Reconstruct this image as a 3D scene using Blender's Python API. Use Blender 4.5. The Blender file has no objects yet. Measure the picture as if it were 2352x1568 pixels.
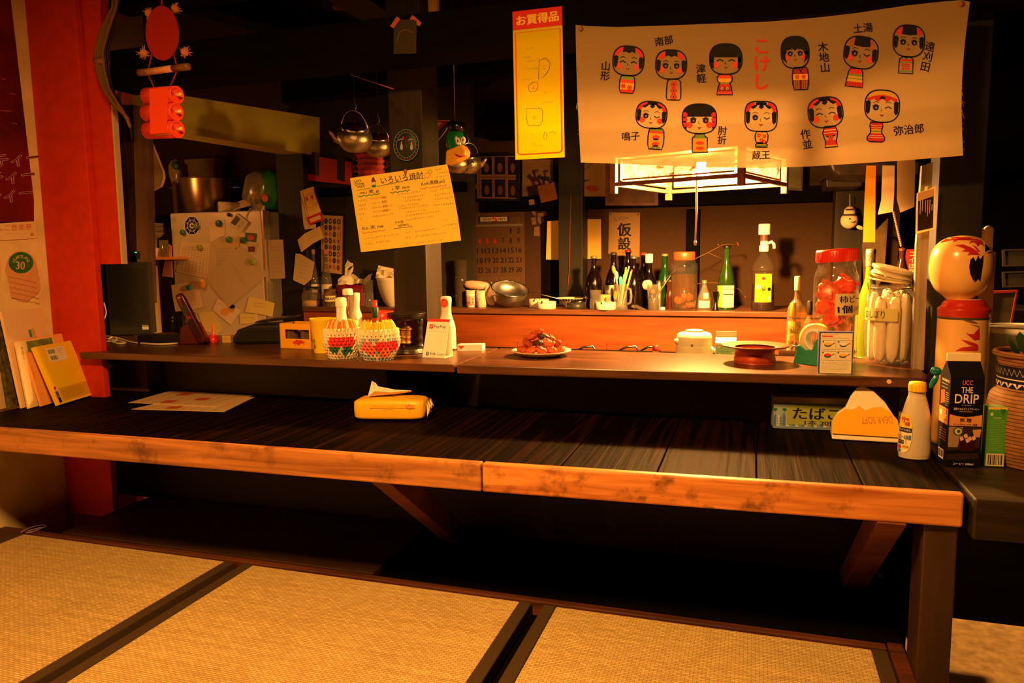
import bpy, math, random
from mathutils import Vector, Matrix
PI = math.pi
rnd = random.Random(7)
SC = bpy.context.scene
COL = SC.collection

# ------------------------------------------------------------------ camera
F = 1713.0                                   # focal length in pixels of the 2352 px wide frame
_y, _p, _r = (math.radians(a) for a in (17.9, 6.7, 0.73))
_f = Vector((-math.sin(_y) * math.cos(_p), math.cos(_y) * math.cos(_p), -math.sin(_p)))
_r0 = Vector((math.cos(_y), math.sin(_y), 0)); _d0 = _f.cross(_r0)
CR = _r0 * math.cos(_r) + _d0 * math.sin(_r)
CD = -_r0 * math.sin(_r) + _d0 * math.cos(_r)
CF = _f
cam = bpy.data.cameras.new('camera'); camo = bpy.data.objects.new('camera', cam); COL.objects.link(camo)
cam.sensor_width = 36; cam.lens = F / 2352 * 36; cam.clip_start = .02
up, bk = -CD, -CF
camo.matrix_world = Matrix(((CR.x, up.x, bk.x, 0), (CR.y, up.y, bk.y, 0), (CR.z, up.z, bk.z, 0), (0, 0, 0, 1)))
SC.camera = camo
SC.view_settings.view_transform = 'Standard'
try: SC.view_settings.look = 'None'
except Exception: pass
SC.view_settings.exposure = 0.0
SC.view_settings.gamma = 1.0
try:
    SC.cycles.use_denoising = True
    SC.cycles.max_bounces = 7; SC.cycles.transparent_max_bounces = 24
    SC.cycles.sample_clamp_indirect = 4
except Exception: pass

# ------------------------------------------------------------------ world and lamps
WARM = (1.0, .45, .095)
w = bpy.data.worlds.new('night'); SC.world = w; w.use_nodes = True
w.node_tree.nodes['Background'].inputs[0].default_value = (*WARM, 1)
w.node_tree.nodes['Background'].inputs[1].default_value = .002
def lamp(name, kind, loc, energy, size=.1, rot=(0, 0, 0), col=WARM):
    l = bpy.data.lights.new(name, kind); l.energy = energy; l.color = col
    if kind == 'AREA': l.shape = 'DISK'; l.size = size
    else: l.shadow_soft_size = size
    o = bpy.data.objects.new(name, l); COL.objects.link(o); o.location = loc; o.rotation_euler = rot
    return o
lamp('room_pendant_light', 'AREA', (-.50, .46, .86), 92, .30)          # the shaded pendant over the tatami, above the frame
BULB_STRENGTH = 7000                                                          # the paper lantern's bulb is an emitting mesh (built with the lantern)

lamp('kitchen_side_bulb', 'POINT', (-2.85, 2.72, .36), 4.5, .06)            # small lamp in the kitchen corner, hidden behind the red pillar
_sp = lamp('entrance_downlight', 'SPOT', (1.15, 2.6, 1.3), 270, .05); _sp.data.spot_size = .84; _sp.data.spot_blend = .5      # a downlight by the entrance, right of the frame

# ------------------------------------------------------------------ pixel helpers (a pixel + a real plane -> a point)
def ray(x, y): return CR * ((x - 1176) / F) + CD * ((y - 784) / F) + CF
def onz(x, y, z): v = ray(x, y); return v * (z / v.z)
def ony(x, y, Y): v = ray(x, y); return v * (Y / v.y)
def onx(x, y, X): v = ray(x, y); return v * (X / v.x)
def depth(p): return p.dot(CF)
def mpp(p): return depth(p) / F               # metres per pixel at a point
def colx(px, Y, z):                           # the point at depth Y, height z, seen in pixel column px
    k = (px - 1176) / F; g = CR - CF * k
    return Vector((-(Y * g.y + z * g.z) / g.x, Y, z))
def plane(p0, n):
    p0, n = Vector(p0), Vector(n).normalized()
    def S(x, y, off=0):
        v = ray(x, y); return v * (p0.dot(n) / v.dot(n)) + n * off
    S.n = n; return S

# ------------------------------------------------------------------ materials
def lin(c): return tuple(((v / 255) / 12.92 if v <= 10 else (((v / 255) + .055) / 1.055) ** 2.4) for v in c)
_mats = {}
def nodes(name):
    m = bpy.data.materials.new(name); m.use_nodes = True
    nt = m.node_tree; b = nt.nodes['Principled BSDF']
    return m, nt, b
def mat(rgb, rough=.6, metal=0., spec=.3, bump=0., bscale=60., var=0., name=None):
    key = (rgb, rough, metal, spec, bump, bscale, var)
    if key in _mats: return _mats[key]
    m, nt, b = nodes(name or 'paint_%d' % len(_mats))
    c = lin(rgb)
    b.inputs['Base Color'].default_value = (*c, 1); b.inputs['Roughness'].default_value = rough
    b.inputs['Metallic'].default_value = metal; b.inputs['Specular IOR Level'].default_value = spec
    if bump or var:
        tc = nt.nodes.new('ShaderNodeTexCoord'); n = nt.nodes.new('ShaderNodeTexNoise')
        n.inputs['Scale'].default_value = bscale; n.inputs['Detail'].default_value = 5
        nt.links.new(tc.outputs['Object'], n.inputs['Vector'])
        if bump:
            bp = nt.nodes.new('ShaderNodeBump'); bp.inputs['Strength'].default_value = bump; bp.inputs['Distance'].default_value = .004
            nt.links.new(n.outputs['Fac'], bp.inputs['Height']); nt.links.new(bp.outputs['Normal'], b.inputs['Normal'])
        if var:
            r = nt.nodes.new('ShaderNodeValToRGB'); e = r.color_ramp.elements
            e[0].position, e[1].position = .3, .72
            e[0].color = (*[v * (1 - var) for v in c], 1); e[1].color = (*[min(.9, v * (1 + var * .6)) for v in c], 1)
            nt.links.new(n.outputs['Fac'], r.inputs['Fac']); nt.links.new(r.outputs['Color'], b.inputs['Base Color'])
    _mats[key] = m; return m
def wood(name, dark, light, scale=(3, 40, 40), rough=.5, bump=.25, rings=0., stain=None, stain_amt=.5, spec=.4, stain_scale=9, seed=0.):
    m, nt, b = nodes(name); N, L = nt.nodes.new, nt.links.new
    tc = N('ShaderNodeTexCoord'); mp = N('ShaderNodeMapping'); mp.inputs['Scale'].default_value = scale; mp.inputs['Location'].default_value = (seed, seed * .7, 0)
    L(tc.outputs['Object'], mp.inputs['Vector'])
    n = N('ShaderNodeTexNoise'); n.inputs['Scale'].default_value = 1; n.inputs['Detail'].default_value = 6; n.inputs['Distortion'].default_value = .6
    L(mp.outputs['Vector'], n.inputs['Vector'])
    fac = n.outputs['Fac']
    if rings:
        n2 = N('ShaderNodeTexNoise'); n2.inputs['Scale'].default_value = .22; n2.inputs['Detail'].default_value = 1
        L(mp.outputs['Vector'], n2.inputs['Vector'])
        mu = N('ShaderNodeMath'); mu.operation = 'MULTIPLY'; mu.inputs[1].default_value = rings
        L(n2.outputs['Fac'], mu.inputs[0])
        sn = N('ShaderNodeMath'); sn.operation = 'SINE'; L(mu.outputs[0], sn.inputs[0])
        ad = N('ShaderNodeMath'); ad.operation = 'MULTIPLY_ADD'; ad.inputs[1].default_value = .22; L(sn.outputs[0], ad.inputs[0]); L(n.outputs['Fac'], ad.inputs[2])
        fac = ad.outputs[0]
    r = N('ShaderNodeValToRGB'); e = r.color_ramp.elements; e[0].position, e[1].position = (.34, .68) if not rings else (.42, .95)
    e[0].color = (*lin(dark), 1); e[1].color = (*lin(light), 1)
    L(fac, r.inputs['Fac']); out = r.outputs['Color']
    if stain:
        n3 = N('ShaderNodeTexNoise'); n3.inputs['Scale'].default_value = stain_scale; n3.inputs['Detail'].default_value = 8; n3.inputs['Roughness'].default_value = .7
        L(tc.outputs['Object'], n3.inputs['Vector'])
        r3 = N('ShaderNodeValToRGB'); e = r3.color_ramp.elements; e[0].position, e[1].position = .54, .70
        e[0].color = (0, 0, 0, 1); e[1].color = (stain_amt,) * 3 + (1,)
        L(n3.outputs['Fac'], r3.inputs['Fac'])
        mx = N('ShaderNodeMixRGB'); L(r3.outputs['Color'], mx.inputs['Fac']); L(out, mx.inputs['Color1']); mx.inputs['Color2'].default_value = (*lin(stain), 1)
        out = mx.outputs['Color']
    L(out, b.inputs['Base Color'])
    bp = N('ShaderNodeBump'); bp.inputs['Strength'].default_value = bump; bp.inputs['Distance'].default_value = .003
    L(fac, bp.inputs['Height']); L(bp.outputs['Normal'], b.inputs['Normal'])
    b.inputs['Roughness'].default_value = rough; b.inputs['Specular IOR Level'].default_value = spec
    return m
def clear(name, tint=(255, 255, 255), body=.06, rough=.03, refl=.9):   # thin glass or film: tinted see-through + fresnel gloss + faint body
    m, nt, b = nodes(name); N, L = nt.nodes.new, nt.links.new
    nt.nodes.remove(b); out = nt.nodes['Material Output']
    t = N('ShaderNodeBsdfTransparent'); t.inputs[0].default_value = (*lin(tint), 1)
    d = N('ShaderNodeBsdfDiffuse'); d.inputs[0].default_value = (*[min(.8, v + .02) for v in lin(tint)], 1)
    g = N('ShaderNodeBsdfGlossy'); g.inputs['Roughness'].default_value = rough; g.inputs[0].default_value = (refl, refl, refl, 1)
    lw = N('ShaderNodeLayerWeight'); lw.inputs[0].default_value = .5; pw_ = N('ShaderNodeMath'); pw_.operation = 'POWER'; pw_.inputs[1].default_value = 4; L(lw.outputs['Facing'], pw_.inputs[0]); fr = N('ShaderNodeMath'); fr.operation = 'MULTIPLY_ADD'; fr.inputs[1].default_value = .6; fr.inputs[2].default_value = .045; L(pw_.outputs[0], fr.inputs[0])
    a = N('ShaderNodeMixShader'); a.inputs[0].default_value = body; L(t.outputs[0], a.inputs[1]); L(d.outputs[0], a.inputs[2])
    c = N('ShaderNodeMixShader'); L(fr.outputs[0], c.inputs[0]); L(a.outputs[0], c.inputs[1]); L(g.outputs[0], c.inputs[2])
    L(c.outputs[0], out.inputs[0]); return m
def cloth(name, rgb, trans=.5, weave=900, holes=0.):                               # thin cloth or paper that lets lamp light through
    m, nt, b = nodes(name); N, L = nt.nodes.new, nt.links.new
    nt.nodes.remove(b); out = nt.nodes['Material Output']
    c = (*lin(rgb), 1)
    d = N('ShaderNodeBsdfDiffuse'); d.inputs[0].default_value = c
    t = N('ShaderNodeBsdfTranslucent'); t.inputs[0].default_value = c
    if weave:
        tc = N('ShaderNodeTexCoord'); n = N('ShaderNodeTexNoise'); n.inputs['Scale'].default_value = weave; L(tc.outputs['Object'], n.inputs['Vector'])
        bp = N('ShaderNodeBump'); bp.inputs['Strength'].default_value = .25; bp.inputs['Distance'].default_value = .001
        L(n.outputs['Fac'], bp.inputs['Height']); L(bp.outputs[0], d.inputs['Normal'])
    a = N('ShaderNodeMixShader'); a.inputs[0].default_value = trans; L(d.outputs[0], a.inputs[1]); L(t.outputs[0], a.inputs[2])
    if holes:
        h = N('ShaderNodeBsdfTransparent'); h2 = N('ShaderNodeMixShader'); h2.inputs[0].default_value = holes; L(a.outputs[0], h2.inputs[1]); L(h.outputs[0], h2.inputs[2]); a = h2
    L(a.outputs[0], out.inputs[0]); return m
def glow(name, rgb, strength):
    m, nt, b = nodes(name)
    b.inputs['Base Color'].default_value = (*lin(rgb), 1)
    b.inputs['Emission Color'].default_value = (*lin(rgb), 1); b.inputs['Emission Strength'].default_value = strength
    return m
INK = mat((14, 12, 12), .7); INKR = mat((196, 34, 30), .6); INKG = mat((40, 110, 50), .6); WHITE = mat((236, 232, 222), .5); PAPER = mat((226, 216, 196), .75)
INKB = mat((40, 90, 170), .6); INKGREY = mat((120, 112, 100), .7)
CREAM = mat((222, 206, 170), .7); STEEL = mat((200, 196, 190), .22, 1.); DULLSTEEL = mat((170, 165, 158), .38, 1.)
BLACKP = mat((20, 19, 19), .35, spec=.5); GLASS = clear('clear_glass'); FILM = clear('clear_film', body=.08, rough=.12)

# ------------------------------------------------------------------ mesh builder (world coordinates)
class MB:
    def __init__(s): s.v, s.f, s.m, s.sm, s.mats = [], [], [], [], []
    def mi(s, m):
        if m not in s.mats: s.mats.append(m)
        return s.mats.index(m)
    def add(s, vs, fs, m, smooth=False):
        o = len(s.v); s.v += [Vector(v) for v in vs]; k = s.mi(m)
        for f in fs: s.f.append([i + o for i in f]); s.m.append(k); s.sm.append(smooth)
        return s
    def box(s, c, d, m, rz=0, X=None):
        c = Vector(c); hx, hy, hz = (v / 2 for v in d)
        R = Matrix.Rotation(rz, 3, 'Z') if X is None else X
        vs = [c + R @ Vector((a * hx, b * hy, e * hz)) for e in (-1, 1) for a, b in ((-1, -1), (1, -1), (1, 1), (-1, 1))]
        return s.add(vs, [(3, 2, 1, 0), (4, 5, 6, 7), (0, 1, 5, 4), (1, 2, 6, 5), (2, 3, 7, 6), (3, 0, 4, 7)], m)
    def span(s, a, b, m): return s.box([(p + q) / 2 for p, q in zip(a, b)], [abs(q - p) for p, q in zip(a, b)], m)
    def lathe(s, c, prof, m, seg=28, X=None, smooth=True, sx=1, sy=1, cap=True):
        c = Vector(c); X = X or Matrix.Identity(3); vs = []; n = len(prof)
        for r, z in prof:
            for i in range(seg):
                a = 2 * PI * i / seg; vs.append(c + X @ Vector((r * sx * math.cos(a), r * sy * math.sin(a), z)))
        fs = [(j * seg + i, j * seg + (i + 1) % seg, (j + 1) * seg + (i + 1) % seg, (j + 1) * seg + i) for j in range(n - 1) for i in range(seg)]
        s.add(vs, fs, m, smooth)
        if cap:
            for j, (r, z) in ((0, prof[0]), (n - 1, prof[-1])):
                if r > 1e-5: s.add(vs[j * seg:(j + 1) * seg], [tuple(range(seg))[::(-1 if j == 0 else 1)]], m)
        return s
    def tube(s, pts, r, m, seg=8, close=False):
        pts = [Vector(p) for p in pts]; n = len(pts); vs = []; prev = None
        rr = r if isinstance(r, (list, tuple)) else [r] * n
        for i, p in enumerate(pts):
            t = ((pts[(i + 1) % n] if close or i < n - 1 else p) - (pts[i - 1] if close or i > 0 else p)).normalized()
            if prev is None: prev = t.orthogonal().normalized()
            u = (prev - t * prev.dot(t)); u = u.normalized() if u.length > 1e-6 else t.orthogonal().normalized(); prev = u; v = t.cross(u)
            vs += [p + (u * math.cos(2 * PI * k / seg) + v * math.sin(2 * PI * k / seg)) * rr[i] for k in range(seg)]
        m_ = n if close else n - 1
        fs = [(i * seg + k, i * seg + (k + 1) % seg, ((i + 1) % n) * seg + (k + 1) % seg, ((i + 1) % n) * seg + k) for i in range(m_) for k in range(seg)]
        if not close: fs += [tuple(range(seg))[::-1], tuple(range((n - 1) * seg, n * seg))]
        return s.add(vs, fs, m, True)
    def prism(s, poly, ext, m):                    # polygon (3D points) extruded by vector ext
        poly = [Vector(p) for p in poly]; e = Vector(ext); n = len(poly)
        return s.add(poly + [p + e for p in poly], [tuple(range(n))[::-1], tuple(range(n, 2 * n))] + [(i, (i + 1) % n, (i + 1) % n + n, i + n) for i in range(n)], m)
    def ball(s, c, r, m, seg=16, rings=10, X=None):
        rx, ry, rz = r if isinstance(r, (tuple, list)) else (r, r, r); c = Vector(c); X = X or Matrix.Identity(3)
        vs = [c + X @ Vector((0, 0, -rz))]
        for j in range(1, rings):
            t = PI * j / rings - PI / 2
            vs += [c + X @ Vector((rx * math.cos(t) * math.cos(2 * PI * i / seg), ry * math.cos(t) * math.sin(2 * PI * i / seg), rz * math.sin(t))) for i in range(seg)]
        vs.append(c + X @ Vector((0, 0, rz))); e = len(vs) - 1
        fs = [(0, 1 + (i + 1) % seg, 1 + i) for i in range(seg)] + [(e, e - seg + i, e - seg + (i + 1) % seg) for i in range(seg)]
        fs += [(1 + j * seg + i, 1 + j * seg + (i + 1) % seg, 1 + (j + 1) * seg + (i + 1) % seg, 1 + (j + 1) * seg + i) for j in range(rings - 2) for i in range(seg)]
        return s.add(vs, fs, m, True)
    def obj(s, name, parent=None, origin=None, bev=0, solid=0):
        if not s.v: return None
        if origin is None:
            if parent is None:
                lo = [min(v[i] for v in s.v) for i in range(3)]; hi = [max(v[i] for v in s.v) for i in range(3)]
                origin = Vector(((lo[0] + hi[0]) / 2, (lo[1] + hi[1]) / 2, lo[2]))
            else: origin = Vector((0, 0, 0))
        off = WORLD(parent) + origin if parent else origin
        me = bpy.data.meshes.new(name); me.from_pydata([v - off for v in s.v], [], s.f)
        for m in s.mats: me.materials.append(m)
        me.polygons.foreach_set('material_index', s.m); me.polygons.foreach_set('use_smooth', s.sm); me.update()
        o = bpy.data.objects.new(name, me); COL.objects.link(o)
        if parent: o.parent = parent
        o.location = origin; o['_w'] = list(off)
        if bev:
            b = o.modifiers.new('bevel', 'BEVEL'); b.width = bev; b.segments = 2; b.limit_method = 'ANGLE'; b.angle_limit = .7
        if solid:
            b = o.modifiers.new('thickness', 'SOLIDIFY'); b.thickness = solid; b.offset = -1
        return o
def WORLD(o): return Vector(o['_w'])
def tag(o, label, cat, group=None):
    o['label'] = label; o['category'] = cat
    if group: o['group'] = group
    return o
def thing(name, label, cat, loc, group=None):
    o = bpy.data.objects.new(name, None); COL.objects.link(o); o.location = loc; o['_w'] = list(loc); o.empty_display_size = .02
    return tag(o, label, cat, group)
def struct(mb, name, bev=0):
    o = mb.obj(name, bev=bev); o['kind'] = 'structure'; return o

# ------------------------------------------------------------------ lettering
_txt = {}
def glyphs(body, bold=0.):
    k = (body, bold)
    if k not in _txt:
        c = bpy.data.curves.new('t', 'FONT'); c.body = body; c.size = 1; c.resolution_u = 3; c.offset = bold
        o = bpy.data.objects.new('t', c); COL.objects.link(o)
        me = o.to_mesh(); vs = [(v.co.x, v.co.y) for v in me.vertices]; fs = [tuple(p.vertices) for p in me.polygons]
        o.to_mesh_clear(); bpy.data.objects.remove(o); bpy.data.curves.remove(c)
        xs = [v[0] for v in vs] or [0]; ys = [v[1] for v in vs] or [0]
        _txt[k] = (vs, fs, min(xs), max(xs), min(ys), max(ys))
    return _txt[k]
class Sheet:
    """Flat printed surface: S(x, y, off) gives the point of its plane; everything is drawn a hair above it."""
    LIFT = .00035
    def __init__(s, S, mb=None): s.S = S; s.mb = mb or MB()
    def fill(s, pts, m, lay=0): s.mb.add([s.S(x, y, lay * s.LIFT) for x, y in pts], [tuple(range(len(pts)))], m); return s
    def slab(s, pts, m, t=.0006):
        a = [s.S(x, y, 0) for x, y in pts]; s.mb.prism(a, -s.S.n * t, m); return s
    def rect(s, x0, y0, x1, y1, m, lay=1): return s.fill([(x0, y0), (x1, y0), (x1, y1), (x0, y1)], m, lay)
    def oval(s, cx, cy, rx, ry, m, lay=1, rot=0, n=20, a0=0, a1=2 * PI):
        c, q = math.cos(rot), math.sin(rot); P = []
        for i in range(n + (a1 - a0 < 6)):
            a = a0 + (a1 - a0) * i / n; x, y = rx * math.cos(a), ry * math.sin(a); P.append((cx + x * c - y * q, cy + x * q + y * c))
        return s.fill(P, m, lay)
    def line(s, pts, w, m, lay=2, close=False):
        n = len(pts); Lf, Rt = [], []
        for i in range(n):
            a = pts[i - 1] if (i or close) else pts[i]; b = pts[(i + 1) % n] if (i < n - 1 or close) else pts[i]
            dx, dy = b[0] - a[0], b[1] - a[1]; q = math.hypot(dx, dy) or 1; nx, ny = -dy / q * w / 2, dx / q * w / 2
            Lf.append((pts[i][0] + nx, pts[i][1] + ny)); Rt.append((pts[i][0] - nx, pts[i][1] - ny))
        vs = [s.S(x, y, lay * s.LIFT) for x, y in Lf + Rt]
        s.mb.add(vs, [(i, (i + 1) % n, (i + 1) % n + n, i + n) for i in range(n if close else n - 1)], m); return s
    def text(s, body, x, y, h, m, rot=0., bold=.0, lay=2, w=None, align='l', vertical=False, shear=0.):
        """x, y: left (or centre) of the baseline box top; h: cap height in sheet units; w: forced width."""
        if vertical:
            for i, ch in enumerate(body): s.text(ch, x - math.sin(rot) * h * 1.08 * i, y + math.cos(rot) * h * 1.08 * i, h, m, rot, bold, lay, w, 'c', shear=shear)
            return s
        if bold:                                   # heavier lettering: the same outline laid three times side by side
            d = bold * h; c, q = math.cos(rot), math.sin(rot)
            for i, (dx, dy) in enumerate(((-d, 0), (d, 0), (0, -d * .6), (0, d * .6))): s.text(body, x + dx * c - dy * q, y + dx * q + dy * c, h, m, rot, 0, lay + .13 * i, w, align, False, shear)
            return s
        vs, fs, x0, x1, y0, y1 = glyphs(body, bold)
        if not fs: return s
        ky = h / max(y1 - y0, .2); kx = (w / max(x1 - x0, 1e-3)) if w else ky
        if any(ord(ch) > 0x3000 for ch in body) and not w and len(body) == 1: kx = ky = h / .92; y1 = .84
        c, q = math.cos(rot), math.sin(rot); ox = {'l': x0, 'c': (x0 + x1) / 2, 'r': x1}[align]
        P = []
        for a, b in vs:
            u, v = (a - ox) * kx, (y1 - b) * ky; u += shear * (h - v)
            P.append(s.S(x + u * c - v * q, y + u * q + v * c, lay * s.LIFT))
        s.mb.add(P, fs, m); return s
    def scribble(s, x, y, w, h, m, rot=0., lay=2, seed=0, n=None):      # a short line of unreadable handwriting
        r = random.Random(seed * 31 + int(x * 7 + y)); n = n or max(2, int(w / (h * .9))); c, q = math.cos(rot), math.sin(rot)
        for i in range(n):
            bx = (i + .5) * w / n
            for k in range(2):
                a = (bx + r.uniform(-.35, .35) * w / n, r.uniform(0, h)); b = (bx + r.uniform(-.35, .35) * w / n, r.uniform(0, h)); d = (bx + r.uniform(-.3, .3) * w / n, r.uniform(0, h))
                s.line([(x + u * c - v * q, y + u * q + v * c) for u, v in (a, b, d)], max(.35, h * .11), m, lay)
        return s
def warp(quad):                                   # unit square -> pixel quad (tl, tr, br, bl), bilinear
    (a, b, c, d) = quad
    def W(u, v): return tuple((a[i] * (1 - u) + b[i] * u) * (1 - v) + (d[i] * (1 - u) + c[i] * u) * v for i in (0, 1))
    return W
def on_quad(S, quad, aspect=1.0):                 # sheet whose own coordinates run 0..100 across and 0..100*aspect down
    W = warp(quad); f = lambda x, y, off=0: S(*W(x / 100, y / (100 * aspect)), off)
    f.n = S.n; return f
def facet(o, ux, uy):                             # sheet on a 3D parallelogram: origin top-left o, ux across, uy down; coordinates 0..100
    o, ux, uy = Vector(o), Vector(ux), Vector(uy); n = uy.cross(ux).normalized()
    f = lambda x, y, off=0: o + ux * (x / 100) + uy * (y / 100) + n * off
    f.n = n; return f
# ------------------------------------------------------------------ builders shared by the small things
def face_cam(p): return math.atan2(-p.y, -p.x)
class CSheet(Sheet):
    """Print wrapped on an upright round thing: x 0..100 runs left to right over angle a0..a1, y 0..100 from z1 down to z0."""
    def __init__(s, c, r, a0, a1, z0, z1, mb, sx=1, sy=1):
        c = Vector(c)
        def f(x, y, off=0):
            a = a0 + (a1 - a0) * x / 100; z = z1 + (z0 - z1) * y / 100; q = r(z) if callable(r) else r
            return Vector((c.x + (q * sx + off) * math.cos(a), c.y + (q * sy + off) * math.sin(a), c.z + z))
        f.n = Vector((0, -1, 0)); Sheet.__init__(s, f, mb)
    def rect(s, x0, y0, x1, y1, m, lay=1):
        n = max(1, int(abs(x1 - x0) / 9)); 
        for i in range(n):
            a, b = x0 + (x1 - x0) * i / n, x0 + (x1 - x0) * (i + 1) / n; s.fill([(a, y0), (b, y0), (b, y1), (a, y1)], m, lay)
        return s
def label(mb, p, r, wdeg, z0, z1, m, turn=0., sx=1, sy=1):
    a = face_cam(p) + math.radians(turn); h = math.radians(wdeg) / 2
    s = CSheet(p, r, a - h, a + h, z0, z1, mb, sx, sy); s.rect(0, 0, 100, 100, m, 1); return s
def fillc(sh, pts, m, lay=1, step=3.0, seg=5):        # polygon laid on a curved surface in small strips
    ys = [p[1] for p in pts]; y = min(ys); y1 = max(ys); n = len(pts)
    def cuts(y):
        xs = []
        for i in range(n):
            (xa, ya), (xb, yb) = pts[i], pts[(i + 1) % n]
            if (ya <= y < yb) or (yb <= y < ya): xs.append(xa + (xb - xa) * (y - ya) / (yb - ya))
        return sorted(xs)
    while y < y1 - .01:
        yn = min(y + step, y1); A, B = cuts(y + 1e-3), cuts(yn - 1e-3)
        if len(A) != len(B): A = B = cuts((y + yn) / 2)
        if A:
            for k in range(0, len(A) - 1, 2):
                for j in range(seg):
                    f = lambda a, b, t: a + (b - a) * t
                    q = [(f(A[k], A[k + 1], j / seg), y), (f(A[k], A[k + 1], (j + 1) / seg), y), (f(B[k], B[k + 1], (j + 1) / seg), yn), (f(B[k], B[k + 1], j / seg), yn)]
                    sh.fill(q, m, lay)
        y = yn
def lathe_hit(c, prof):                                # where a view ray first meets a lathed surface (profile of (r, z) from c)
    c = Vector(c); zs = [z for _, z in prof]
    def rad(z):
        for (ra, za), (rb, zb) in zip(prof[:-1], prof[1:]):
            if za <= z <= zb: return ra + (rb - ra) * (z - za) / max(zb - za, 1e-6)
        return prof[0][0] if z < zs[0] else prof[-1][0]
    def f(x, y, off=0):
        v = ray(x, y); tc = (c.x * v.x + c.y * v.y) / (v.x ** 2 + v.y ** 2); lo, hi = tc * .7, tc
        g = lambda t: math.hypot(v.x * t - c.x, v.y * t - c.y) - rad(v.z * t - c.z) - off
        for _ in range(34):
            m = (lo + hi) / 2
            if g(m) > 0: lo = m
            else: hi = m
        return v * lo
    f.n = Vector((0, -1, 0)); return f
def sc(prof, s): return [(r * s, z * s) for r, z in prof]
def shell(prof, t):                                    # close an open profile into a wall of thickness t
    return prof + [(max(r - t, .0006), z) for r, z in reversed(prof[1:])] + [(max(prof[0][0] - t, .0006), prof[0][1] + t), (.0006, prof[0][1] + t)]
def smooth_prof(pr, n=5):                              # Catmull-Rom through the profile
    out = []; P_ = [pr[0]] + list(pr) + [pr[-1]]
    for i in range(1, len(P_) - 2):
        for k in range(n):
            t = k / n; q = []
            for d in (0, 1):
                a, b, c, e = (P_[i + j][d] for j in (-1, 0, 1, 2)); q.append(.5 * (2 * b + (c - a) * t + (2 * a - 5 * b + 4 * c - e) * t * t + (3 * b - a - 3 * c + e) * t ** 3))
            out.append((max(q[0], .0004), q[1]))
    return out + [pr[-1]]
def pillow(mb, c, d, m, X=None, k=3.2, seg=14, rings=9, jit=0., seed=0):   # soft rounded block
    r = random.Random(seed); c = Vector(c); X = X or Matrix.Identity(3); f = lambda v, e: math.copysign(abs(v) ** (2 / e), v)
    vs = []
    for j in range(rings + 1):
        t = -PI / 2 + PI * j / rings
        for i in range(seg):
            a = 2 * PI * i / seg; q = 1 + r.uniform(-jit, jit)
            vs.append(c + X @ Vector((d[0] / 2 * f(math.cos(t), k) * f(math.cos(a), k) * q, d[1] / 2 * f(math.cos(t), k) * f(math.sin(a), k) * q, d[2] / 2 * f(math.sin(t), k) * q)))
    mb.add(vs, [(j * seg + i, j * seg + (i + 1) % seg, (j + 1) * seg + (i + 1) % seg, (j + 1) * seg + i) for j in range(rings) for i in range(seg)], m, True)
    return mb
def hexa(mb, bl, br, h, depth_dir, m, lean=None):      # upright block from its front bottom edge
    u = lean or Vector((0, 0, h)); return mb.prism([bl, br, br + u, bl + u], depth_dir, m)
def crumple(mb, c, w, h, m, n=6, amp=.01, X=None, seed=0):    # crumpled thin sheet or packet
    r = random.Random(seed); X = X or Matrix.Identity(3); c = Vector(c); vs = []
    for j in range(n + 1):
        for i in range(n + 1):
            e = 1 if 0 < i < n and 0 < j < n else .4
            vs.append(c + X @ Vector(((i / n - .5) * w + r.uniform(-.06, .06) * w / n, r.uniform(-amp, amp) * e, (j / n - .5) * h + r.uniform(-.06, .06) * h / n)))
    mb.add(vs, [(j * (n + 1) + i, j * (n + 1) + i + 1, (j + 1) * (n + 1) + i + 1, (j + 1) * (n + 1) + i) for j in range(n) for i in range(n)], m, False); return mb
def rotm(rx=0, ry=0, rz=0): return (Matrix.Rotation(rz, 3, 'Z') @ Matrix.Rotation(ry, 3, 'Y') @ Matrix.Rotation(rx, 3, 'X'))
def dup(root, loc, label_, rz=0.):                     # copy a thing with its parts and sub-parts
    c = root.copy(); COL.objects.link(c); c.location = loc; c.rotation_euler = (0, 0, rz); c['label'] = label_; c['_w'] = list(loc)
    for ch in root.children:
        k = ch.copy(); COL.objects.link(k); k.parent = c
        for g in ch.children: q = g.copy(); COL.objects.link(q); q.parent = k
    return c
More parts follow.
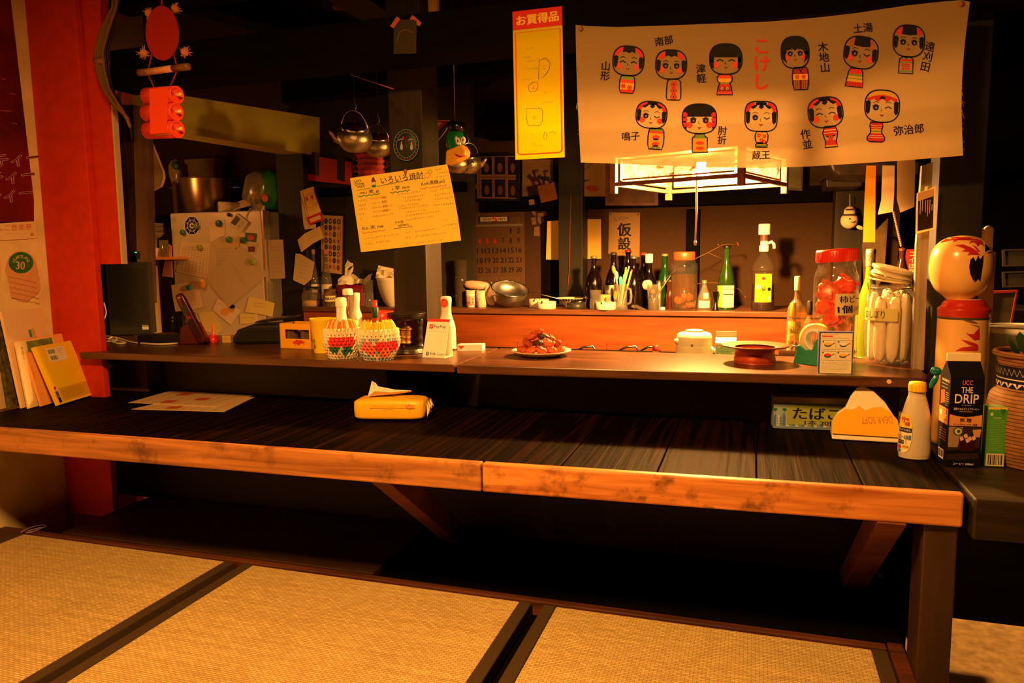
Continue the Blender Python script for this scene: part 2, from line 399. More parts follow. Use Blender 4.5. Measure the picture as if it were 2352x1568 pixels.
# ================================================================== the room
ZT, ZS, ZC, ZK = -.45, -.297, -.252, -.345        # counter table, serving shelf, back counter, kitchen worktop
TAT = -.83; FLR = -1.25; YB = 3.75; XL = -2.212
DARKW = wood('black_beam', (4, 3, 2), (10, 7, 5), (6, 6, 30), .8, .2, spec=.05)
POSTW = wood('dark_post', (30, 23, 15), (46, 36, 25), (30, 30, 2.5), .6, .2, spec=.25)
OLIVEW = wood('olive_post', (20, 15, 8), (31, 23, 13), (30, 30, 2.5), .6, .15)
BROWNW = wood('brown_post', (72, 44, 28), (104, 66, 42), (35, 35, 2), .55, .3)
def tatami_mat():
    m, nt, b = nodes('tatami_weave'); N, L = nt.nodes.new, nt.links.new
    tc = N('ShaderNodeTexCoord'); mp = N('ShaderNodeMapping'); mp.inputs['Rotation'].default_value = (0, 0, 0); L(tc.outputs['Object'], mp.inputs['Vector'])
    br = N('ShaderNodeTexBrick'); br.inputs['Scale'].default_value = 1; br.inputs['Brick Width'].default_value = .0155; br.inputs['Row Height'].default_value = .0062
    br.inputs['Mortar Size'].default_value = .0009; br.inputs['Mortar Smooth'].default_value = .6; br.offset = .5
    br.inputs['Color1'].default_value = (*lin((216, 190, 134)), 1); br.inputs['Color2'].default_value = (*lin((194, 166, 112)), 1); br.inputs['Mortar'].default_value = (*lin((150, 122, 76)), 1)
    L(mp.outputs['Vector'], br.inputs['Vector'])
    n = N('ShaderNodeTexNoise'); n.inputs['Scale'].default_value = 4; n.inputs['Detail'].default_value = 6; L(tc.outputs['Object'], n.inputs['Vector'])
    m2 = N('ShaderNodeMapping'); m2.inputs['Scale'].default_value = (2, 120, 1); L(tc.outputs['Object'], m2.inputs['Vector'])
    n2 = N('ShaderNodeTexNoise'); n2.inputs['Scale'].default_value = 1; L(m2.outputs[0], n2.inputs['Vector'])
    mx = N('ShaderNodeMixRGB'); mx.blend_type = 'MULTIPLY'; mx.inputs[0].default_value = .35; L(br.outputs['Color'], mx.inputs[1]); L(n.outputs['Fac'], mx.inputs[2])
    mx2 = N('ShaderNodeMixRGB'); mx2.blend_type = 'OVERLAY'; mx2.inputs[0].default_value = .28; L(mx.outputs[0], mx2.inputs[1]); L(n2.outputs['Fac'], mx2.inputs[2])
    L(mx2.outputs[0], b.inputs['Base Color']); b.inputs['Roughness'].default_value = .75; b.inputs['Specular IOR Level'].default_value = .15
    bp = N('ShaderNodeBump'); bp.inputs['Strength'].default_value = .5; bp.inputs['Distance'].default_value = .0015; bp.invert = True
    L(br.outputs['Fac'], bp.inputs['Height']); L(bp.outputs[0], b.inputs['Normal']); return m
PLASTER = mat((236, 206, 158), .9, bump=.5, bscale=14, var=.16, name='old_plaster')
TANWALL = mat((66, 43, 22), .9, bump=.3, bscale=120, var=.18, name='mud_wall')
REDW = mat((206, 50, 16), .55, bump=.3, bscale=30, var=.14, name='red_paint')
CONC = mat((190, 160, 118), .9, bump=.4, bscale=30, var=.35, name='concrete')
KWALL = mat((150, 122, 96), .8, var=.12, bscale=6, name='kitchen_wall')
struct(MB().span((-4, -1.2, FLR - .08), (3, 4.6, FLR), CONC), 'floor')
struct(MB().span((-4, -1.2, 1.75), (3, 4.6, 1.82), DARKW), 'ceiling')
struct(MB().span((XL - .08, -1.2, FLR), (XL, 1.9, 1.75), PLASTER), 'wall_left')
struct(MB().span((-4, YB, FLR), (.62, YB + .08, 1.75), TANWALL), 'wall_back')
struct(MB().span((-3.6, 1.9, FLR), (-3.5, YB, 1.75), KWALL), 'wall_kitchen_side')
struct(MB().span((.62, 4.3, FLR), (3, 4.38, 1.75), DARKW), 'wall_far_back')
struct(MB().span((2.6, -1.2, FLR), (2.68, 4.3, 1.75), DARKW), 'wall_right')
n_tr = [0]
def trim(mb, bev=.003):
    n_tr[0] += 1; return struct(mb, 'trim_%d' % n_tr[0], bev)
# red pillar: two faces with a groove, then a pale edging strip and a dark stud
PX0 = -2.15
trim(MB().span((XL, 1.88, TAT - .03), (-2.012, 1.905, 1.7), REDW))
rw0, rw1 = ony(190, 500, 2.40).x - .5, ony(266, 500, 2.40).x
ru = ony(300, 606, 1.93).z
trim(MB().prism([(XL - .02, 1.906, ru), ony(276, 606, 1.906), ony(252, 240, 1.906), ony(252, 205, 1.906), ony(236, 200, 1.906), ony(222, -300, 1.906), (XL - .02, 1.906, 1.6)], (0, .03, 0), REDW), 0)
trim(MB().prism([ony(276, 606, 1.91), ony(282, 606, 1.91), ony(258, 240, 1.91), ony(252, 240, 1.91)], (0, .02, 0), mat((206, 178, 136), .7)), 0)
trim(MB().span((rw0, 2.40, FLR), (rw1, 2.44, 1.7), REDW))
trim(MB().prism([ony(266, 240, 2.40), ony(306, 240, 2.40), ony(318, 700, 2.40), ony(282, 700, 2.40)], (0, .1, 0), BROWNW))
# olive lintel running back from the pillar, and the posts of the kitchen
trim(MB().prism([ony(304, 287, 2.50), ony(832, 374, 3.70), ony(832, 285, 3.70), ony(304, 200, 2.50)], (-.12, .06, 0), mat((172, 154, 60), .8, var=.1, bscale=8)))
zc = -.2
trim(MB().span((-2.33, 3.33, FLR), (-2.17, 3.43, 1.7), OLIVEW))                                   # post beside the fridge
PARTW = mat((46, 38, 25), .8, var=.12, bscale=9)
struct(MB().span((-2.17, 3.42, FLR), (-1.30, 3.47, 1.7), PARTW), 'wall_partition')
trim(MB().span((-2.17, 3.38, .30), (-1.32, 3.42, .345), DARKW))
pa, pb = colx(1283, 3.6, 0).x, colx(1338, 3.6, 0).x
trim(MB().span((pa, 3.6, FLR), (pb, 3.72, 1.7), OLIVEW))                                           # post behind the counter
pc, pd = colx(1576, 3.68, 0).x, colx(1606, 3.68, 0).x
trim(MB().span((pc, 3.68, FLR), (pd, 3.74, .2), DARKW))
pe, pf = colx(1915, 3.5, 0).x, colx(1982, 3.5, 0).x
trim(MB().span((pe, 3.5, FLR), (pf, 3.62, 1.7), POSTW))                                            # right kitchen post
trim(MB().span((-1.30, 3.66, ony(1500, 474, 3.66).z), (pe, 3.75, ony(1500, 440, 3.66).z), DARKW))  # rail across the back wall
trim(MB().span((pa - .1, 3.70, ony(1265, 690, 3.7).z), (pa, 3.74, .19), DARKW))
trim(MB().span((-1.30, 3.62, .58), (.6, 3.75, .72), DARKW))
# main post with its notch under the beam, and the long front beam
PY0 = 2.165
trim(MB().span((colx(902, PY0, 0).x, PY0, FLR), (colx(978, PY0, 0).x, PY0 + .125, 1.7), POSTW))
trim(MB().span((colx(980, PY0 + .05, -.1).x, PY0 + .03, ZT + .02), (colx(980, PY0 + .05, -.1).x + .006, PY0 + .10, .02), mat((128, 116, 100), .4, .3)))
trim(MB().span((-2.0, 1.95, ony(1325, 88, 1.95).z), (.62, 2.09, ony(1290, 18, 1.95).z + .03), DARKW))
trim(MB().span((-2.0, 2.0, .80), (.62, 2.09, 1.0), DARKW))
# right end post of the opening with its pale strip
rx0, rx1 = colx(2150, 2.1, .3).x, colx(2260, 2.1, .3).x
trim(MB().span((rx0 + .004, 2.06, -.44), (rx1, 2.16, 1.7), mat((16, 12, 9), .7, var=.2, bscale=20)))
st = MB(); st.prism([ony(2118, 380, 2.05), ony(2143, 372, 2.05), ony(2129, 640, 2.05), ony(2122, 850, 2.05), ony(2095, 850, 2.05), ony(2105, 560, 2.05)], (0, .02, 0), wood('pale_strip', (104, 96, 84), (150, 140, 124), (60, 60, 2), .6, .3))
trim(st, 0)
# ceiling timbers in the dark
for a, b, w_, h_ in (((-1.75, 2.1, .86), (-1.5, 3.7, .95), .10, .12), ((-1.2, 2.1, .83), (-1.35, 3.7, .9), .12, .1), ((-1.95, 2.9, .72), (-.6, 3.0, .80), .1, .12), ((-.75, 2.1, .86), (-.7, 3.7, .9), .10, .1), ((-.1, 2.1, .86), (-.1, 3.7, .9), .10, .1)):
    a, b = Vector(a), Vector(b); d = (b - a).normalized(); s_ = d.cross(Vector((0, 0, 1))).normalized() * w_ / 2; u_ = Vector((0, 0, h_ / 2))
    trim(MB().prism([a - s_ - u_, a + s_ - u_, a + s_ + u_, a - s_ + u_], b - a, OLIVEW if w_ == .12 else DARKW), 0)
# ---- tatami platform
STRAW = tatami_mat(); HERI = mat((62, 46, 28), .8, bump=.3, bscale=400)
YT = 1.63
SILLW = wood('sill_wood', (58, 28, 16), (96, 50, 28), (3, 40, 40), .5, .2)
plat = MB().span((XL, -1.2, FLR), (.33, YT + .02, TAT - .035), DARKW); struct(plat, 'trim_20')
tm = [(-2.13, -1.335, 'big tatami mat beside the plaster wall and red pillar'), (-1.305, -.485, 'big middle tatami mat between two dark cloth-bordered seams'), (-.455, .285, 'big tatami mat with a dark border below the end of the table')]
for x0, x1, lab in tm:
    t = thing('tatami_mat', lab, 'tatami mat', ((x0 + x1) / 2, .6, TAT - .035), 'tatami mats on the floor')
    MB().span((x0 + .03, -.9, TAT - .034), (x1 - .03, YT, TAT), STRAW).obj('straw_top', t, bev=.004)
    for a, b in ((x0, x0 + .03), (x1 - .03, x1)): MB().span((a, -.9, TAT - .034), (b, YT, TAT + .0015), HERI).obj('cloth_border', t, bev=.003)
trim(MB().span((XL, YT + .004, TAT - .034), (.285, YT + .026, TAT + .004), SILLW))
trim(MB().span((.288, -1.2, TAT - .036), (.318, YT + .03, TAT + .006), SILLW))
struct(MB().span((-2.0, YT + .03, FLR), (.33, 2.1, TAT - .02), DARKW), 'trim_23')
trim(MB().span((-1.99, YT + .035, TAT - .02), (-.93, 2.02, TAT + .004), wood('step_board', (40, 24, 14), (58, 36, 21), (4, 40, 40), .5, .2)))
trim(MB().span((-2.25, 2.062, TAT - .02), (.36, 2.09, ZS - .03), wood('dark_panel', (34, 23, 15), (50, 35, 24), (3, 30, 30), .5, .2)))
# ---- the long table counter
TABW = wood('charred_plank', (8, 4, 2), (32, 13, 5), (110, 4, 40), .6, .5, rings=26, spec=.02)
NOSEW = wood('worn_nosing', (150, 84, 38), (206, 134, 70), (3, 60, 60), .38, .3, stain=(48, 26, 14), stain_amt=.85, stain_scale=13)
NOSEL = wood('worn_nosing_dark', (128, 78, 42), (190, 126, 68), (3, 50, 50), .42, .3, stain=(46, 26, 14), stain_amt=.85, stain_scale=8, seed=4)
tbl = thing('counter_table', 'long dark plank counter table with a worn pale front edge', 'table', (-.9, 1.75, TAT))
def nose_y(x): return 1.445 + (x + 1.915) * (.027 / 1.366) if x < -.549 else 1.472 + (x + .549) * (.041 / .928)
YN = .022
seams = [-2.14] + sorted(onz(px, py, ZT).x for px, py in ((60, 985), (225, 990), (400, 1002), (550, 1015), (730, 1025), (895, 1042), (1095, 1058), (1285, 1072), (1508, 1085), (1738, 1100), (1982, 1110))) + [.383]
pl = MB()
for a, b in zip(seams[:-1], seams[1:]):
    pl.prism([(a + .0012, nose_y(a) + YN, ZT - .03), (b - .0012, nose_y(b) + YN, ZT - .03), (b - .0012, 2.058, ZT - .03), (a + .0012, 2.058, ZT - .03)], (0, 0, .03 + rnd.uniform(-.001, .0006)), TABW)
pl.obj('plank_top', tbl, bev=.002)
for x0, x1, m_ in ((-2.14, -.5505, NOSEL), (-.5475, .379, NOSEW)):
    MB().prism([(x0, nose_y(x0), ZT - .062), (x1, nose_y(x1), ZT - .062), (x1, nose_y(x1) + YN, ZT - .062), (x0, nose_y(x0) + YN, ZT - .062)], (0, 0, .0635), m_).obj('front_edge_board', tbl, bev=.004)
BRACEW = wood('brace_wood', (84, 44, 24), (128, 72, 40), (10, 10, 10), .6, .3)
for bx, wx in ((-.80, .05), (.285, .05)):
    MB().prism([(bx, 1.50, ZT - .062), (bx, 1.60, ZT - .062), (bx, 2.05, -.84), (bx, 1.95, -.84)], (-wx, 0, 0), BRACEW).obj('diagonal_brace', tbl, bev=.002)
MB().span((.318, 1.525, FLR), (.375, 1.62, ZT - .033), wood('leg_wood', (40, 24, 15), (58, 36, 22), (30, 30, 3), .5, .2)).obj('leg', tbl, bev=.003)
MB().span((.34, 1.62, TAT - .02), (.37, 2.05, ZT - .033), DARKW).obj('side_panel', tbl, bev=.003)
# ---- lower side table to the right
SIDEW = wood('side_plank', (18, 13, 9), (44, 31, 20), (5, 50, 50), .45, .3)
sd = thing('side_table', 'low dark thick-slab side table at the right end of the counter', 'table', (.9, 1.9, FLR))
MB().prism([(.392, 1.50, ZT - .078), (.82, 1.52, ZT - .078), (.82, 2.45, ZT - .078), (.392, 2.45, ZT - .078)], (0, 0, .076), SIDEW).obj('slab_top', sd, bev=.004)
MB().span((.74, 1.62, FLR), (.80, 1.68, ZT - .078), DARKW).obj('leg', sd); MB().span((.40, 2.36, FLR), (.46, 2.42, ZT - .078), DARKW).obj('leg', sd)
# ---- serving shelf above the table: two boards, notched around the post and the pillar
SHELFW = wood('shelf_wood', (60, 32, 19), (98, 57, 34), (4, 46, 46), .32, .25, spec=.5)
sh = thing('serving_shelf', 'long raised wooden serving shelf above the back of the counter', 'shelf', (-.8, 2.0, ZT))
nx0, nx1 = colx(902, PY0, 0).x - .003, colx(978, PY0, 0).x + .012
xs0 = colx(1045, 1.86, ZS).x
MB().prism([(-2.066, 1.845, ZS - .022), (xs0 - .002, 1.86, ZS - .022), (xs0 - .002, 2.23, ZS - .022), (nx1, 2.23, ZS - .022), (nx1, PY0 - .003, ZS - .022), (nx0, PY0 - .003, ZS - .022), (nx0, 2.23, ZS - .022), (-2.0, 2.38, ZS - .022), (-2.50, 2.38, ZS - .022), (-2.50, 2.2, ZS - .022), (-2.009, 1.92, ZS - .022), (-2.009, 1.876, ZS - .022)], (0, 0, .022), SHELFW).obj('shelf_board', sh, bev=.003)
MB().prism([(xs0 + .006, 1.858, ZS - .024), (.378, 1.905, ZS - .024), (.40, 1.95, ZS - .024), (.40, 2.22, ZS - .024), (xs0 + .006, 2.23, ZS - .024)], (0, 0, .0245), SHELFW).obj('shelf_board', sh, bev=.003)
MB().span((colx(892, 1.96, ZT).x, 1.955, ZT), (colx(986, 1.96, ZT).x, 2.05, ZS - .023), DARKW).obj('support', sh)
MB().span((-2.24, 2.0, ZT), (-1.95, 2.06, ZS - .023), BROWNW).obj('support', sh)
dot = MB(); p = ony(2042, 876, 1.902); dot.lathe(p, [(.0052, 0), (.0052, .002)], mat((224, 190, 120), .5), 16, Matrix.Rotation(PI / 2, 3, 'X')); dot.obj('round_sticker', sh)
# ---- kitchen worktop (below, behind the shelf) and the back counter with its orange front
struct(MB().span((-1.9, 2.32, FLR), (.4, 2.62, ZK), DARKW), 'trim_30')
CTOP = wood('counter_top_wood', (78, 46, 28), (118, 72, 44), (4, 40, 40), .4, .3)
ORANGEW = wood('orange_panel', (118, 54, 19), (154, 76, 28), (2.5, 30, 30), .4, .12, spec=.4)
bc = thing('back_counter', 'long back counter with a glossy orange wooden front panel', 'counter', (-.9, 3.4, FLR))
cx0, cx1 = -2.16, colx(1893, 3.25, ZC).x
MB().span((cx0, 3.25, ZC - .022), (cx1, 3.64, ZC), CTOP).obj('counter_top', bc, bev=.002)
zl = ony(1400, 790, 3.26).z
MB().span((cx0, 3.262, zl), (cx1, 3.285, ZC - .0225), ORANGEW).obj('front_panel', bc)
lm = MB(); xx = cx0
while xx < cx1 - .05:
    x2 = min(cx1, xx + rnd.uniform(.3, .5)); lm.span((xx + .002, 3.25, zl - .028), (x2, 3.285, zl + rnd.uniform(-.001, .004)), ORANGEW); xx = x2
lm.obj('lower_rail', bc)
MB().span((cx0, 3.36, FLR), (cx1, 3.60, zl - .03), mat((34, 26, 18), .6)).obj('base', bc)
tl = MB(); tz = ony(1150, 803, 3.2).z
struct(MB().span((-3.45, 3.5, ony(490, 480, 3.2).z - .02), (-2.3, 3.74, ony(490, 480, 3.2).z - .0005), DARKW), 'trim_50')
TILE = mat((86, 26, 20), .3); GROUT = mat((190, 170, 140), .8)
ta, tb = colx(1098, 3.3, tz).x, colx(1240, 3.3, tz).x
tl.span((ta, 3.30, tz - .06), (tb, 3.31, tz + .012), GROUT)
nx = 11
for i in range(nx):
    for j in range(2): tl.span((ta + (tb - ta) * (i + .08) / nx, 3.294, tz - .06 + j * .036 + .002), (ta + (tb - ta) * (i + .92) / nx, 3.30, tz - .06 + j * .036 + .033), TILE)
tl.obj('tile_strip', bc)
# ================================================================== the paper lantern over the counter
LWOOD = wood('lantern_wood', (92, 52, 28), (128, 78, 42), (30, 30, 30), .5, .15)
def washi():
    m, nt, b = nodes('washi_panel'); N, L = nt.nodes.new, nt.links.new
    tc = N('ShaderNodeTexCoord'); n = N('ShaderNodeTexNoise'); n.inputs['Scale'].default_value = 34; n.inputs['Detail'].default_value = 3; n.inputs['Roughness'].default_value = .7
    L(tc.outputs['Object'], n.inputs['Vector'])
    r = N('ShaderNodeValToRGB'); e = r.color_ramp.elements; e[0].position, e[1].position = .52, .55
    e[0].color = (1, .62, .22, 1); e[1].color = (.24, .045, .006, 1)
    L(n.outputs['Fac'], r.inputs['Fac']); L(r.outputs[0], b.inputs['Emission Color']); L(r.outputs[0], b.inputs['Base Color'])
    b.inputs['Emission Strength'].default_value = 1.4
    t = N('ShaderNodeBsdfTransparent'); mx = N('ShaderNodeMixShader'); mx.inputs[0].default_value = .38; L(b.outputs[0], mx.inputs[1]); L(t.outputs[0], mx.inputs[2]); L(mx.outputs[0], nt.nodes['Material Output'].inputs[0]); return m
lz = .208; N0 = onz(1703, 407, lz); L0 = onz(1410, 428, lz)
ex = (N0 - L0); ex.z = 0; LS = ex.length; ex.normalize(); ey = Vector((-ex.y, ex.x, 0)); LH = .098
lan = thing('paper_lantern', 'square lit paper lantern with wooden frame hanging behind the banner', 'lamp', L0 + ex * LS / 2 + ey * LS / 2)
C4 = [L0, L0 + ex * LS, L0 + ex * LS + ey * LS, L0 + ey * LS]
LC = sum(C4, Vector()) / 4
rot = Matrix((ex, ey, Vector((0, 0, 1)))).transposed()
fr = MB()
for i, c in enumerate(C4): fr.box(c + Vector((0, 0, LH / 2 - .008)), (.019, .019, LH + .03), LWOOD, X=rot)
for i in range(4):
    a, b = C4[i], C4[(i + 1) % 4]; mid = (a + b) / 2; d = (b - a).length
    for z in (.006, LH - .004): fr.box(mid + Vector((0, 0, z)), ((d - .02, .012, .012) if i % 2 == 0 else (.012, d - .02, .012)), LWOOD, X=rot)
    for z in (.020, LH - .018): fr.box(mid + (LC - mid) * .05 + Vector((0, 0, z)), ((d - .05, .006, .005) if i % 2 == 0 else (.006, d - .05, .005)), LWOOD, X=rot)
fr.obj('wooden_frame', lan, bev=.001)
WS = washi()
for i in range(4):
    a, b = C4[i], C4[(i + 1) % 4]; mid = (a + b) / 2; mid = mid + (LC - mid) * .05; d = (b - a).length - .05
    MB().box(mid + Vector((0, 0, .048)), ((d, .003, .058) if i % 2 == 0 else (.003, d, .058)), WS, X=rot).obj('paper_panel', lan)
MB().box(LC + Vector((0, 0, LH + .006)), (LS, LS, .008), LWOOD, X=rot).obj('top_board', lan)
MB().tube([LC + Vector((0, 0, LH + .01)), LC + Vector((0, 0, 1.5))], .004, BLACKP).obj('hanging_cord', lan)
MB().lathe(LC + Vector((0, 0, .03)), [(.001, -.03), (.02, -.024), (.03, -.005), (.026, .015), (.014, .03), (.014, .045), (.001, .046)], glow('bulb_filament_glow', (255, 180, 90), BULB_STRENGTH)).obj('bulb', lan)
pt = ony(1600, 415, LC.y - .05); pe_ = ony(1597, 552, LC.y - .05)
pc_ = MB().tube([Vector((pt.x, pt.y, LC.z + .04)), pt, (pt + pe_) / 2 + Vector((.002, 0, 0)), pe_], .0032, mat((236, 228, 214), .7), 7)
pc_.lathe(pe_ - Vector((0, 0, .016)), [(.0005, 0), (.0045, .002), (.005, .012), (.002, .018)], mat((236, 228, 214), .7), 10)
pc_.obj('pull_cord', lan)
# ================================================================== hanging cloth, posters and papers
def sheet_thing(sh, name, label, cat, group=None, solid=0):
    o = sh.mb.obj(name, solid=solid); tag(o, label, cat, group); return o
YBN = 1.938
SB = plane((0, YBN, 0), (0, -1, 0))
BANNER = cloth('banner_cloth', (190, 160, 118), .42, holes=.09)
bnt = thing('doll_banner', 'large cream cloth banner printed with eleven wooden dolls and their names', 'banner', ony(1780, 200, YBN))
top = [(1322, 57), (1350, 60), (1420, 62), (1520, 59), (1620, 55), (1760, 50), (1860, 42), (1960, 31), (2080, 13), (2150, 5), (2208, 0), (2228, 4)]
bot = [(1336, 373), (1360, 374), (1420, 376), (1520, 380), (1620, 384), (1760, 386), (1860, 382), (1960, 376), (2080, 368), (2140, 363), (2190, 359), (2212, 357)]
bm = MB(); NY = 10; vs = []
for j in range(NY + 1):
    t = j / NY
    for i, (a, b) in enumerate(zip(top, bot)):
        x = a[0] * (1 - t) + b[0] * t + ((8 * t * t - 10 * t) if i == 0 else 0) + ((-10 * math.sin(t * PI)) if i == len(top) - 1 else 0)
        vs.append(SB(x, a[1] * (1 - t) + b[1] * t))
n = len(top)
bm.add(vs, [(j * n + i, j * n + i + 1, (j + 1) * n + i + 1, (j + 1) * n + i) for j in range(NY) for i in range(n - 1)], BANNER)
bs = Sheet(SB, bm)
BK = mat((20, 14, 14), .8); RD = mat((208, 44, 34), .7); RDK = mat((150, 36, 30), .7); PK = mat((214, 70, 52), .7); YL = mat((226, 170, 40), .7); GR = mat((120, 150, 50), .7)
class Loc:                                     # local doll coordinates: origin at head centre, 1 = head half width
    def __init__(s, cx, cy, k, rot): s.cx, s.cy, s.k, s.c, s.q, s.rot = cx, cy, k, math.cos(rot), math.sin(rot), rot
    def __call__(s, p): x, y = p[0] * s.k, p[1] * s.k; return (s.cx + x * s.c - y * s.q, s.cy + x * s.q + y * s.c)
def doll(hx0, hy0, hx1, hy1, bx0, by0, bx1, by1, rot=0, hair='tuft', eyes='oo', side=True, red='arc', cheeks=True, body='plain', shape=None, sq=2.6):
    cx, cy = (hx0 + hx1) / 2, (hy0 + hy1) / 2; k = (hx1 - hx0) / 2; H = (hy1 - hy0) / (hx1 - hx0)
    T = Loc(cx, cy, k, rot); A = lambda pts, m, l=2: bs.fill([T(p) for p in pts], m, l)
    LN = lambda pts, w_, m=BK, l=4, cl=False: bs.line([T(p) for p in pts], w_, m, l, cl)
    def O(x, y, rx, ry, m, l=3, a0=0, a1=2 * PI): A([(x + rx * math.cos(a0 + (a1 - a0) * i / 18), y + ry * math.sin(a0 + (a1 - a0) * i / 18)) for i in range(18 + (a1 - a0 < 6))], m, l)
    def se(t, s=1.): c, q = math.cos(t), math.sin(t); return (s * abs(c) ** (2 / sq) * (1 if c > 0 else -1), s * H * abs(q) ** (2 / sq) * (1 if q > 0 else -1))
    # body first
    bcx, bw = (bx0 + bx1) / 2, (bx1 - bx0) / 2; bh = by1 - by0
    shp = shape or [(0, .72), (.12, .92), (.4, 1), (.75, .98), (1, .82)]
    def bp(v, u): 
        for (v0, w0), (v1, w1) in zip(shp[:-1], shp[1:]):
            if v0 <= v <= v1: ww = w0 + (w1 - w0) * (v - v0) / (v1 - v0); break
        else: ww = shp[-1][1]
        x, y = u * ww * bw, (v - .5) * bh; br = rot * .8
        return (bcx + x * math.cos(br) - y * math.sin(br), (by0 + by1) / 2 + x * math.sin(br) + y * math.cos(br))
    vs_ = [a for a, _ in shp]
    def band(v0, v1, m, l=2):
        q = [v0] + [v for v in vs_ if v0 < v < v1] + [v1]
        bs.fill([bp(v, -1) for v in q] + [bp(v, 1) for v in reversed(q)], m, l)
    def flower(v, u, r, m=RD, mc=BK):
        x, y = bp(v, u)
        for i in range(6): bs.oval(x + r * math.cos(i * PI / 3), y + r * math.sin(i * PI / 3), r * .55, r * .55, m, 3, n=8)
        bs.oval(x, y, r * .35, r * .35, mc, 4, n=8)
    if body == 'yama': band(0, 1, YL); band(0, .22, GR, 2.4); band(.22, .42, PK, 2.4); band(.8, 1, RD, 2.4); flower(.6, -.5, 4); flower(.68, .35, 4)
    elif body == 'flowers': [flower(v, 0, 5.5) for v in (.25, .55, .85)]
    elif body == 'tsugaru': band(0, .2, PK); band(.2, .38, YL); band(.38, .46, GR); band(.46, .6, RD); band(.6, .84, RDK); band(.84, 1, PK); [bs.oval(*bp(.68, u), 3, 3, CREAM, 3, n=10) for u in (-.4, .4)]; [bs.oval(*bp(.68, u), 1.5, 1.5, BK, 4, n=8) for u in (-.4, .4)]
    elif body == 'kimono':
        band(0, 1, RDK); band(.3, .56, YL, 2.4); flower(.43, -.4, 3.5); flower(.43, .4, 3.5); LN_ = [bs.line([bp(.58, u), bp(.98, u)], 1.2, GR, 3) for u in (-.8, -.55, -.3, .3, .55, .8)]
        bs.line([bp(.56, 0), bp(1, 0)], 2, BK, 3); bs.line([bp(0, -.4), bp(.28, .3)], 2, BK, 3); bs.line([bp(0, .5), bp(.2, 0)], 2, BK, 3)
    elif body == 'stripes': band(0, .22, RD); band(.22, .3, PK); band(.34, .42, GR); band(.42, .52, YL); band(.52, .58, GR); band(.58, .72, YL); band(.72, 1, RD); [bs.line([bp(.72, u), bp(1, u * 1.05)], 1.2, RDK, 3) for u in (-.8, -.5, -.2, .1, .4, .7)]
    elif body == 'obi': band(0, .12, GR); band(.12, .26, RD); band(.26, .36, GR); [bs.oval(*bp(v, u), 3.6, 2, RD, 3, n=8) for v in (.45, .58, .72) for u in (-.4, 0, .4)]; band(.82, .92, GR); bs.fill([bp(0, -.3), bp(0, .3), bp(.12, 0)], BK, 3)
    elif body == 'naruko':
        band(0, 1, YL); band(0, .12, GR, 2.3); band(.12, .24, PK, 2.3)
        for v in (.42, .74): bs.oval(*bp(v, 0), 9, 5, PK, 3, n=12); bs.oval(*bp(v + .1, 0), 7, 2.2, BK, 4, n=8)
        bs.oval(*bp(.93, -.4), 6, 3, GR, 3, n=10); bs.oval(*bp(.93, .4), 6, 3, GR, 3, n=10)
    elif body == 'hiji': band(0, .25, GR); band(.25, 1, YL); [bs.oval(*bp(v, 0), 10, 4, PK, 3, n=12) for v in (.5, .78)]
    elif body == 'zao': band(0, .84, YL); band(.84, 1, GR); [flower(v, u, 3, RD, YL) for v, u in ((.25, -.4), (.3, .45), (.55, 0), (.65, .5))]; band(.68, .8, RD)
    elif body == 'saku': band(0, .42, RD); band(.16, .2, CREAM, 2.5); band(.3, .33, CREAM, 2.5); flower(.52, 0, 5); [bs.oval(*bp(.46, u), 4, 1.5, BK, 4, n=8) for u in (-.5, .5)]; band(.66, .9, RD); band(.9, 1, YL)
    elif body == 'yaji': band(0, .34, RD); band(.34, .42, YL); band(.42, .5, GR); band(.5, .56, YL); band(.56, 1, RD); [bs.line([bp(v, -1), bp(v + .03, 0), bp(v, 1)], 1.2, CREAM, 3) for v in (.15, .26, .66, .76)]
    bs.line([bp(v, -1) for v in vs_] + [bp(v, 1) for v in reversed(vs_)], 2.8, BK, 5, True)
    # head: covers the neck
    m_skin = BANNER
    ring = [se(2 * PI * i / 40) for i in range(40)]
    if red == 'arc':
        for sg in (-1, 1):
            A([se(-PI / 2 + sg * t, .97) for t in (.25, .5, .75, 1.0, 1.25, 1.45)] + [se(-PI / 2 + sg * t, .74) for t in (1.4, 1.15, .9, .6, .35)], RD, 2)
    elif red == 'rays':
        for sg in (-1, 1):
            for t in (.45, .65, .85, 1.05): p, q = se(-PI / 2 + sg * t, .93), se(-PI / 2 + sg * t, .62); LN([p, q], 4.2, RD, 2)
    elif red == 'loops':
        for sg in (-1, 1):
            for t in (.55, .85): x, y = se(-PI / 2 + sg * t, .72); LN([(x + .13 * math.cos(a), y + .2 * math.sin(a)) for a in [i * PI / 5 for i in range(10)]], 1.8, RD, 2, True)
    elif red == 'band':
        A([se(-PI / 2 + t, .97) for t in [-1.2 + .2 * i for i in range(13)]], YL, 1.6)
        A([se(-PI / 2 - 1.2, .97), (-.75, -.28 * H), (-.5, -.42), (-.25, -.24), (0, -.45), (.25, -.24), (.5, -.42), (.75, -.28 * H), se(-PI / 2 + 1.2, .97), (.5, -.62 * H), (0, -.72 * H), (-.5, -.62 * H)], RD, 2)
    elif red == 'ears':
        for sg in (-1, 1):
            for yy in (-.22, .05, .3): O(sg * .86, yy * 1.0, .17, .17, RD, 4)
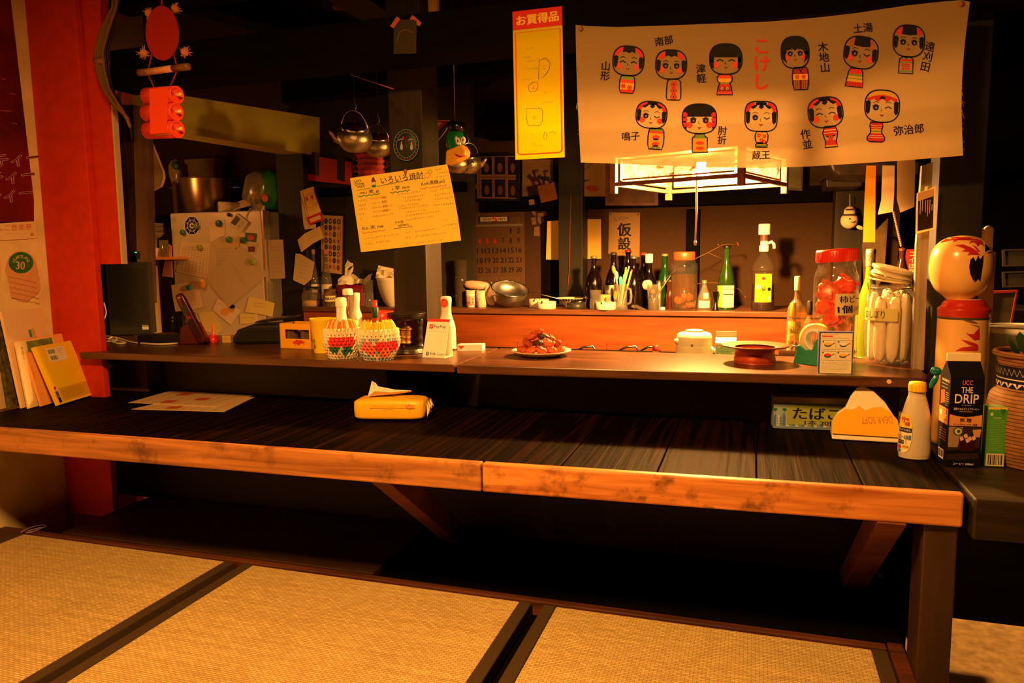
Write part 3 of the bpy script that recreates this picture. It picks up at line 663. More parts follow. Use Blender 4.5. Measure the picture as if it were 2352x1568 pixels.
    if hair == 'tuft': A([(-.38, -.97 * H), (.38, -.97 * H), (.40, -.55 * H), (.2, -.62 * H), (0, -.52 * H), (-.2, -.62 * H), (-.40, -.55 * H)], BK, 3)
    elif hair == 'bangs': A([(-.42, -.97 * H), (.45, -.97 * H), (.50, -.42 * H), (.1, -.36 * H), (-.46, -.42 * H)], BK, 3)
    elif hair == 'cap':
        A([se(-PI / 2 + t) for t in [-1.65 + .165 * i for i in range(21)]] + [(.80, .22), (.76, -.12), (-.76, -.12), (-.80, .22)], BK, 3)
        for sg in (-1, 1): A([(sg * .98, -.1), (sg * .96, .42), (sg * .74, .62), (sg * .74, -.12)], BK, 3)
    elif hair == 'bob':
        A([se(-PI / 2 + t) for t in [-1.7 + .17 * i for i in range(21)]] + [(.70, .1), (.55, -.2), (.2, -.28), (0, -.12), (-.2, -.28), (-.55, -.2), (-.70, .1)], BK, 3)
        for sg in (-1, 1): A([(sg * .99, -.1), (sg * .92, .45), (sg * .6, .78), (sg * .7, .3), (sg * .66, -.05)], BK, 3)
    elif hair == 'fan':
        for a in (-.5, 0, .5): A([(a * .2, -.92 * H), (a * 1.0 - .16, -.60 * H), (a * 1.0, -.48 * H), (a * 1.0 + .18, -.62 * H)], BK, 3)
        O(0, -.86 * H, .36, .12, BK, 3)
    elif hair == 'dot': O(0, -.42, .17, .15, BK, 4, PI, 2 * PI)
    if side:
        for sg in (-1, 1): A([(sg * .95, -.25), (sg * .93, .35), (sg * .80, .50), (sg * .70, .36), (sg * .66, -.22), (sg * .8, -.32)], BK, 3)
    if cheeks:
        for sg in (-1, 1): O(sg * .58, .36, .19, .19, PK, 2.6)
    for sg, e in zip((-1, 1), eyes):
        if e == 'o': O(sg * .36, .1, .17, .16, BK, 3.4); O(sg * .36 + .02, .11, .06, .07, BANNER, 4.4); LN([(sg * .36 - .2, .02), (sg * .36, -.1), (sg * .36 + .2, .02)], 1.6)
        elif e == 'v': LN([(sg * .36 - .2, .12), (sg * .36, .02), (sg * .36 + .2, .12)], 2.4)
        else: LN([(sg * .36 - .18, .06), (sg * .36, .17), (sg * .36 + .18, .06)], 2.4)
        LN([(sg * .36 - .17, -.18), (sg * .36, -.26), (sg * .36 + .17, -.18)], 1.3)
    LN([(-.03, .14), (-.05, .28), (.03, .30)], 1.1)
    A([(-.15, .45), (0, .50), (.15, .45), (0, .62)], RDK, 3)
    LN(ring, 2.9, BK, 5, True)
doll(1408, 106, 1479, 174, 1423, 174, 1458, 214, .08, 'tuft', 'vv', True, 'arc', True, 'yama')
doll(1506, 115, 1577, 182, 1531, 182, 1564, 230, .03, 'tuft', 'oo', True, 'rays', True, 'flowers', [(0, .6), (.1, .9), (.5, 1), (.9, 1), (1, .85)])
doll(1630, 101, 1704, 171, 1646, 171, 1683, 218, 0, 'cap', 'vv', False, None, True, 'tsugaru', [(0, .65), (.15, .95), (.35, .85), (.42, .6), (.6, .8), (1, 1)])
doll(1794, 84, 1858, 157, 1820, 155, 1857, 206, -.04, 'bob', 'oo', False, None, True, 'kimono')
doll(1938, 84, 2016, 158, 1943, 157, 1984, 200, .14, 'bangs', 'oc', True, 'loops', True, 'stripes', [(0, .6), (.2, .8), (1, 1)])
doll(2051, 58, 2123, 131, 2064, 131, 2097, 169, .06, 'bangs', 'oo', True, 'rays', False, 'obi', [(0, .6), (.15, .95), (1, 1)])
doll(1461, 233, 1532, 295, 1488, 295, 1525, 343, .10, 'fan', 'oc', True, 'arc', True, 'naruko')
doll(1567, 239, 1646, 307, 1590, 307, 1625, 350, 0, 'cap', 'oo', False, 'ears', True, 'hiji', [(0, .6), (.14, .7), (.22, .98), (1, 1)])
doll(1711, 233, 1785, 302, 1734, 302, 1764, 338, .02, 'fan', 'oc', True, 'arc', False, 'zao', [(0, .75), (.25, 1), (.55, .95), (.78, .7), (.84, .9), (1, .9)], 3.4)
doll(1856, 223, 1936, 293, 1890, 290, 1925, 338, -.10, 'fan', 'vv', True, 'arc', True, 'saku', [(0, .7), (.3, 1), (.6, .8), (.72, .7), (1, .85)])
doll(1986, 207, 2066, 281, 1992, 281, 2032, 326, .05, 'dot', 'ov', True, 'band', False, 'yaji', [(0, .7), (.18, .75), (.36, .65), (.55, .65), (.75, 1), (.92, 1), (1, .7)])
for body, x, y, h, rot, ver in (('山形', 1392, 141, 21, .06, 1), ('南部', 1503, 87, 20, -.16, 0), ('津軽', 1609, 147, 21, -.06, 1), ('木地山', 1889, 97, 22, -.10, 1), ('土湯', 1959, 56, 21, -.10, 0),
                                ('遠刈田', 2138, 96, 22, .22, 1), ('鳴子', 1428, 304, 20, -.06, 0), ('肘折', 1660, 290, 20, .06, 1), ('蔵王', 1727, 347, 20, -.04, 0), ('作並', 1848, 297, 22, -.18, 1), ('弥治郎', 2052, 290, 22, -.10, 0)):
    if ver: bs.text(body, x, y, h, BK, rot, .022, 3, None, 'c', True)
    else: bs.text(body, x, y, h, BK, rot, .022, 3)
bs.text('こけし', 1750, 86, 38, RD, 0, .03, 3, None, 'c', True)
bs.mb.obj('printed_cloth', bnt)
for px, py in ((1334, 66), (2208, 9)):
    MB().ball(ony(px, py, YBN - .003), (.006, .005, .006), mat((150, 90, 44), .35), 12, 8).obj('thumbtack', bnt)
# frayed threads on the cut edges
for i in range(26):
    fm = MB()
    if i % 2: x, y = 1330 + rnd.uniform(-2, 4), rnd.uniform(90, 365); d = (-rnd.uniform(2, 7), rnd.uniform(-3, 6))
    else: x, y = 2208 + rnd.uniform(-2, 0), rnd.uniform(190, 340); d = (rnd.uniform(3, 8), rnd.uniform(2, 16))
    fm.tube([SB(x, y), SB(x + d[0] * .5, y + d[1] * .3, .003), SB(x + d[0], y + d[1], .004)], .0004, BANNER, 4).obj('frayed_thread', bnt)

# ---- tall yellow sale poster
SP = plane((0, 1.944, 0), (0, -1, 0))
YPAP = cloth('yellow_paper', (255, 226, 20), .42, 0); REDP = mat((206, 40, 28), .7); REDO = mat((224, 84, 24), .7)
q = on_quad(SP, ((1177, 27), (1291, 14), (1297, 361), (1184, 367)), 3.0)
ps = Sheet(q)
P = [(0, 0), (100, 0), (100, 300), (0, 300)]
ps.fill(P, YPAP); ps.rect(0, 0, 100, 38, REDP)
ps.text('お買得品', 50, 9, 20, mat((236, 190, 80), .7), -.02, .045, 2, 84, 'c')
rr = [(5, 44), (95, 44)] + [(95 - 7 + 7 * math.cos(a), 290 - 7 + 7 * math.sin(a)) for a in [i * PI / 8 for i in range(5)]] + [(12 + 7 * math.cos(a), 283 + 7 * math.sin(a)) for a in [PI / 2 + i * PI / 8 for i in range(5)]]
ps.line(rr, 2.6, REDO, 2, True)
ps.line([(52, 103), (66, 100), (74, 110), (72, 122), (64, 134), (50, 142), (52, 103)], .9, INK); ps.line([(60, 116), (63, 114)], .9, INKR); ps.line([(60, 122), (64, 120)], .9, INKR)
ps.line([(29, 153), (38, 146), (48, 147), (49, 157), (42, 166), (31, 164)], .9, INK, 2, True); ps.text('よ', 39, 152, 8, INKR, 0, 0, 2, None, 'c')
ps.line([(24, 198), (52, 199), (57, 204), (56, 226), (50, 234), (27, 233), (24, 216)], .9, INK, 2, True); ps.text('( )', 40, 214, 7, INKR, 0, 0, 2, None, 'c')
ps.line([(60, 248), (63, 248), (65, 257), (64, 263), (59, 263), (58, 256)], .8, INKG, 2, True); ps.line([(70, 250), (78, 247), (82, 252)], .8, INKR)
for i, (x, y, w_) in enumerate(((26, 76, 16), (20, 93, 14), (24, 102, 20), (24, 117, 26), (16, 138, 18), (60, 168, 8), (54, 188, 26), (30, 249, 10), (32, 268, 10), (34, 273, 22), (28, 283, 16))): ps.scribble(x, y, w_, 3, INKGREY, -.02, 2, i)
sheet_thing(ps, 'sale_poster', 'tall yellow paper poster with red heading pinned on the overhead beam', 'poster')
# ---- yellow handwritten drink menu on the post
SM = plane((0, PY0 - .006, 0), (0, -1, 0)); YM = mat((246, 216, 92), .7)
ms = Sheet(SM); MQ = [(804, 409), (860, 401), (950, 389), (1027, 377), (1033, 400), (1043, 450), (1052, 500), (1059, 552), (960, 564), (829, 579), (822, 530)]
ms.fill(MQ, YM); r8 = -.135
def MZ(zx, zy): return 500 + zx / 3.137, 350 + zy / 3.137
def mt(s_, zx, zy, h, m=INK, rot=r8, b=.0, w_=None): x, y = MZ(zx, zy); ms.text(s_, x, y, h / 3.137, m, rot, b, 2, w_)
def ml(pts, w_, m): ms.line([MZ(*p) for p in pts], w_, m)
BLU = mat((60, 70, 60), .7); MGR = mat((50, 130, 70), .7); MPK = mat((220, 90, 90), .7)
mt("Let's", 985, 197, 20); mt('Drink', 988, 219, 20); mt('SAKE', 1003, 240, 18); ml([(1003, 272), (1100, 258)], .9, MGR)
mt('いろいろ焼酎', 1172, 178, 52, w_=98); ml([(1148, 246), (1240, 226), (1340, 206), (1430, 186), (1495, 188)], .9, BLU)
for k in range(3): ml([(1220 + k * 60, 236 - k * 14), (1240 + k * 60, 218 - k * 12), (1252 + k * 60, 230 - k * 14), (1262 + k * 60, 218 - k * 12)], .7, BLU)
ms.fill([MZ(*p) for p in ((1108, 200), (1116, 178), (1126, 178), (1134, 198), (1140, 205), (1140, 250), (1112, 252))], mat((130, 60, 40), .7), 2); ms.fill([MZ(*p) for p in ((1112, 215), (1138, 211), (1139, 232), (1112, 235))], PAPER, 3); ms.fill([MZ(*p) for p in ((1112, 236), (1140, 233), (1140, 250), (1112, 252))], MGR, 3)
def blossom(zx, zy, r, m): ml([(zx + (r if i % 2 == 0 else r * .6) * math.cos(i * PI / 5), zy + (r if i % 2 == 0 else r * .6) * math.sin(i * PI / 5)) for i in range(11)], .8, m)
blossom(1510, 165, 24, MPK); blossom(1530, 138, 18, MGR)
for s_, x, y, col, m_ in (('mu 麦 gi', 1024, 278, (1015, 1168, 318, 298), MGR), ('i 芋 mo', 1255, 246, (1245, 1385, 292, 272), MGR), ('KoK黒糖utō', 1465, 212, (1460, 1650, 264, 236), MPK), ('Ko 米 me', 1042, 532, (1042, 1210, 582, 560), MPK)):
    mt(s_, x, y, 30, w_=(col[1] - col[0]) / 3.137 * .9)
    ml([(col[0] + (col[1] - col[0]) * i / 8, col[2] + (col[3] - col[2]) * i / 8 + (4 if i % 2 else -4)) for i in range(9)], 1.8 if m_ is MGR else 1.3, m_)
mt('その他', 1275, 496, 20); mt('others', 1300, 516, 20); ml([(1268, 550), (1385, 534)], 1, BLU); ml([(1385, 525), (1402, 532), (1388, 543)], 1, BLU)
rows = [(1008, 350, 70), (1100, 335, 110), (1010, 383, 60), (1105, 367, 105), (1015, 413, 60), (1112, 400, 150), (1018, 445, 40), (1120, 430, 130), (1020, 478, 30), (1115, 462, 155),
        (1290, 304, 60), (1350, 296, 110), (1335, 328, 160), (1345, 352, 130), (1300, 388, 160), (1305, 408, 60), (1360, 400, 165), (1355, 432, 150), (1352, 456, 260), (1355, 486, 200),
        (1530, 280, 60), (1600, 262, 80), (1560, 308, 130), (1562, 338, 140), (1555, 382, 140), (1630, 378, 70), (1050, 622, 70), (1125, 612, 180), (1060, 662, 60), (1140, 648, 100),
        (1420, 570, 160), (1420, 608, 230), (1350, 578, 40), (1350, 616, 40), (1350, 660, 50), (1430, 652, 200), (1615, 528, 115), (1690, 548, 35), (1620, 490, 40), (1565, 125, 50), (1580, 150, 85), (1570, 178, 100)]
for i, (zx, zy, ln) in enumerate(rows):
    x, y = MZ(zx, zy); ms.scribble(x, y - 2, ln / 3.137, 4.2, mat((150, 100, 40), .7) if i % 3 else mat((120, 90, 30), .7), r8, 2, i)
for i, s_ in enumerate(('450', '500', '600', '500')): mt(s_, 1180 + 4 * i, 318 + 31 * i, 17, mat((150, 100, 40), .7))
sheet_thing(ms, 'drink_menu', 'yellow handwritten drink list pinned slanting across the main post', 'menu')
MB().ball(ony(931, 393, PY0 - .010), (.0055, .006, .0075), mat((170, 110, 40), .35), 12, 8).obj('menu_pin', None); tag(bpy.data.objects['menu_pin'], 'small brown pin holding the yellow drink list on the post', 'pin')
# ---- note and tapes at the head of the post, mask plaque, keyhole sticker
SQ = plane((0, 1.946, 0), (0, -1, 0))
nt_ = Sheet(SQ); nt_.slab([(905, 45), (957, 45), (956, 123), (904, 124)], mat((46, 38, 24), .6), .0006)
nt_.line([(912, 95), (916, 78), (924, 70), (936, 68), (950, 76)], 1.2, mat((120, 84, 48), .7), 1); nt_.line([(910, 100), (918, 74), (930, 66)], 1.0, mat((110, 76, 44), .7), 1)
note = sheet_thing(nt_, 'dark_card', 'dark square card taped to the beam above the main post', 'card')
for pts in (((911, 38), (919, 43), (904, 65), (896, 60)), ((947, 34), (968, 52), (963, 61), (941, 44))): Sheet(SQ).slab(pts, mat((176, 84, 50), .6), .0004).mb.obj('tape_strip', note)
SPO = plane((0, PY0 - .002, 0), (0, -1, 0))
mk = MB(); mc = ony(933, 333, PY0); s_ = mpp(mc); RX = Matrix.Rotation(PI / 2, 3, 'X')
mk.lathe(mc, [(30.5 * s_, 0), (30.5 * s_, .004), (28 * s_, .008), (.001, .010)], mat((34, 36, 28), .5), 40, RX, sy=1.22)
pq = Sheet(plane((0, PY0 - .0112, 0), (0, -1, 0)), mk); TEAL = mat((80, 140, 104), .6); WH_ = mat((170, 170, 150), .6)
def arcp(rx, ry): return [(933 + rx * math.cos(i * PI / 18), 333 + ry * math.sin(i * PI / 18)) for i in range(36)]
pq.line(arcp(28.5, 35.5), 1.6, TEAL, 1, True); pq.line(arcp(22, 28.5), 1.3, TEAL, 1, True)
for i in range(22): a = i * 2 * PI / 22; pq.oval(933 + 25.2 * math.cos(a), 333 + 32 * math.sin(a), 1.3, 1.3, INKR, 1, n=8)
for x in (922, 945): pq.fill([(x, 323), (x + 3.5, 337), (x + 3, 343), (x - 1, 345), (x - 3, 340)], WH_, 1); pq.line([(x - 7, 322), (x - 1, 319), (x + 4, 321)], 1.5, WH_, 1)
pq.oval(926.5, 316, 2.4, 2.6, INKR, 1, n=10); pq.line([(933, 333), (935, 336), (933, 338)], 1, TEAL, 1)
for k in range(7): pq.line([(914 + k, 322 + 5 * k), (952 - k, 320 + 5 * k)], .6, mat((84, 80, 40), .6), .6)
tag(mk.obj('round_plaque', None), 'oval dark plaque with a painted face on the main post', 'plaque')
kq = MB(); kc = ony(924, 731, PY0); kk = mpp(kc)
kq.lathe(kc, [(6.5 * kk, 0), (6.5 * kk, .003), (5.5 * kk, .0045)], mat((214, 190, 150), .4, .3), 20, RX); kq.box(kc + Vector((0, -.0048, -.003)), (.003, .001, .008), INK); kq.ball(kc + Vector((0, -.0045, .001)), (.003, .001, .003), INK)
tag(kq.obj('lock_plate', None), 'small round pale keyhole plate on the main post', 'lock plate')
hk = MB(); hp = ony(1331, 242, 2.0); hk.tube([hp + Vector((0, .02, -.02)), hp + Vector((0, 0, -.012)), hp + Vector((-.008, 0, -.004)), hp + Vector((-.006, 0, .006)), hp + Vector((.004, 0, .006))], .0014, DULLSTEEL)
tag(hk.obj('wall_hook', None), 'small bent wire hook beside the left edge of the banner', 'hook')
# ---- papers on the left wall (they face +x)
SL = plane((XL + .004, 0, 0), (1, 0, 0))
SL.n = Vector((1, 0, 0))
POST = mat((120, 22, 18), .35, var=.75, bscale=4.5, name='poster_print'); OUTL = mat((214, 170, 130), .6)
wp = Sheet(SL); wp.slab([(-120, -60), (18, -60), (78, 459), (78, 508), (-120, 520)], POST, .0006)
for i, (x, y) in enumerate(((-14, 358), (-26, 398), (-30, 440))):
    for bold, m_, l_ in ((.05, OUTL, 1), (.0, mat((90, 20, 16), .5), 2)): wp.text('ティー', x, y, 30, m_, -.12, bold, l_, 104)
for i, (x, y, w_) in enumerate(((2, 181, 12), (22, 215, 14), (0, 254, 26), (28, 283, 12))): wp.line([(x, y), (x + w_, y + 1.5)], 1.8, mat((170, 80, 60), .6), 1)
sheet_thing(wp, 'red_poster', 'large dark red poster with outlined lettering on the plaster wall', 'poster')
ws2 = Sheet(SL); ws2.slab([(-60, 512), (78, 508), (83, 547), (-60, 556)], mat((232, 202, 158), .7), .0006)
ws2.text('りんご音楽祭', -22, 516, 15, mat((206, 90, 60), .7), -.03, 0, 1, 95); ws2.scribble(8, 536, 56, 3, mat((220, 140, 90), .7), -.02, 1, 3)
ws2.oval(73, 538, 4.6, 4.2, mat((206, 150, 60), .3), 3)
sheet_thing(ws2, 'festival_strip', 'pale paper strip with red festival lettering under the red poster', 'poster')
hc = Sheet(SL)
shape = [(13, 620), (15, 604), (22, 590), (33, 580), (45, 577), (60, 578), (73, 586), (82, 600), (86, 618)]
right = [(86 + i * 1.2 + (1.5 if i % 2 else -1), 618 + i * 7) for i in range(1, 7)]; bottom = [(93 - 2 * i - i * i * .35, 664 + i * 4.0 - (1.5 if i % 2 else 0)) for i in range(8)]
lower = [(62 - 4 * i, 695 - .9 * i * (1 if i < 5 else 1.3) - (2 if i % 2 else 0)) for i in range(8)]; left = [(28 - 1.6 * i - (1.5 if i % 2 else 0), 684 - 8 * i) for i in range(8)]
hc.slab(shape + right + bottom + lower + left, mat((216, 160, 116), .6), .002)
hc.oval(48, 603, 28.5, 24.5, mat((42, 110, 40), .5), 1)
for i, ch in enumerate('HEARTLAND'):
    a = -PI / 2 + (i - 4) * .32; hc.text(ch, 48 + 20.5 * math.cos(a) - 3.0 * math.cos(a + PI / 2), 603 + 17.5 * math.sin(a) - 3 * math.sin(a + PI / 2) , 7, mat((220, 190, 140), .6), a + PI / 2, .01, 2)
hc.text('30', 37, 600, 18, mat((226, 170, 120), .6), .05, .02, 2, 20); hc.text('th', 60, 606, 6, mat((120, 130, 60), .6), 0, 0, 2)
for k in range(5): hc.line([(18 + k * 2 + (66 / 12) * i, 634 + k * 12 + 1.2 * i + (2 if i % 2 else 0)) for i in range(13)], .9, mat((150, 90, 56), .6), 1)
sheet_thing(hc, 'bottle_shaped_card', 'scalloped pink card with a green oval printed HEARTLAND 30', 'card')
h2 = Sheet(SL); h2.slab([(-50, 580), (-6, 586), (2, 600), (3, 640), (-4, 652), (-50, 650)], mat((226, 190, 140), .6), .002); sheet_thing(h2, 'scalloped_card', 'pale scalloped card cut off by the picture edge beside the pink card', 'card')
# ---- books leaning in the corner
BE = (onz(215, 909, ZT) - onz(137, 933, ZT)).normalized(); BH = Vector((BE.y, -BE.x, 0)); BD = [9]
def book(name, label, BL, BR, TL, t, cover, spine=None, pages=None, art=None):
    bl, br = onz(*BL, ZT), onz(*BR, ZT); v = ray(*TL); e = BE * (br - bl).length
    up_ = v * (bl.dot(e) / v.dot(e)) - bl; n = e.cross(up_).normalized(); n = -n if n.x < 0 else n
    d = bl.dot(BH); bl = bl + BH * min(0, BD[0] - d); BD[0] = bl.dot(BH) - t - .006
    bl = bl + Vector((0, 0, .0006 + abs(n.z) * (t + .0012))); br = bl + e; tl = bl + up_
    r = thing(name, label, 'book', (bl + br) / 2, 'books leaning in the corner')
    c = MB(); c.prism([bl, br, br + up_, bl + up_], -n * .0012, cover); c.prism([bl - n * t, br - n * t, br + up_ - n * t, bl + up_ - n * t], -n * .0012, cover)
    c.prism([bl, bl + up_, bl + up_ - n * (t + .001), bl - n * (t + .001)], e.normalized() * -.0012, spine or cover)
    S_ = facet(bl + up_, e, -up_)
    if S_.n.dot(tl) > 0: S_.n.negate()
    f = lambda x, y, off=0, S_=S_: (bl + up_) + e * (x / 100) - up_ * (y / 100) + n * off
    f.n = n
    sh_ = Sheet(f, c)
    if art: art(sh_)
    c.obj('cover', r)
    MB().prism([bl + e * .004 - n * .0015 + up_ * .004, br - e * .012 - n * .0015 + up_ * .004, br - e * .012 + up_ * .992 - n * .0015, bl + e * .004 + up_ * .992 - n * .0015], -n * (t - .0015), mat((222, 206, 176), .8)).obj('pages', r)
    return r
def bars(s, x, y, w_, h, m=INK, k=14, lay=2):
    r = random.Random(int(x * 3 + y)); cx_ = x
    while cx_ < x + w_: ww = r.choice((.4, .4, .8, 1.1)) * w_ / k; s.rect(cx_, y, cx_ + ww, y + h, m, lay); cx_ += ww + r.choice((.5, .9)) * w_ / k
def art_y(s):
    s.rect(22, 6, 72, 30, PAPER); bars(s, 27, 9, 18, 7); bars(s, 27, 20, 18, 7); [s.scribble(50, 9 + 4 * i, 18, 1.5, INKGREY, 0, 2, i) for i in range(3)]
    s.fill([(14, 74), (96, 74), (96, 96), (14, 96)], mat((206, 160, 20), .6), 1); s.text('まつもと', 8, 10, 5, PAPER, 0, 0, 2, None, 'c', True); s.rect(3, 78, 10, 97, INK); s.text('日本', 6.5, 79, 5, YL, 0, 0, 3, None, 'c', True); s.oval(6, 72, 3, 3, INKR)
    [s.scribble(20, 78 + 3 * i, 60, 1, mat((170, 120, 20), .6), 0, 2, i) for i in range(5)]
def art_p(s): s.rect(16, 4, 62, 20, PAPER); bars(s, 22, 6, 16, 8); bars(s, 24, 24, 16, 7); [s.scribble(42, 8 + 4 * i, 18, 1.4, INKGREY, 0, 2, i) for i in range(2)]; s.text('のんびり歩く', 3, 40, 3, mat((180, 90, 50), .7), 0, 0, 2, None, 'c', True)
def art_w(s):
    cs = [(.4, mat((60, 150, 160), .6)), (1.2, YL), (0, YL), (.8, YL), (1.6, YL), (0, YL), (.8, YL), (1.6, mat((60, 140, 150), .6))]
    for i, (x, y) in enumerate(((52, 22), (60, 21), (46, 31), (54, 30), (62, 29), (48, 40), (56, 39), (64, 38))): s.rect(x, y, x + 7, y + 8, cs[i][1]); s.text('まつもと文化新'[i % 7], x + 3.5, y + 2, 4, mat((120, 90, 40), .7), 0, 0, 2, None, 'c')
    s.text('MATSUMOTO JOURNAL', 34, 50, 3, INK, 0, 0, 2, 56)
def art_m(s): s.rect(26, 2, 96, 40, mat((120, 140, 60), .6, var=.5, bscale=40)); s.fill([(26, 40), (96, 40), (96, 100), (50, 100)], mat((70, 40, 22), .6, var=.5, bscale=50)); s.oval(62, 46, 20, 14, mat((170, 110, 60), .6), 2); s.text('きのこ', 12, 8, 6, INK, 0, 0, 2, None, 'c', True)
book('yellow_book', 'bright yellow paperback with a barcode panel leaning foremost in the corner', (137, 933), (215, 909), (80, 800), .012, mat((240, 196, 10), .45), None, None, art_y)
book('peach_book', 'peach orange paperback behind the yellow paperback', (97, 934), (190, 908), (50, 782), .007, mat((244, 170, 92), .5), None, None, art_p)
book('mushroom_booklet', 'thin booklet with a brown mushroom picture in front of the white magazine', (66, 939), (170, 915), (36, 786), .004, mat((238, 206, 160), .5), None, None, art_m)
book('white_magazine', 'tall white magazine with small yellow and teal character tiles', (53, 938), (172, 913), (4, 717), .008, mat((236, 202, 166), .5), None, None, art_w)
book('floral_book', 'dark green floral book between the cream book and the white magazine', (24, 938), (60, 930), (-14, 722), .010, mat((96, 88, 50), .5, var=.8, bscale=60), mat((90, 84, 50), .5, var=.8, bscale=60))
book('cream_book', 'cream book with a dark stripe standing last against the plaster wall', (-30, 949), (32, 934), (-52, 748), .016, mat((222, 190, 140), .6), mat((60, 40, 26), .6))
# ================================================================== things on the serving shelf, left to right
AMB = mat((120, 60, 24), .4)
# ---- router, flat black box, small speaker, LED adaptor, white cable
mo = MB(); RB = mat((46, 42, 36), .5); RB2 = mat((30, 27, 24), .5)
N_ = colx(254, 2.27, ZS); N_.z = ZS + .004; R_ = colx(350, 2.34, ZS); R_.z = N_.z; e = (R_ - N_); bk_ = Vector((-e.y, e.x, 0)).normalized() * .06; left = (colx(233, 2.31, ZS) - N_); left.z = 0
H_ = ony(300, 602, 2.30).z - N_.z
rt = thing('router', 'tall black ribbed internet router box beside the red pillar', 'router', N_ + e / 2 - Vector((0, 0, .004)))
mo.prism([N_, R_, R_ + bk_, N_ + left], (0, 0, H_), RB); u_ = Vector((0, 0, 1))
fs_ = facet(N_ + u_ * H_, e, -u_ * H_); fs_.n.negate() if fs_.n.y > 0 else None
for i in range(44): y = 9 + i * 1.85; mo.prism([fs_(8, y, .0004), fs_(94, y, .0004), fs_(94, y + .9, .0004), fs_(8, y + .9, .0004)], fs_.n * .0016, RB)
hous = mo.obj('housing', rt, bev=.002)
k = Sheet(fs_); k.rect(77, 87, 92, 94, PAPER); k.scribble(79, 88, 11, 1.8, INKB, 0, 3, 1); k.scribble(79, 91, 11, 1.8, INKB, 0, 3, 2); k.mb.obj('sticker', hous)
f2 = facet(N_ + left + u_ * H_, -left, -u_ * H_); f2.n = f2.n if f2.n.x < 0 else -f2.n
k = Sheet(lambda x, y, off=0: (N_ + left + u_ * H_) - left * (x / 100) - u_ * H_ * (y / 100) + f2.n * off); k.S.n = f2.n
k.rect(18, 5, 32, 42, PAPER, 2); k.rect(18, 11, 32, 40, mat((50, 130, 90), .5), 3)
for i in range(4): k.oval(70, 12 + i * 9, 12, 3, INK, 2, n=10)
k.rect(0, 0, 100, 100, RB2, 0); k.rect(60, 53, 90, 57, INK, 2); k.rect(50, 68, 85, 72, INK, 2); k.mb.obj('port_panel', hous)
MB().span((N_.x - .005, N_.y, ZS + .0002), (R_.x - .02, R_.y + .03, ZS + .004), RB2).obj('foot', rt)
fb = MB(); a, b = onz(316, 791, ZS), onz(418, 789, ZS); hexa(fb, a, b, .033, Vector((.02, .10, 0)), mat((24, 22, 20), .3, spec=.5)); tag(fb.obj('recorder_box', None, bev=.003), 'flat glossy black box lying between the router and the handset', 'box')
sp = thing('cube_speaker', 'small rounded black cube gadget with two buttons on the flat box', 'speaker', onz(395, 789, ZS) + Vector((.03, .03, .034)))
q0 = WORLD(sp); s_ = mpp(q0); w_ = 50 * s_
pillow(MB(), q0 + Vector((0, .0, 25 * s_ + .001)), (w_, w_ * .7, 50 * s_), mat((22, 20, 19), .3, spec=.5), rotm(0, 0, -.25), 7, 24, 12).obj('body', sp)
for dz in (.74, .58): MB().lathe(q0 + Vector((-w_ * .34, -w_ * .30, 50 * s_ * dz)), [(3 * s_, 0), (2.6 * s_, .003)], mat((150, 140, 120), .3, .6), 12, rotm(PI / 2, 0, -.45)).obj('button', sp)
ad = thing('power_adaptor', 'small black plug adaptor with a green light on the brown stud', 'adaptor', ony(310, 596, 2.37))
MB().box(ony(311, 586, 2.37), (.028, .02, .030), BLACKP).obj('body', ad); MB().box(ony(312, 579.5, 2.359), (.0085, .001, .004), glow('green_led', (60, 255, 60), 2.5)).obj('status_light', ad)
cb = [(238, 695, 2.26), (243, 720, 2.255), (232, 745, 2.25), (226, 765, 2.25), (236, 780, 2.24), (262, 786, 2.2), (268, 795, 2.1), (240, 800, 2.08), (228, 793, 2.12), (243, 786, 2.16), (275, 792, 2.1), (290, 798, 2.06), (270, 801, 2.04), (250, 792, 2.12), (262, 784, 2.2), (300, 796, 2.09), (325, 800, 2.06), (370, 800, 2.05), (417, 795, 2.10)]
pts = [ony(*c) for c in cb]
for p in pts: p.z = max(p.z, ZS + .004)
sm = []
for i in range(len(pts) - 1):
    a, b, c_, d_ = pts[max(i - 1, 0)], pts[i], pts[i + 1], pts[min(i + 2, len(pts) - 1)]
    for t in (0, .25, .5, .75): sm.append(.5 * (2 * b + (c_ - a) * t + (2 * a - 5 * b + 4 * c_ - d_) * t * t + (3 * b - a - 3 * c_ + d_) * t ** 3))
for p in sm: p.z = max(p.z, ZS + .0035)
tag(MB().tube(sm, .0032, mat((226, 206, 160), .5), 8).obj('phone_cable', None), 'cream cable coiling from the router to the red handset', 'cable')
# ---- cordless handset in its cradle
PHR = mat((80, 22, 20), .25, spec=.5); PHD = mat((50, 14, 14), .4)
ph = thing('cordless_phone', 'dark red cordless handset standing in its slanted cradle', 'phone', onz(448, 790, ZS))
p0 = WORLD(ph); s_ = mpp(p0); ex_ = Vector((CR.x, CR.y, 0)).normalized(); ey_ = Vector((-ex_.y, ex_.x, 0))
def pp(u, v, d=0.): return p0 + ex_ * (u * s_) + Vector((0, 0, v * s_)) + ey_ * d
MB().prism([pp(-31, 0, -.02), pp(24, 0, -.02), pp(30, 6, -.02), pp(10, 50, -.02), pp(-4, 52, -.02), pp(-29, 38, -.02)], ey_ * .05, PHR).obj('cradle', ph, bev=.006)
ax = (pp(-23, 118) - pp(24, 12)).normalized(); nx_ = ax.cross(ey_).normalized(); XM = Matrix((nx_, ey_, ax)).transposed(); L_ = (pp(-23, 118) - pp(24, 12)).length
hb = MB(); pillow(hb, (pp(-19, 112) + pp(22, 10)) / 2 + ey_ * -.024, (20 * s_, .024, L_ * 1.05), PHR, XM, 5, 20, 14); hset = hb.obj('handset', ph)
hp_ = (pp(-19, 112) + pp(22, 10)) / 2 - ey_ * .0365
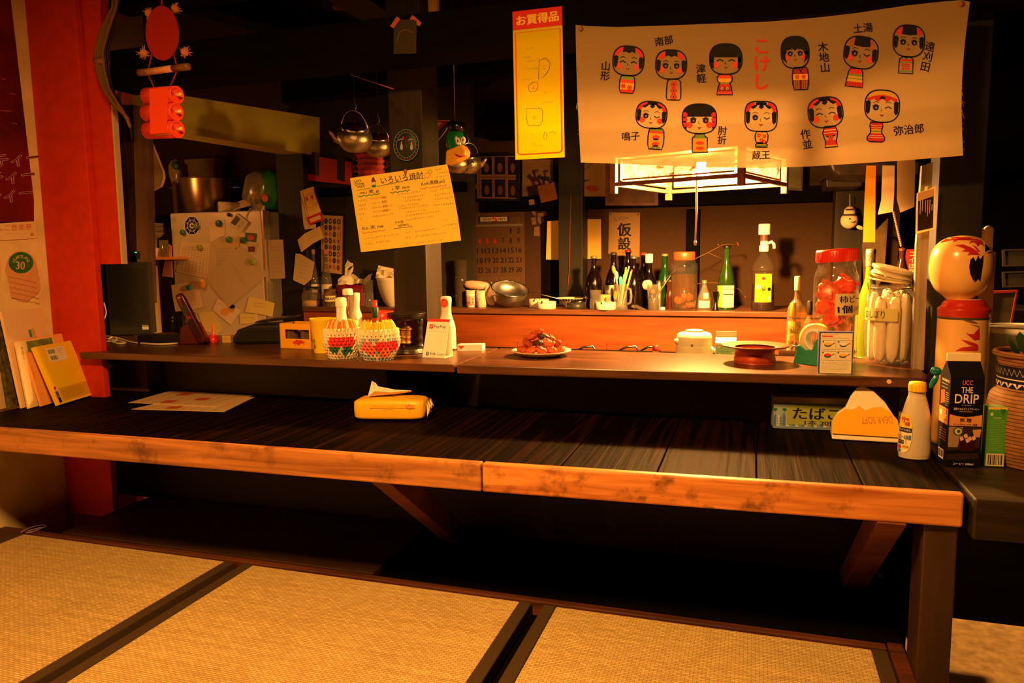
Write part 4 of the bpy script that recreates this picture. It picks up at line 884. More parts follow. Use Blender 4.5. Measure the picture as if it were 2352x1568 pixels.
for t, w2, h2, m_, nm in ((.20, 12, 20, mat((60, 56, 44), .2), 'display'), (-.22, 14, 44, PHD, 'key_pad')): MB().box(hp_ + ax * L_ * t, (w2 * s_, .002, h2 * s_), m_, X=XM).obj(nm, hset)
MB().box(hp_ + ax * L_ * .02, (8 * s_, .0026, 4 * s_), mat((160, 30, 26), .4), X=XM).obj('call_key', hset); MB().box(hp_ + ax * L_ * .44, (6 * s_, .0026, 3 * s_), mat((190, 160, 110), .3), X=XM).obj('ear_slot', hset)
# ---- red funnel, yellow notes, black soft case
fu = MB(); p = onz(490, 785, ZS); s_ = mpp(p); fu.lathe(p, sc([(12, 0), (12.5, 6), (9, 13), (3, 17), (2.2, 22), (1.6, 40)], s_), mat((226, 40, 24), .35, spec=.5), 20); tag(fu.obj('funnel', None), 'small bright red plastic funnel standing upside down by the handset', 'funnel')
nb = MB(); p = onz(520, 786, ZS); nb.box(p + Vector((0, .01, .012)), (.030, .030, .024), mat((216, 170, 84), .7), .3); nb.box(p + Vector((.001, -.005, .012)), (.028, .001, .001), mat((150, 110, 50), .7), .3); tag(nb.obj('note_block', None), 'small tan block of notes beside the red funnel', 'note block')
cs = thing('black_case', 'low black soft case with a silver-edged flap behind the yellow crate', 'case', onz(600, 790, ZS))
p0 = WORLD(cs); s_ = mpp(p0); LEA = mat((26, 23, 21), .38, spec=.5)
pr = [(-66, 0), (74, 0), (88, 10), (88, 30), (60, 44), (-20, 45), (-52, 34), (-68, 14)]
MB().prism([p0 + ex_ * (u * s_) + Vector((0, 0, v * s_)) for u, v in pr], ey_ * .11, LEA).obj('body', cs, bev=.010)
MB().prism([p0 + ex_ * (u * s_) + Vector((0, 0, v * s_)) - ey_ * .002 for u, v in ((-56, 30), (80, 30), (80, 33), (-52, 33))], ey_ * .116, LEA).obj('seam', cs, bev=.001)
MB().prism([p0 + ex_ * (u * s_) + Vector((0, 0, v * s_)) for u, v in ((-15, 48), (20, 51), (74, 58), (80, 61), (30, 59), (-8, 53))], ey_ * .10, mat((60, 54, 46), .25, .6)).obj('flap', cs, bev=.002)
# ---- yellow crate with lidded jars
YC = mat((240, 172, 20), .4, spec=.5)
cr = thing('yellow_crate', 'small yellow drink crate with a red emblem holding little jars', 'crate', onz(690, 802, ZS))
a, b = onz(644, 800, ZS), onz(716, 803, ZS); e = b - a; e.z = 0; s_ = mpp(a); h = 58 * s_; d = Vector((-e.y, e.x, 0)).normalized() * .085; u_ = Vector((0, 0, 1)); t_ = .004
cm = MB(); cm.prism([a, b, b + d, a + d], u_ * .004, YC)
for o, v in ((a, e), (a + d * .96, e)):
    n_ = d.normalized() * t_
    for z0, z1 in ((0, .40), (.76, 1)): cm.prism([o + u_ * h * z0, o + v + u_ * h * z0, o + v + u_ * h * z1, o + u_ * h * z1], n_, YC)
    for x0, x1 in ((0, .17), (.93, 1)): cm.prism([o + v * x0 + u_ * h * .38, o + v * x1 + u_ * h * .38, o + v * x1 + u_ * h * .78, o + v * x0 + u_ * h * .78], n_, YC)
for o in (a, b - e.normalized() * t_): cm.prism([o, o + d, o + d + u_ * h, o + u_ * h], e.normalized() * t_, YC)
cm.obj('crate_shell', cr, bev=.001)
ks = Sheet(facet(a + u_ * h, e, -u_ * h)); nn = -d.normalized(); f = lambda x, y, off=0: (a + u_ * h) + e * (x / 100) - u_ * h * (y / 100) + nn * off
f.n = nn; ks = Sheet(f); EMB = mat((216, 60, 30), .5)
ks.fill([(42, 72), (50, 66), (54, 62), (60, 66), (66, 63), (72, 66), (80, 70), (74, 74), (78, 80), (70, 77), (64, 80), (58, 88), (56, 80), (48, 86), (50, 78), (42, 80)], EMB, 1)
ks.line([(40, 70), (52, 74), (64, 70), (82, 76)], 1.6, EMB, 1); ks.mb.obj('emblem', cr)
for i, (u, v) in enumerate(((.24, .3), (.70, .3), (.24, .74), (.70, .74))):
    c = a + e * u + d * v + u_ * .0045; g = MB(); g.lathe(c, [(.0005, 0), (.019, 0), (.020, .006), (.020, .048), (.016, .056), (.016, .060)], clear('jar_brown_glass', (170, 130, 100), .25) if i == 0 else _jm, 20, cap=False); 
    if i == 0: _jm = g.mats[0]
    r_ = thing('spice_jar', 'small lidded jar in the yellow crate, %s' % ('front row, beside the black case', 'front row, beside the yellow cup', 'back row, beside the black case', 'back row, beside the yellow cup')[i], 'jar', c, 'jars in the yellow crate')
    g.obj('glass', r_); MB().lathe(c + u_ * .060, [(.018, 0), (.018, .009), (.015, .011), (.0005, .011)], mat((70, 52, 36), .3, .7), 20).obj('lid', r_)
pin = MB()
for x in (674, 716): 
    p_ = ony(x, 760, a.y + .02 if x < 700 else b.y - .005); tag(MB().tube([p_ - u_ * .03, ony(x, 739, p_.y)], .0024, STEEL).obj('metal_rod', None), 'thin upright steel rod rising from the %s of the yellow crate' % ('middle' if x < 700 else 'corner nearest the cup'), 'rod')
# ---- yellow paper cup
YCUP = mat((246, 206, 36), .5)
p = onz(744, 808, ZS); s_ = mpp(p); yc = thing('yellow_cup', 'tall yellow paper cup with vertical black lettering', 'cup', p)
m_ = MB(); prf = sc([(22, 0), (29, 74), (30, 76), (29, 78)], s_); m_.lathe(p, shell(prf, .0015), YCUP, 30, cap=False)
lb = CSheet(p, lambda z: (22 + 7 * z / (74 * s_)) * s_ + .0004, face_cam(p) - 1.3, face_cam(p) + 1.3, 0, 74 * s_, m_); lb.text('大三郎', 14, 55, 10, INK, 0, .02, 1, 9, 'c', True); m_.obj('cup_body', yc)
# ---- two folded paper vases
def paper_vase(px, by, rpx, hpx, seed, name, lab, spike_cols, base_cols, flowers):
    p = onz(px, by, ZS); p = p + Vector((-.0, rpx * mpp(p) * .55, 0)); p.z = ZS + .0005; s_ = mpp(p); r0 = random.Random(seed)
    v = thing(name, lab, 'vase', p, 'folded paper vases'); b = MB(); nrow, n = 9, 26; fa = face_cam(p); t = MB()
    def piece(mb, ang, rad, z, wv, hv, m, tilt=.5, out=.006):
        er = Vector((math.cos(ang), math.sin(ang), 0)); et = Vector((-er.y, er.x, 0)); c = p + er * rad + Vector((0, 0, z)); up_ = (Vector((0, 0, 1)) * math.cos(tilt) + er * math.sin(tilt))
        tip = c + er * out
        mb.add([c - et * wv, c + et * wv, c + et * wv * .8 + up_ * hv, c - et * wv * .8 + up_ * hv, tip, tip + up_ * hv * .9], [(0, 4, 5, 3), (4, 1, 2, 5), (3, 5, 2), (0, 1, 4)], m)
    for k in range(nrow):
        f_ = k / (nrow - 1); rad = rpx * s_ * (.72 + .36 * math.sin(min(1, f_ * 1.15) * PI * .62) - .06 * f_) * .93
        for i in range(n):
            a = 2 * PI * (i + .5 * (k % 2)) / n; da = (a - fa + PI) % (2 * PI) - PI; col = base_cols[0] if k > nrow - 3 else r0.choice(base_cols)
            for fx, fk, m_, rad_ in flowers:
                dist = math.hypot((da - fx) * 4.0, k - fk)
                if dist < rad_: col = m_
            piece(b, a, rad, hpx * s_ * .66 * f_, PI * rad / n * .95, hpx * s_ * (.10 if k < nrow - 2 else .15), col, .5 - .5 * f_)
        b.lathe(p, [(rad - .002, hpx * s_ * .66 * f_), (rad - .002, hpx * s_ * .66 * (f_ + .1))], base_cols[0], 26, cap=(k == 0))
    b.obj('folded_body', v)
    for i in range(44):
        a = 2 * PI * i / 44; rad = rpx * s_ * .93; piece(t, a, rad, hpx * s_ * .70, PI * rad / 44 * .9, hpx * s_ * r0.uniform(.30, .38), spike_cols[(i * 7) % len(spike_cols)], -.42, .004)
    t.obj('pointed_rim', v); return p, s_
WP = mat((232, 214, 180), .6); WP2 = mat((214, 196, 164), .6); LB = mat((150, 172, 176), .6); FR = mat((220, 50, 40), .55); FP = mat((226, 100, 90), .6); FG = mat((40, 110, 50), .6); FY = mat((240, 180, 40), .6); FO = mat((232, 110, 40), .6)
v1, s1 = paper_vase(776, 824, 40, 86, 3, 'paper_vase', 'folded paper vase in cream and red with an orange rim', [FO, FY, FP, FY, WP, FO], [WP, WP2], [(-.55, 5, FR, 1.7), (.25, 5, FR, 2.0), (-.55, 2.4, FG, 1.4), (.3, 2.2, FG, 1.3)])
v2, s2 = paper_vase(859, 828, 46, 88, 5, 'paper_vase', 'folded paper vase in pale blue with a yellow rim beside the prayer wheel', [mat((238, 200, 70), .6), FY, mat((228, 190, 60), .6)], [WP, LB, WP2, LB], [(-.65, 3.6, FP, 1.6), (.35, 3.8, FR, 2.0), (-.45, 2.2, FO, 1.2), (.4, 2, FO, 1.2), (.95, 4, FR, 1.2)])
# bottles standing in and behind the vases
def bottle(name, lab, cat, p, s_, prof, m, cap=None, capprof=None, lbl=None, group=None, seg=26, sx=1, sy=1, fillm=None, fillprof=None):
    r = thing(name, lab, cat, p, group); b = MB(); b.lathe(p, sc(prof, s_), m, seg, sx=sx, sy=sy)
    if lbl: lbl(b, p, s_)
    b.obj('body', r)
    if cap: MB().lathe(p, sc(capprof, s_), cap, seg, sx=sx, sy=sy).obj('cap', r)
    if fillm: MB().lathe(p, sc(fillprof, s_), fillm, seg, sx=sx * .96, sy=sy * .96).obj('contents', r)
    return r
WB = mat((236, 228, 208), .35, spec=.5); GB = clear('bottle_clear', (236, 228, 214), .10)
q1 = v1 + Vector((-.003, .006, .006)); bottle('sauce_bottle', 'white squeeze bottle in the cream and red paper vase', 'bottle', q1, s1, smooth_prof([(.5, 0), (15, 0), (16, 50), (15, 70), (11.5, 92), (11.5, 112)]), WB, WB, [(12.6, 112), (13, 118), (12.5, 130), (8, 133), (.5, 133)])
q2 = colx(804, v1.y + .075, ZS); q2.z = ZS; s_ = mpp(q2)
bottle('chilli_bottle', 'clear sauce bottle with a white cap and red chillies between the vases', 'bottle', q2, s_, smooth_prof([(.5, 0), (21, 0), (21, 66), (17, 85), (10.5, 100), (10.5, 136)]), GB, WHITE, [(11.5, 136), (12, 138), (11.5, 148), (9, 150), (.5, 150)], lambda b, p, s: label(b, p, 21.3 * s, 110, 40 * s, 78 * s, mat((206, 200, 120), .6), 30), fillm=mat((120, 60, 24), .4, var=.5, bscale=80), fillprof=[(20, 1), (20, 52), (.5, 52)])
for i in range(5):
    c = q2 + Vector((rnd.uniform(-.004, .004), rnd.uniform(-.004, .004), (96 + 8 * i) * s_)); MB().ball(c, (.005, .004, .008), mat((170, 50, 26), .4), 8, 6).obj('chilli', bpy.data.objects['chilli_bottle'])
q3 = colx(822, v1.y + .12, ZS); q3.z = ZS; bottle('dressing_bottle', 'white capped bottle standing behind the clear chilli bottle', 'bottle', q3, mpp(q3), smooth_prof([(.5, 0), (15, 0), (15, 60), (12, 85), (8, 100), (8, 118)]), WB, WB, [(8.5, 118), (9, 120), (9, 136), (.5, 137)])
q4 = v2 + Vector((-.010, .004, .006)); s_ = s2
bottle('pepper_sauce', 'small pepper sauce bottle with red cap and green neck in the blue vase', 'bottle', q4, s_, [(.5, 0), (14, 0), (14, 62), (8, 78), (8, 98)], mat((150, 54, 30), .3), mat((216, 50, 34), .4), [(5.5, 114), (5.5, 130), (.5, 130)], lambda b, p, s: b.lathe(p, sc([(8.4, 90), (8.4, 112), (7, 114)], s), mat((20, 60, 30), .4), 20))
p = colx(882, v2.y + .17, ZS); p.z = ZS; s_ = mpp(p)
bw = MB(); bw.lathe(p, shell(sc([(10, 0), (20, 12), (23, 75), (24, 92)], s_), .002), mat((226, 56, 30), .35, spec=.5), 28, cap=False); tag(bw.obj('red_tub', None), 'round bright red plastic tub between the blue vase and the post', 'tub')
wr = MB(); pw = colx(742, v1.y + .19, ZS); crumple(wr, pw + Vector((0, 0, .055)), .075, .10, FILM, 6, .018, rotm(.3, 0, .3), 4); tag(wr.obj('plastic_wrap', None), 'crumpled clear plastic bag behind the yellow cup and vase', 'plastic bag')
# ---- prayer wheel in its black stand
BW_ = mat((24, 17, 12), .32, spec=.5, bump=.3, bscale=200); GOLD = mat((176, 120, 50), .3, 1., bump=.25, bscale=260)
p = onz(926, 812, ZS) + Vector((0, .03, 0)); p.z = ZS; s_ = mpp(p); pwh = thing('prayer_wheel', 'brass prayer wheel drum in a carved black wooden stand', 'ornament', p)
MB().lathe(p, smooth_prof(sc([(.5, 0), (40, 0), (43, 4), (41, 8), (37, 12), (20, 14), (.5, 15)], s_)), BW_, 36).obj('base', pwh)
MB().lathe(p, smooth_prof(sc([(.5, 74), (30, 76), (38, 82), (42, 88), (42, 92), (.5, 92)], s_)), BW_, 36).obj('top', pwh)
for sx_ in (-1, 1):
    c = p + ex_ * (30 * s_ * sx_) + ey_ * .004; MB().lathe(c, smooth_prof(sc([(6, 11), (8, 14), (5, 20), (6, 30), (4.5, 42), (6, 52), (5, 60), (8, 68), (7, 77)], s_), 3), BW_, 16).obj('column', pwh)
X_ = rotm(0, math.radians(5), 0); c = p - ex_ * (6 * s_) - ey_ * .018
dr = MB(); dr.lathe(c, smooth_prof(sc([(.5, 20), (3, 21), (14, 23), (15, 26), (14, 29), (13.4, 36), (14.2, 38), (13.4, 41), (13.6, 52), (15, 55), (15, 58), (12, 60), (9, 63), (3, 66), (1.5, 72), (.5, 73)], s_), 3), GOLD, 30, X_)
dr.obj('drum', pwh); MB().tube([c + Vector((0, 0, 8 * s_)), c + Vector((0, 0, 22 * s_))], .002, GOLD).obj('axle', pwh)
# ---- cashless payment stand
PAYR = mat((220, 50, 44), .5)
bl, br = onz(970, 820, ZS), onz(1021, 822.5, ZS); e = br - bl; vq = ray(983, 732); tl = vq * (bl.dot(e) / vq.dot(e)); up_ = tl - bl
pay = thing('payment_stand', 'white folded card stand for phone payment with a red top edge', 'sign', (bl + br) / 2)
nn = e.cross(up_).normalized(); nn = -nn if nn.dot(tl) > 0 else nn
f = lambda x, y, off=0: bl + up_ + e * (x / 100) - up_ * (y / 100) + nn * off
f.n = nn; k = Sheet(f); k.slab([(0, 0), (100, 0), (100, 100), (0, 100)], WHITE, .0008); k.rect(0, 0, 100, 7, PAYR)
k.rect(12, 14, 29, 25, PAYR); k.line([(16, 24), (19, 17), (25, 17), (25, 20), (18, 21)], 1.6, WHITE, 2); k.text('PayPay', 33, 15.5, 9.5, mat((50, 44, 44), .6), 0, .0, 2, 54)
k.scribble(10, 31, 78, 2, mat((190, 150, 140), .6), 0, 2, 3); k.rect(14, 86, 27, 95, INKB, 1); k.text('支', 20.5, 87, 7, WHITE, 0, 0, 2, None, 'c'); k.text('支付宝', 31, 87, 6, INK, 0, .01, 2, 26); k.text('欢迎使用', 62, 89, 4.5, INKGREY, 0, 0, 2, 32); k.scribble(32, 94, 20, 1.5, INKGREY, 0, 2, 7)
k.mb.obj('front_panel', pay)
hz = Vector((nn.x, nn.y, 0)).normalized(); bb = -hz * (up_.z * .55) ; bl2 = bl - hz * .052; br2 = br - hz * .052
MB().prism([bl2, br2, br + up_, bl + up_], -hz * .0008, WHITE).obj('back_panel', pay); MB().prism([bl, br, br2, bl2], (0, 0, .0008), WHITE).obj('bottom_panel', pay)
q = colx(1027, 2.16, ZS); q.z = ZS; s_ = mpp(q)
def lb_det(b, p, s):
    l = CSheet(p, lambda z: 12.6 * s, face_cam(p) - 1.4, face_cam(p) + 1.0, 80 * s, 116 * s, b); l.oval(42, 22, 30, 26, mat((214, 50, 40), .5), 1); l.scribble(24, 12, 36, 8, WHITE, 0, 2, 1); l.scribble(26, 26, 34, 8, WHITE, 0, 2, 2); [l.scribble(22, 56 + 14 * i, 40, 8, INKGREY, 0, 1, i) for i in range(3)]
bottle('detergent_bottle', 'slim white plastic bottle standing behind the payment stand', 'bottle', q, s_, smooth_prof([(.5, 0), (21, 1), (22, 12), (21, 50), (17, 66), (12, 84), (12, 104)]), WB, WB, [(12.6, 104), (13, 108), (13, 120), (9, 122), (.5, 122)], lb_det, sy=.7)
pb_ = MB(); a, b = onz(1050, 806, ZS), onz(1107, 805, ZS); hexa(pb_, a, b, .020, Vector((0, .03, 0)), WHITE)
k = Sheet(facet(a + Vector((0, 0, .02)), b - a, Vector((0, 0, -.02))), pb_); k.S.n = Vector((0, -1, 0)); f = lambda x, y, off=0: a + Vector((0, 0, .02)) + (b - a) * (x / 100) - Vector((0, 0, .02)) * (y / 100) + Vector((0, -off, 0))
f.n = Vector((0, -1, 0)); Sheet(f, pb_).fill([(3, 20), (30, 20), (16, 75)], PAYR, 1); tag(pb_.obj('wrap_box', None), 'long narrow white carton with a red triangle behind the payment stand', 'box')
# ---- plate of sauced chicken
CER = mat((228, 212, 182), .3, spec=.5)
p = onz(1243, 817, ZS); p.z = ZS; s_ = mpp(p)
pt = MB(); pt.lathe(p, [(.0005, .001), (38 * s_, .001), (40 * s_, 0), (46 * s_, .006), (62 * s_, .012), (69 * s_, .016), (69 * s_, .018), (60 * s_, .0155), (44 * s_, .009), (.0005, .008)], CER, 48)
tag(pt.obj('oval_plate', None), 'white plate under the heap of glazed red chicken', 'plate')
CH = [mat((190, 72, 30), .36, spec=.5, bump=1., bscale=160, var=.55), mat((208, 100, 46), .36, spec=.5, bump=1., bscale=180, var=.55), mat((160, 54, 24), .34, spec=.5, bump=1., bscale=150, var=.6)]
DKC = mat((70, 40, 20), .35, spec=.5, bump=.5, bscale=120, var=.4)
pcs = [(-40, 10, 0, 16, 9, .2), (-22, 12, -.02, 15, 9, -.3), (0, 12, -.028, 17, 10, .5), (22, 12, -.02, 15, 9, .1), (42, 10, 0, 15, 9, -.2), (-30, 12, .03, 14, 9, 0), (0, 13, .034, 16, 10, 0), (28, 12, .03, 14, 10, .3),
       (-30, 26, 0, 15, 9, .4), (-8, 27, -.012, 15, 9, -.2), (14, 27, -.012, 15, 10, .4), (34, 23, .004, 14, 9, -.5), (-24, 40, .004, 17, 8, -.35), (6, 40, .004, 15, 9, .3), (24, 34, .012, 12, 9, .6), (-10, 50, .006, 18, 7, -.3)]
for i, (u, v, d, l, r_, tl_) in enumerate(pcs):
    c = p + ex_ * (u * s_) + ey_ * d + Vector((0, 0, v * s_ + .004)); m_ = DKC if i in (9, 13) else CH[i % 3]; b = MB(); X_ = rotm(rnd.uniform(-.4, .4), tl_, rnd.uniform(-.5, .5)); rr_ = random.Random(i)
    pillow(b, c, (2.1 * l * s_, 1.7 * r_ * s_, 1.8 * r_ * s_), m_, X_, 2.3, 14, 10, .10, i)
    for j in range(9): pillow(b, c + X_ @ Vector((rr_.uniform(-.8, .8) * l * s_, rr_.uniform(-.5, .5) * r_ * s_, rr_.uniform(-.2, .7) * r_ * s_)), (r_ * s_ * .8, r_ * s_ * .7, r_ * s_ * .8), m_, X_, 2.2, 10, 7, .16, i * 9 + j)
    pos = ('at the left tip of the plate', 'in the front row, left of centre', 'at the front middle of the heap', 'in the front row, right of centre', 'at the right end of the plate', 'low at the back, left side', 'low at the back middle', 'low at the back, right side', 'second layer, above the left end', 'dark piece in the second layer, left of centre', 'second layer, right of centre', 'second layer, above the right end', 'long piece high on the left of the heap', 'dark piece near the top, right of centre', 'small piece high on the right', 'long piece lying on the very top')[i]
    tag(b.obj('chicken_piece', None), 'glazed chicken ' + (pos if pos.startswith(('dark', 'long', 'small')) else 'piece ' + pos), 'chicken', 'glazed chicken pieces on the plate')
# ---- copper ashtray bowl with a wide rim
COP = mat((176, 66, 40), .38, .25, .5, bump=.1, bscale=200); COPR = mat((124, 80, 56), .4, .3, .5, bump=.5, bscale=120)
p = onz(1733, 832, ZS); p.z = ZS; s_ = mpp(p); cbw = thing('copper_bowl', 'low copper bowl with a wide embossed flat rim', 'bowl', p)
MB().lathe(p, smooth_prof(sc([(.5, 0), (42, 0), (45, 3), (46, 8), (44, 18), (43, 26), (47, 33)], s_), 4) + sc([(45, 34), (42, 26), (41, 8), (.5, 6)], s_), COP, 44, cap=False).obj('bowl', cbw)
MB().lathe(p, sc([(45, 33), (74, 38), (75, 40), (74, 41.5), (44, 36.5)], s_), COPR, 48, cap=False).obj('rim', cbw)
# ---- tape dispenser
TD = mat((40, 130, 104), .4, spec=.5); p = onz(1850, 838, ZS); p.z = ZS; s_ = mpp(p); td = thing('tape_dispenser', 'teal desk tape dispenser with a cream roll', 'tape dispenser', p)
ea = Vector((.55, -.83, 0)); ea = ex_ * .55 - ey_ * .83; ea.normalize(); eb = Vector((-ea.y, ea.x, 0))
sil = [(-36, 0), (40, 0), (40, 14), (34, 52), (28, 66), (20, 60), (10, 34), (-8, 34), (-22, 44), (-29, 42)]
o_ = p + eb * .02
MB().prism([o_ + ea * (u * s_) + Vector((0, 0, v * s_)) - eb * .013 for u, v in sil], eb * .006, TD).obj('side_wall', td, bev=.002); MB().prism([o_ + ea * (u * s_) + Vector((0, 0, v * s_)) + eb * .019 for u, v in sil], eb * .006, TD).obj('side_wall', td, bev=.002)
MB().prism([o_ + ea * (u * s_) + Vector((0, 0, v * s_)) - eb * .014 for u, v in ((-37, 0), (41, 0), (41, 12), (-33, 20))], eb * .041, TD).obj('base', td, bev=.002)
TR_ = Matrix((ea, Vector((0, 0, 1)), eb)).transposed(); rc = o_ + ea * (9 * s_) + Vector((0, 0, 58 * s_))
MB().lathe(rc - eb * .005, [(26 * s_, 0), (37 * s_, 0), (37 * s_, .022), (26 * s_, .022), (26 * s_, 0)], mat((222, 196, 130), .4, spec=.5), 36, TR_, cap=False).obj('tape_roll', td); _tr = bpy.data.objects['tape_roll']
MB().lathe(rc - eb * .006, [(20 * s_, 0), (26 * s_, 0), (26 * s_, .024), (20 * s_, .024), (20 * s_, 0)], WHITE, 30, TR_, cap=False).obj('hub', _tr)
# ---- red-lidded jar full of snack packets
p = onz(1914, 832, ZS); p.z = ZS; s_ = mpp(p); RLID = mat((206, 36, 26), .35, spec=.5)
jr = thing('snack_jar', 'big clear plastic jar with a red screw lid full of snack packets', 'jar', p)
JP = smooth_prof([(44, 0), (50, 4), (52, 12), (51, 60), (52, 120), (52, 185), (51, 200), (45, 214), (43, 222), (44, 232)], 4)
jb = MB(); jb.lathe(p, sc(JP, s_), clear('jar_plastic', (252, 248, 240), .03), 44, cap=False); jb.lathe(p, sc([(44, 0), (.5, 1)], s_), GLASS, 40, cap=False)
jb.obj('jar_body', jr)
ld = MB(); XL_ = rotm(0, -.05, 0); cl = p + Vector((0, 0, 230 * s_))
ld.lathe(cl, sc([(48, 0), (48.5, 3), (48.5, 24), (46, 28), (.5, 29)], s_), RLID, 44, XL_, cap=False)
for i in range(44): a = 2 * PI * i / 44; ld.box(cl + XL_ @ Vector((48.6 * s_ * math.cos(a), 48.6 * s_ * math.sin(a), 13 * s_)), (.0016, .003, 20 * s_), RLID, a)
ld.obj('lid', jr)
tg = MB(); sh_ = CSheet(p, 52.6 * s_, face_cam(p) - .02, face_cam(p) + 1.45, 112 * s_, 160 * s_, tg); sh_.rect(0, 0, 100, 100, mat((206, 190, 140), .5), 1)
sh_.text('柿ピー', 12, 10, 34, INK, -.05, .01, 2, 78); sh_.text('1個', 8, 55, 36, INK, -.05, .03, 2, 46); sh_.text('10円', 62, 58, 26, INKGREY, 0, 0, 2, 34); tg.obj('paper_label', jr)
SN = [mat((236, 84, 30), .3, spec=.6, var=.5, bscale=90), mat((216, 60, 30), .3, spec=.6, var=.5, bscale=90), mat((244, 130, 50), .3, spec=.6, var=.5, bscale=90)]; SG = mat((150, 190, 70), .35, spec=.5, var=.4, bscale=50)
for i in range(14):
    zf = 14 + i * 12; a = i * 2.4; rr_ = 20 * s_; c = p + Vector((rr_ * math.cos(a), rr_ * math.sin(a), zf * s_ + .008)); b = MB()
    g_ = i in (0, 2, 4, 6); m_ = SG if g_ else SN[i % 3]; X_ = rotm(rnd.uniform(-.5, .5), rnd.uniform(-.6, .6), rnd.uniform(-.8, .8) + face_cam(p) + PI / 2)
    pillow(b, c, (46 * s_, 10 * s_, 36 * s_), m_, X_, 2.4, 16, 10, .17, i); crumple(b, c + X_ @ Vector((0, 0, 17 * s_)), 46 * s_, 9 * s_, m_, 6, .002, X_, i); crumple(b, c + X_ @ Vector((0, 0, -17 * s_)), 46 * s_, 9 * s_, m_, 6, .002, X_, i + 50)
    tag(b.obj('snack_packet', None), '%s snack packet in the red-lidded jar, %s' % ('green' if g_ else 'orange', ('lying on the bottom', 'second up from the bottom, turned sideways', 'third up from the bottom', 'fourth up from the bottom', 'fifth up, below the middle', 'sixth up, just below the middle', 'seventh up, at the middle', 'at mid height behind the paper label', 'just above the middle', 'above the paper label edge', 'fifth from the top', 'third from the top', 'second from the top', 'lying uppermost under the lid')[i]), 'snack', 'snack packets in the jar')
jr.scale = (.918, .918, 1)
# ---- soup packet carton in front of the jar
bl, br = onz(1879, 857, ZS), onz(1957, 859, ZS); e = br - bl; up_ = Vector((0, 0, 96 * mpp(bl))); d = Vector((-e.y, e.x, 0)).normalized() * .022; nn = -d.normalized()
sx_ = thing('noodle_carton', 'small white and blue food carton with four cooking pictures', 'box', (bl + br) / 2); b = MB(); b.prism([bl, br, br + up_, bl + up_], d, mat((50, 60, 130), .5))
f = lambda x, y, off=0: bl + up_ + e * (x / 100) - up_ * (y / 100) + nn * off
f.n = nn; k = Sheet(f, b); k.rect(4, 3, 97, 99, PAPER, 1); k.rect(8, 9, 40, 12, PAYR, 2); k.scribble(8, 5, 50, 2.4, INKR, 0, 2, 2); k.scribble(8, 14, 80, 1.6, INKGREY, 0, 2, 3); k.rect(0, 3, 4, 40, mat((50, 60, 130), .5), 2)
for i, (x, y) in enumerate(((8, 20), (53, 20), (8, 46), (53, 46))):
    k.line([(x, y), (x + 41, y), (x + 41, y + 22), (x, y + 22)], .7, INKB, 2, True); k.oval(x + 18, y + 11, 11, 5, mat((60, 80, 110), .5), 2); k.oval(x + 18, y + 9, 10, 3.4, [FY, WHITE, FR, FY][i], 3); k.line([(x + 29, y + 10), (x + 38, y + 6)], 1.6, AMB, 3); k.scribble(x + 4, y + 17.5, 30, 1.6, INKGREY, 0, 2, i); k.oval(x + 4, y + 3.5, 2.2, 2, INKB, 3, n=10)
for i in range(7): k.scribble(8, 72 + i * 3.4, 82 - (i == 6) * 10, 1.9, INK, 0, 2, 20 + i, 26)
b.obj('carton', sx_)
# ---- clip-top jar of rolled hand towels
p = onz(2040, 833, ZS); p.z = ZS; s_ = mpp(p); cj = thing('towel_jar', 'big clip-top glass jar full of wrapped white hand towels', 'jar', p)
CJ = smooth_prof([(50, 0), (55, 5), (57, 30), (59, 70), (58, 110), (54, 145), (49, 160), (47, 170), (47, 180)], 4)
b = MB(); b.lathe(p, sc(CJ, s_), clear('clip_jar_glass', (250, 246, 238), .08, .05), 44, cap=False); b.lathe(p, sc([(50, 0), (.5, 2)], s_), GLASS, 40, cap=False); b.obj('jar_body', cj)
XJ = rotm(.10, .22, 0); cl = p + Vector((-.004, 0, 192 * s_))
b = MB(); b.lathe(cl, smooth_prof(sc([(46, 0), (49, 4), (48, 10), (44, 13), (46, 17), (50, 20), (50, 23), (46, 26), (.5, 28)], s_), 3), mat((196, 180, 150), .3, spec=.5), 40, XJ); b.obj('lid', cj)
MB().lathe(cl, sc([(47.5, -5), (50, -3), (47.5, -1)], s_), mat((226, 206, 170), .5), 40, rotm(.06, .12, 0), cap=False).obj('rubber_seal', cj)
def ring(c, r, X, n=30): return [c + X @ Vector((r * math.cos(2 * PI * i / n), r * math.sin(2 * PI * i / n), 0)) for i in range(n)]
wr = MB(); wr.tube(ring(p + Vector((0, 0, 172 * s_)), 48.5 * s_, rotm()), .0014, STEEL, 6, True); wr.tube(ring(cl + Vector((0, 0, 8 * s_)), 50 * s_, XJ), .0012, STEEL, 6, True)
for s2_, nm in ((1, 0), (-1, 1)):
    a_ = p + ex_ * (49 * s_ * s2_); wr.tube([a_ + Vector((0, 0, 172 * s_)), a_ + ex_ * (9 * s_ * s2_) + Vector((0, 0, 168 * s_)), a_ + ex_ * (12 * s_ * s2_) + Vector((0, 0, 182 * s_)), a_ + ex_ * (2 * s_ * s2_) + Vector((0, 0, 196 * s_))], .0014, STEEL, 6)
wr.obj('wire_clip', cj)
tg = MB(); sh_ = CSheet(p, 59.3 * s_, face_cam(p) - 1.35, face_cam(p) + .28, 100 * s_, 128 * s_, tg); sh_.rect(0, 0, 100, 100, mat((196, 186, 120), .5), 1); sh_.text('おしぼり', 8, 18, 62, INK, 0, 0, 2, 62); tg.obj('paper_label', cj)
cj.scale = (.893, .893, 1)
TW = mat((226, 210, 184), .7, bump=.3, bscale=90)
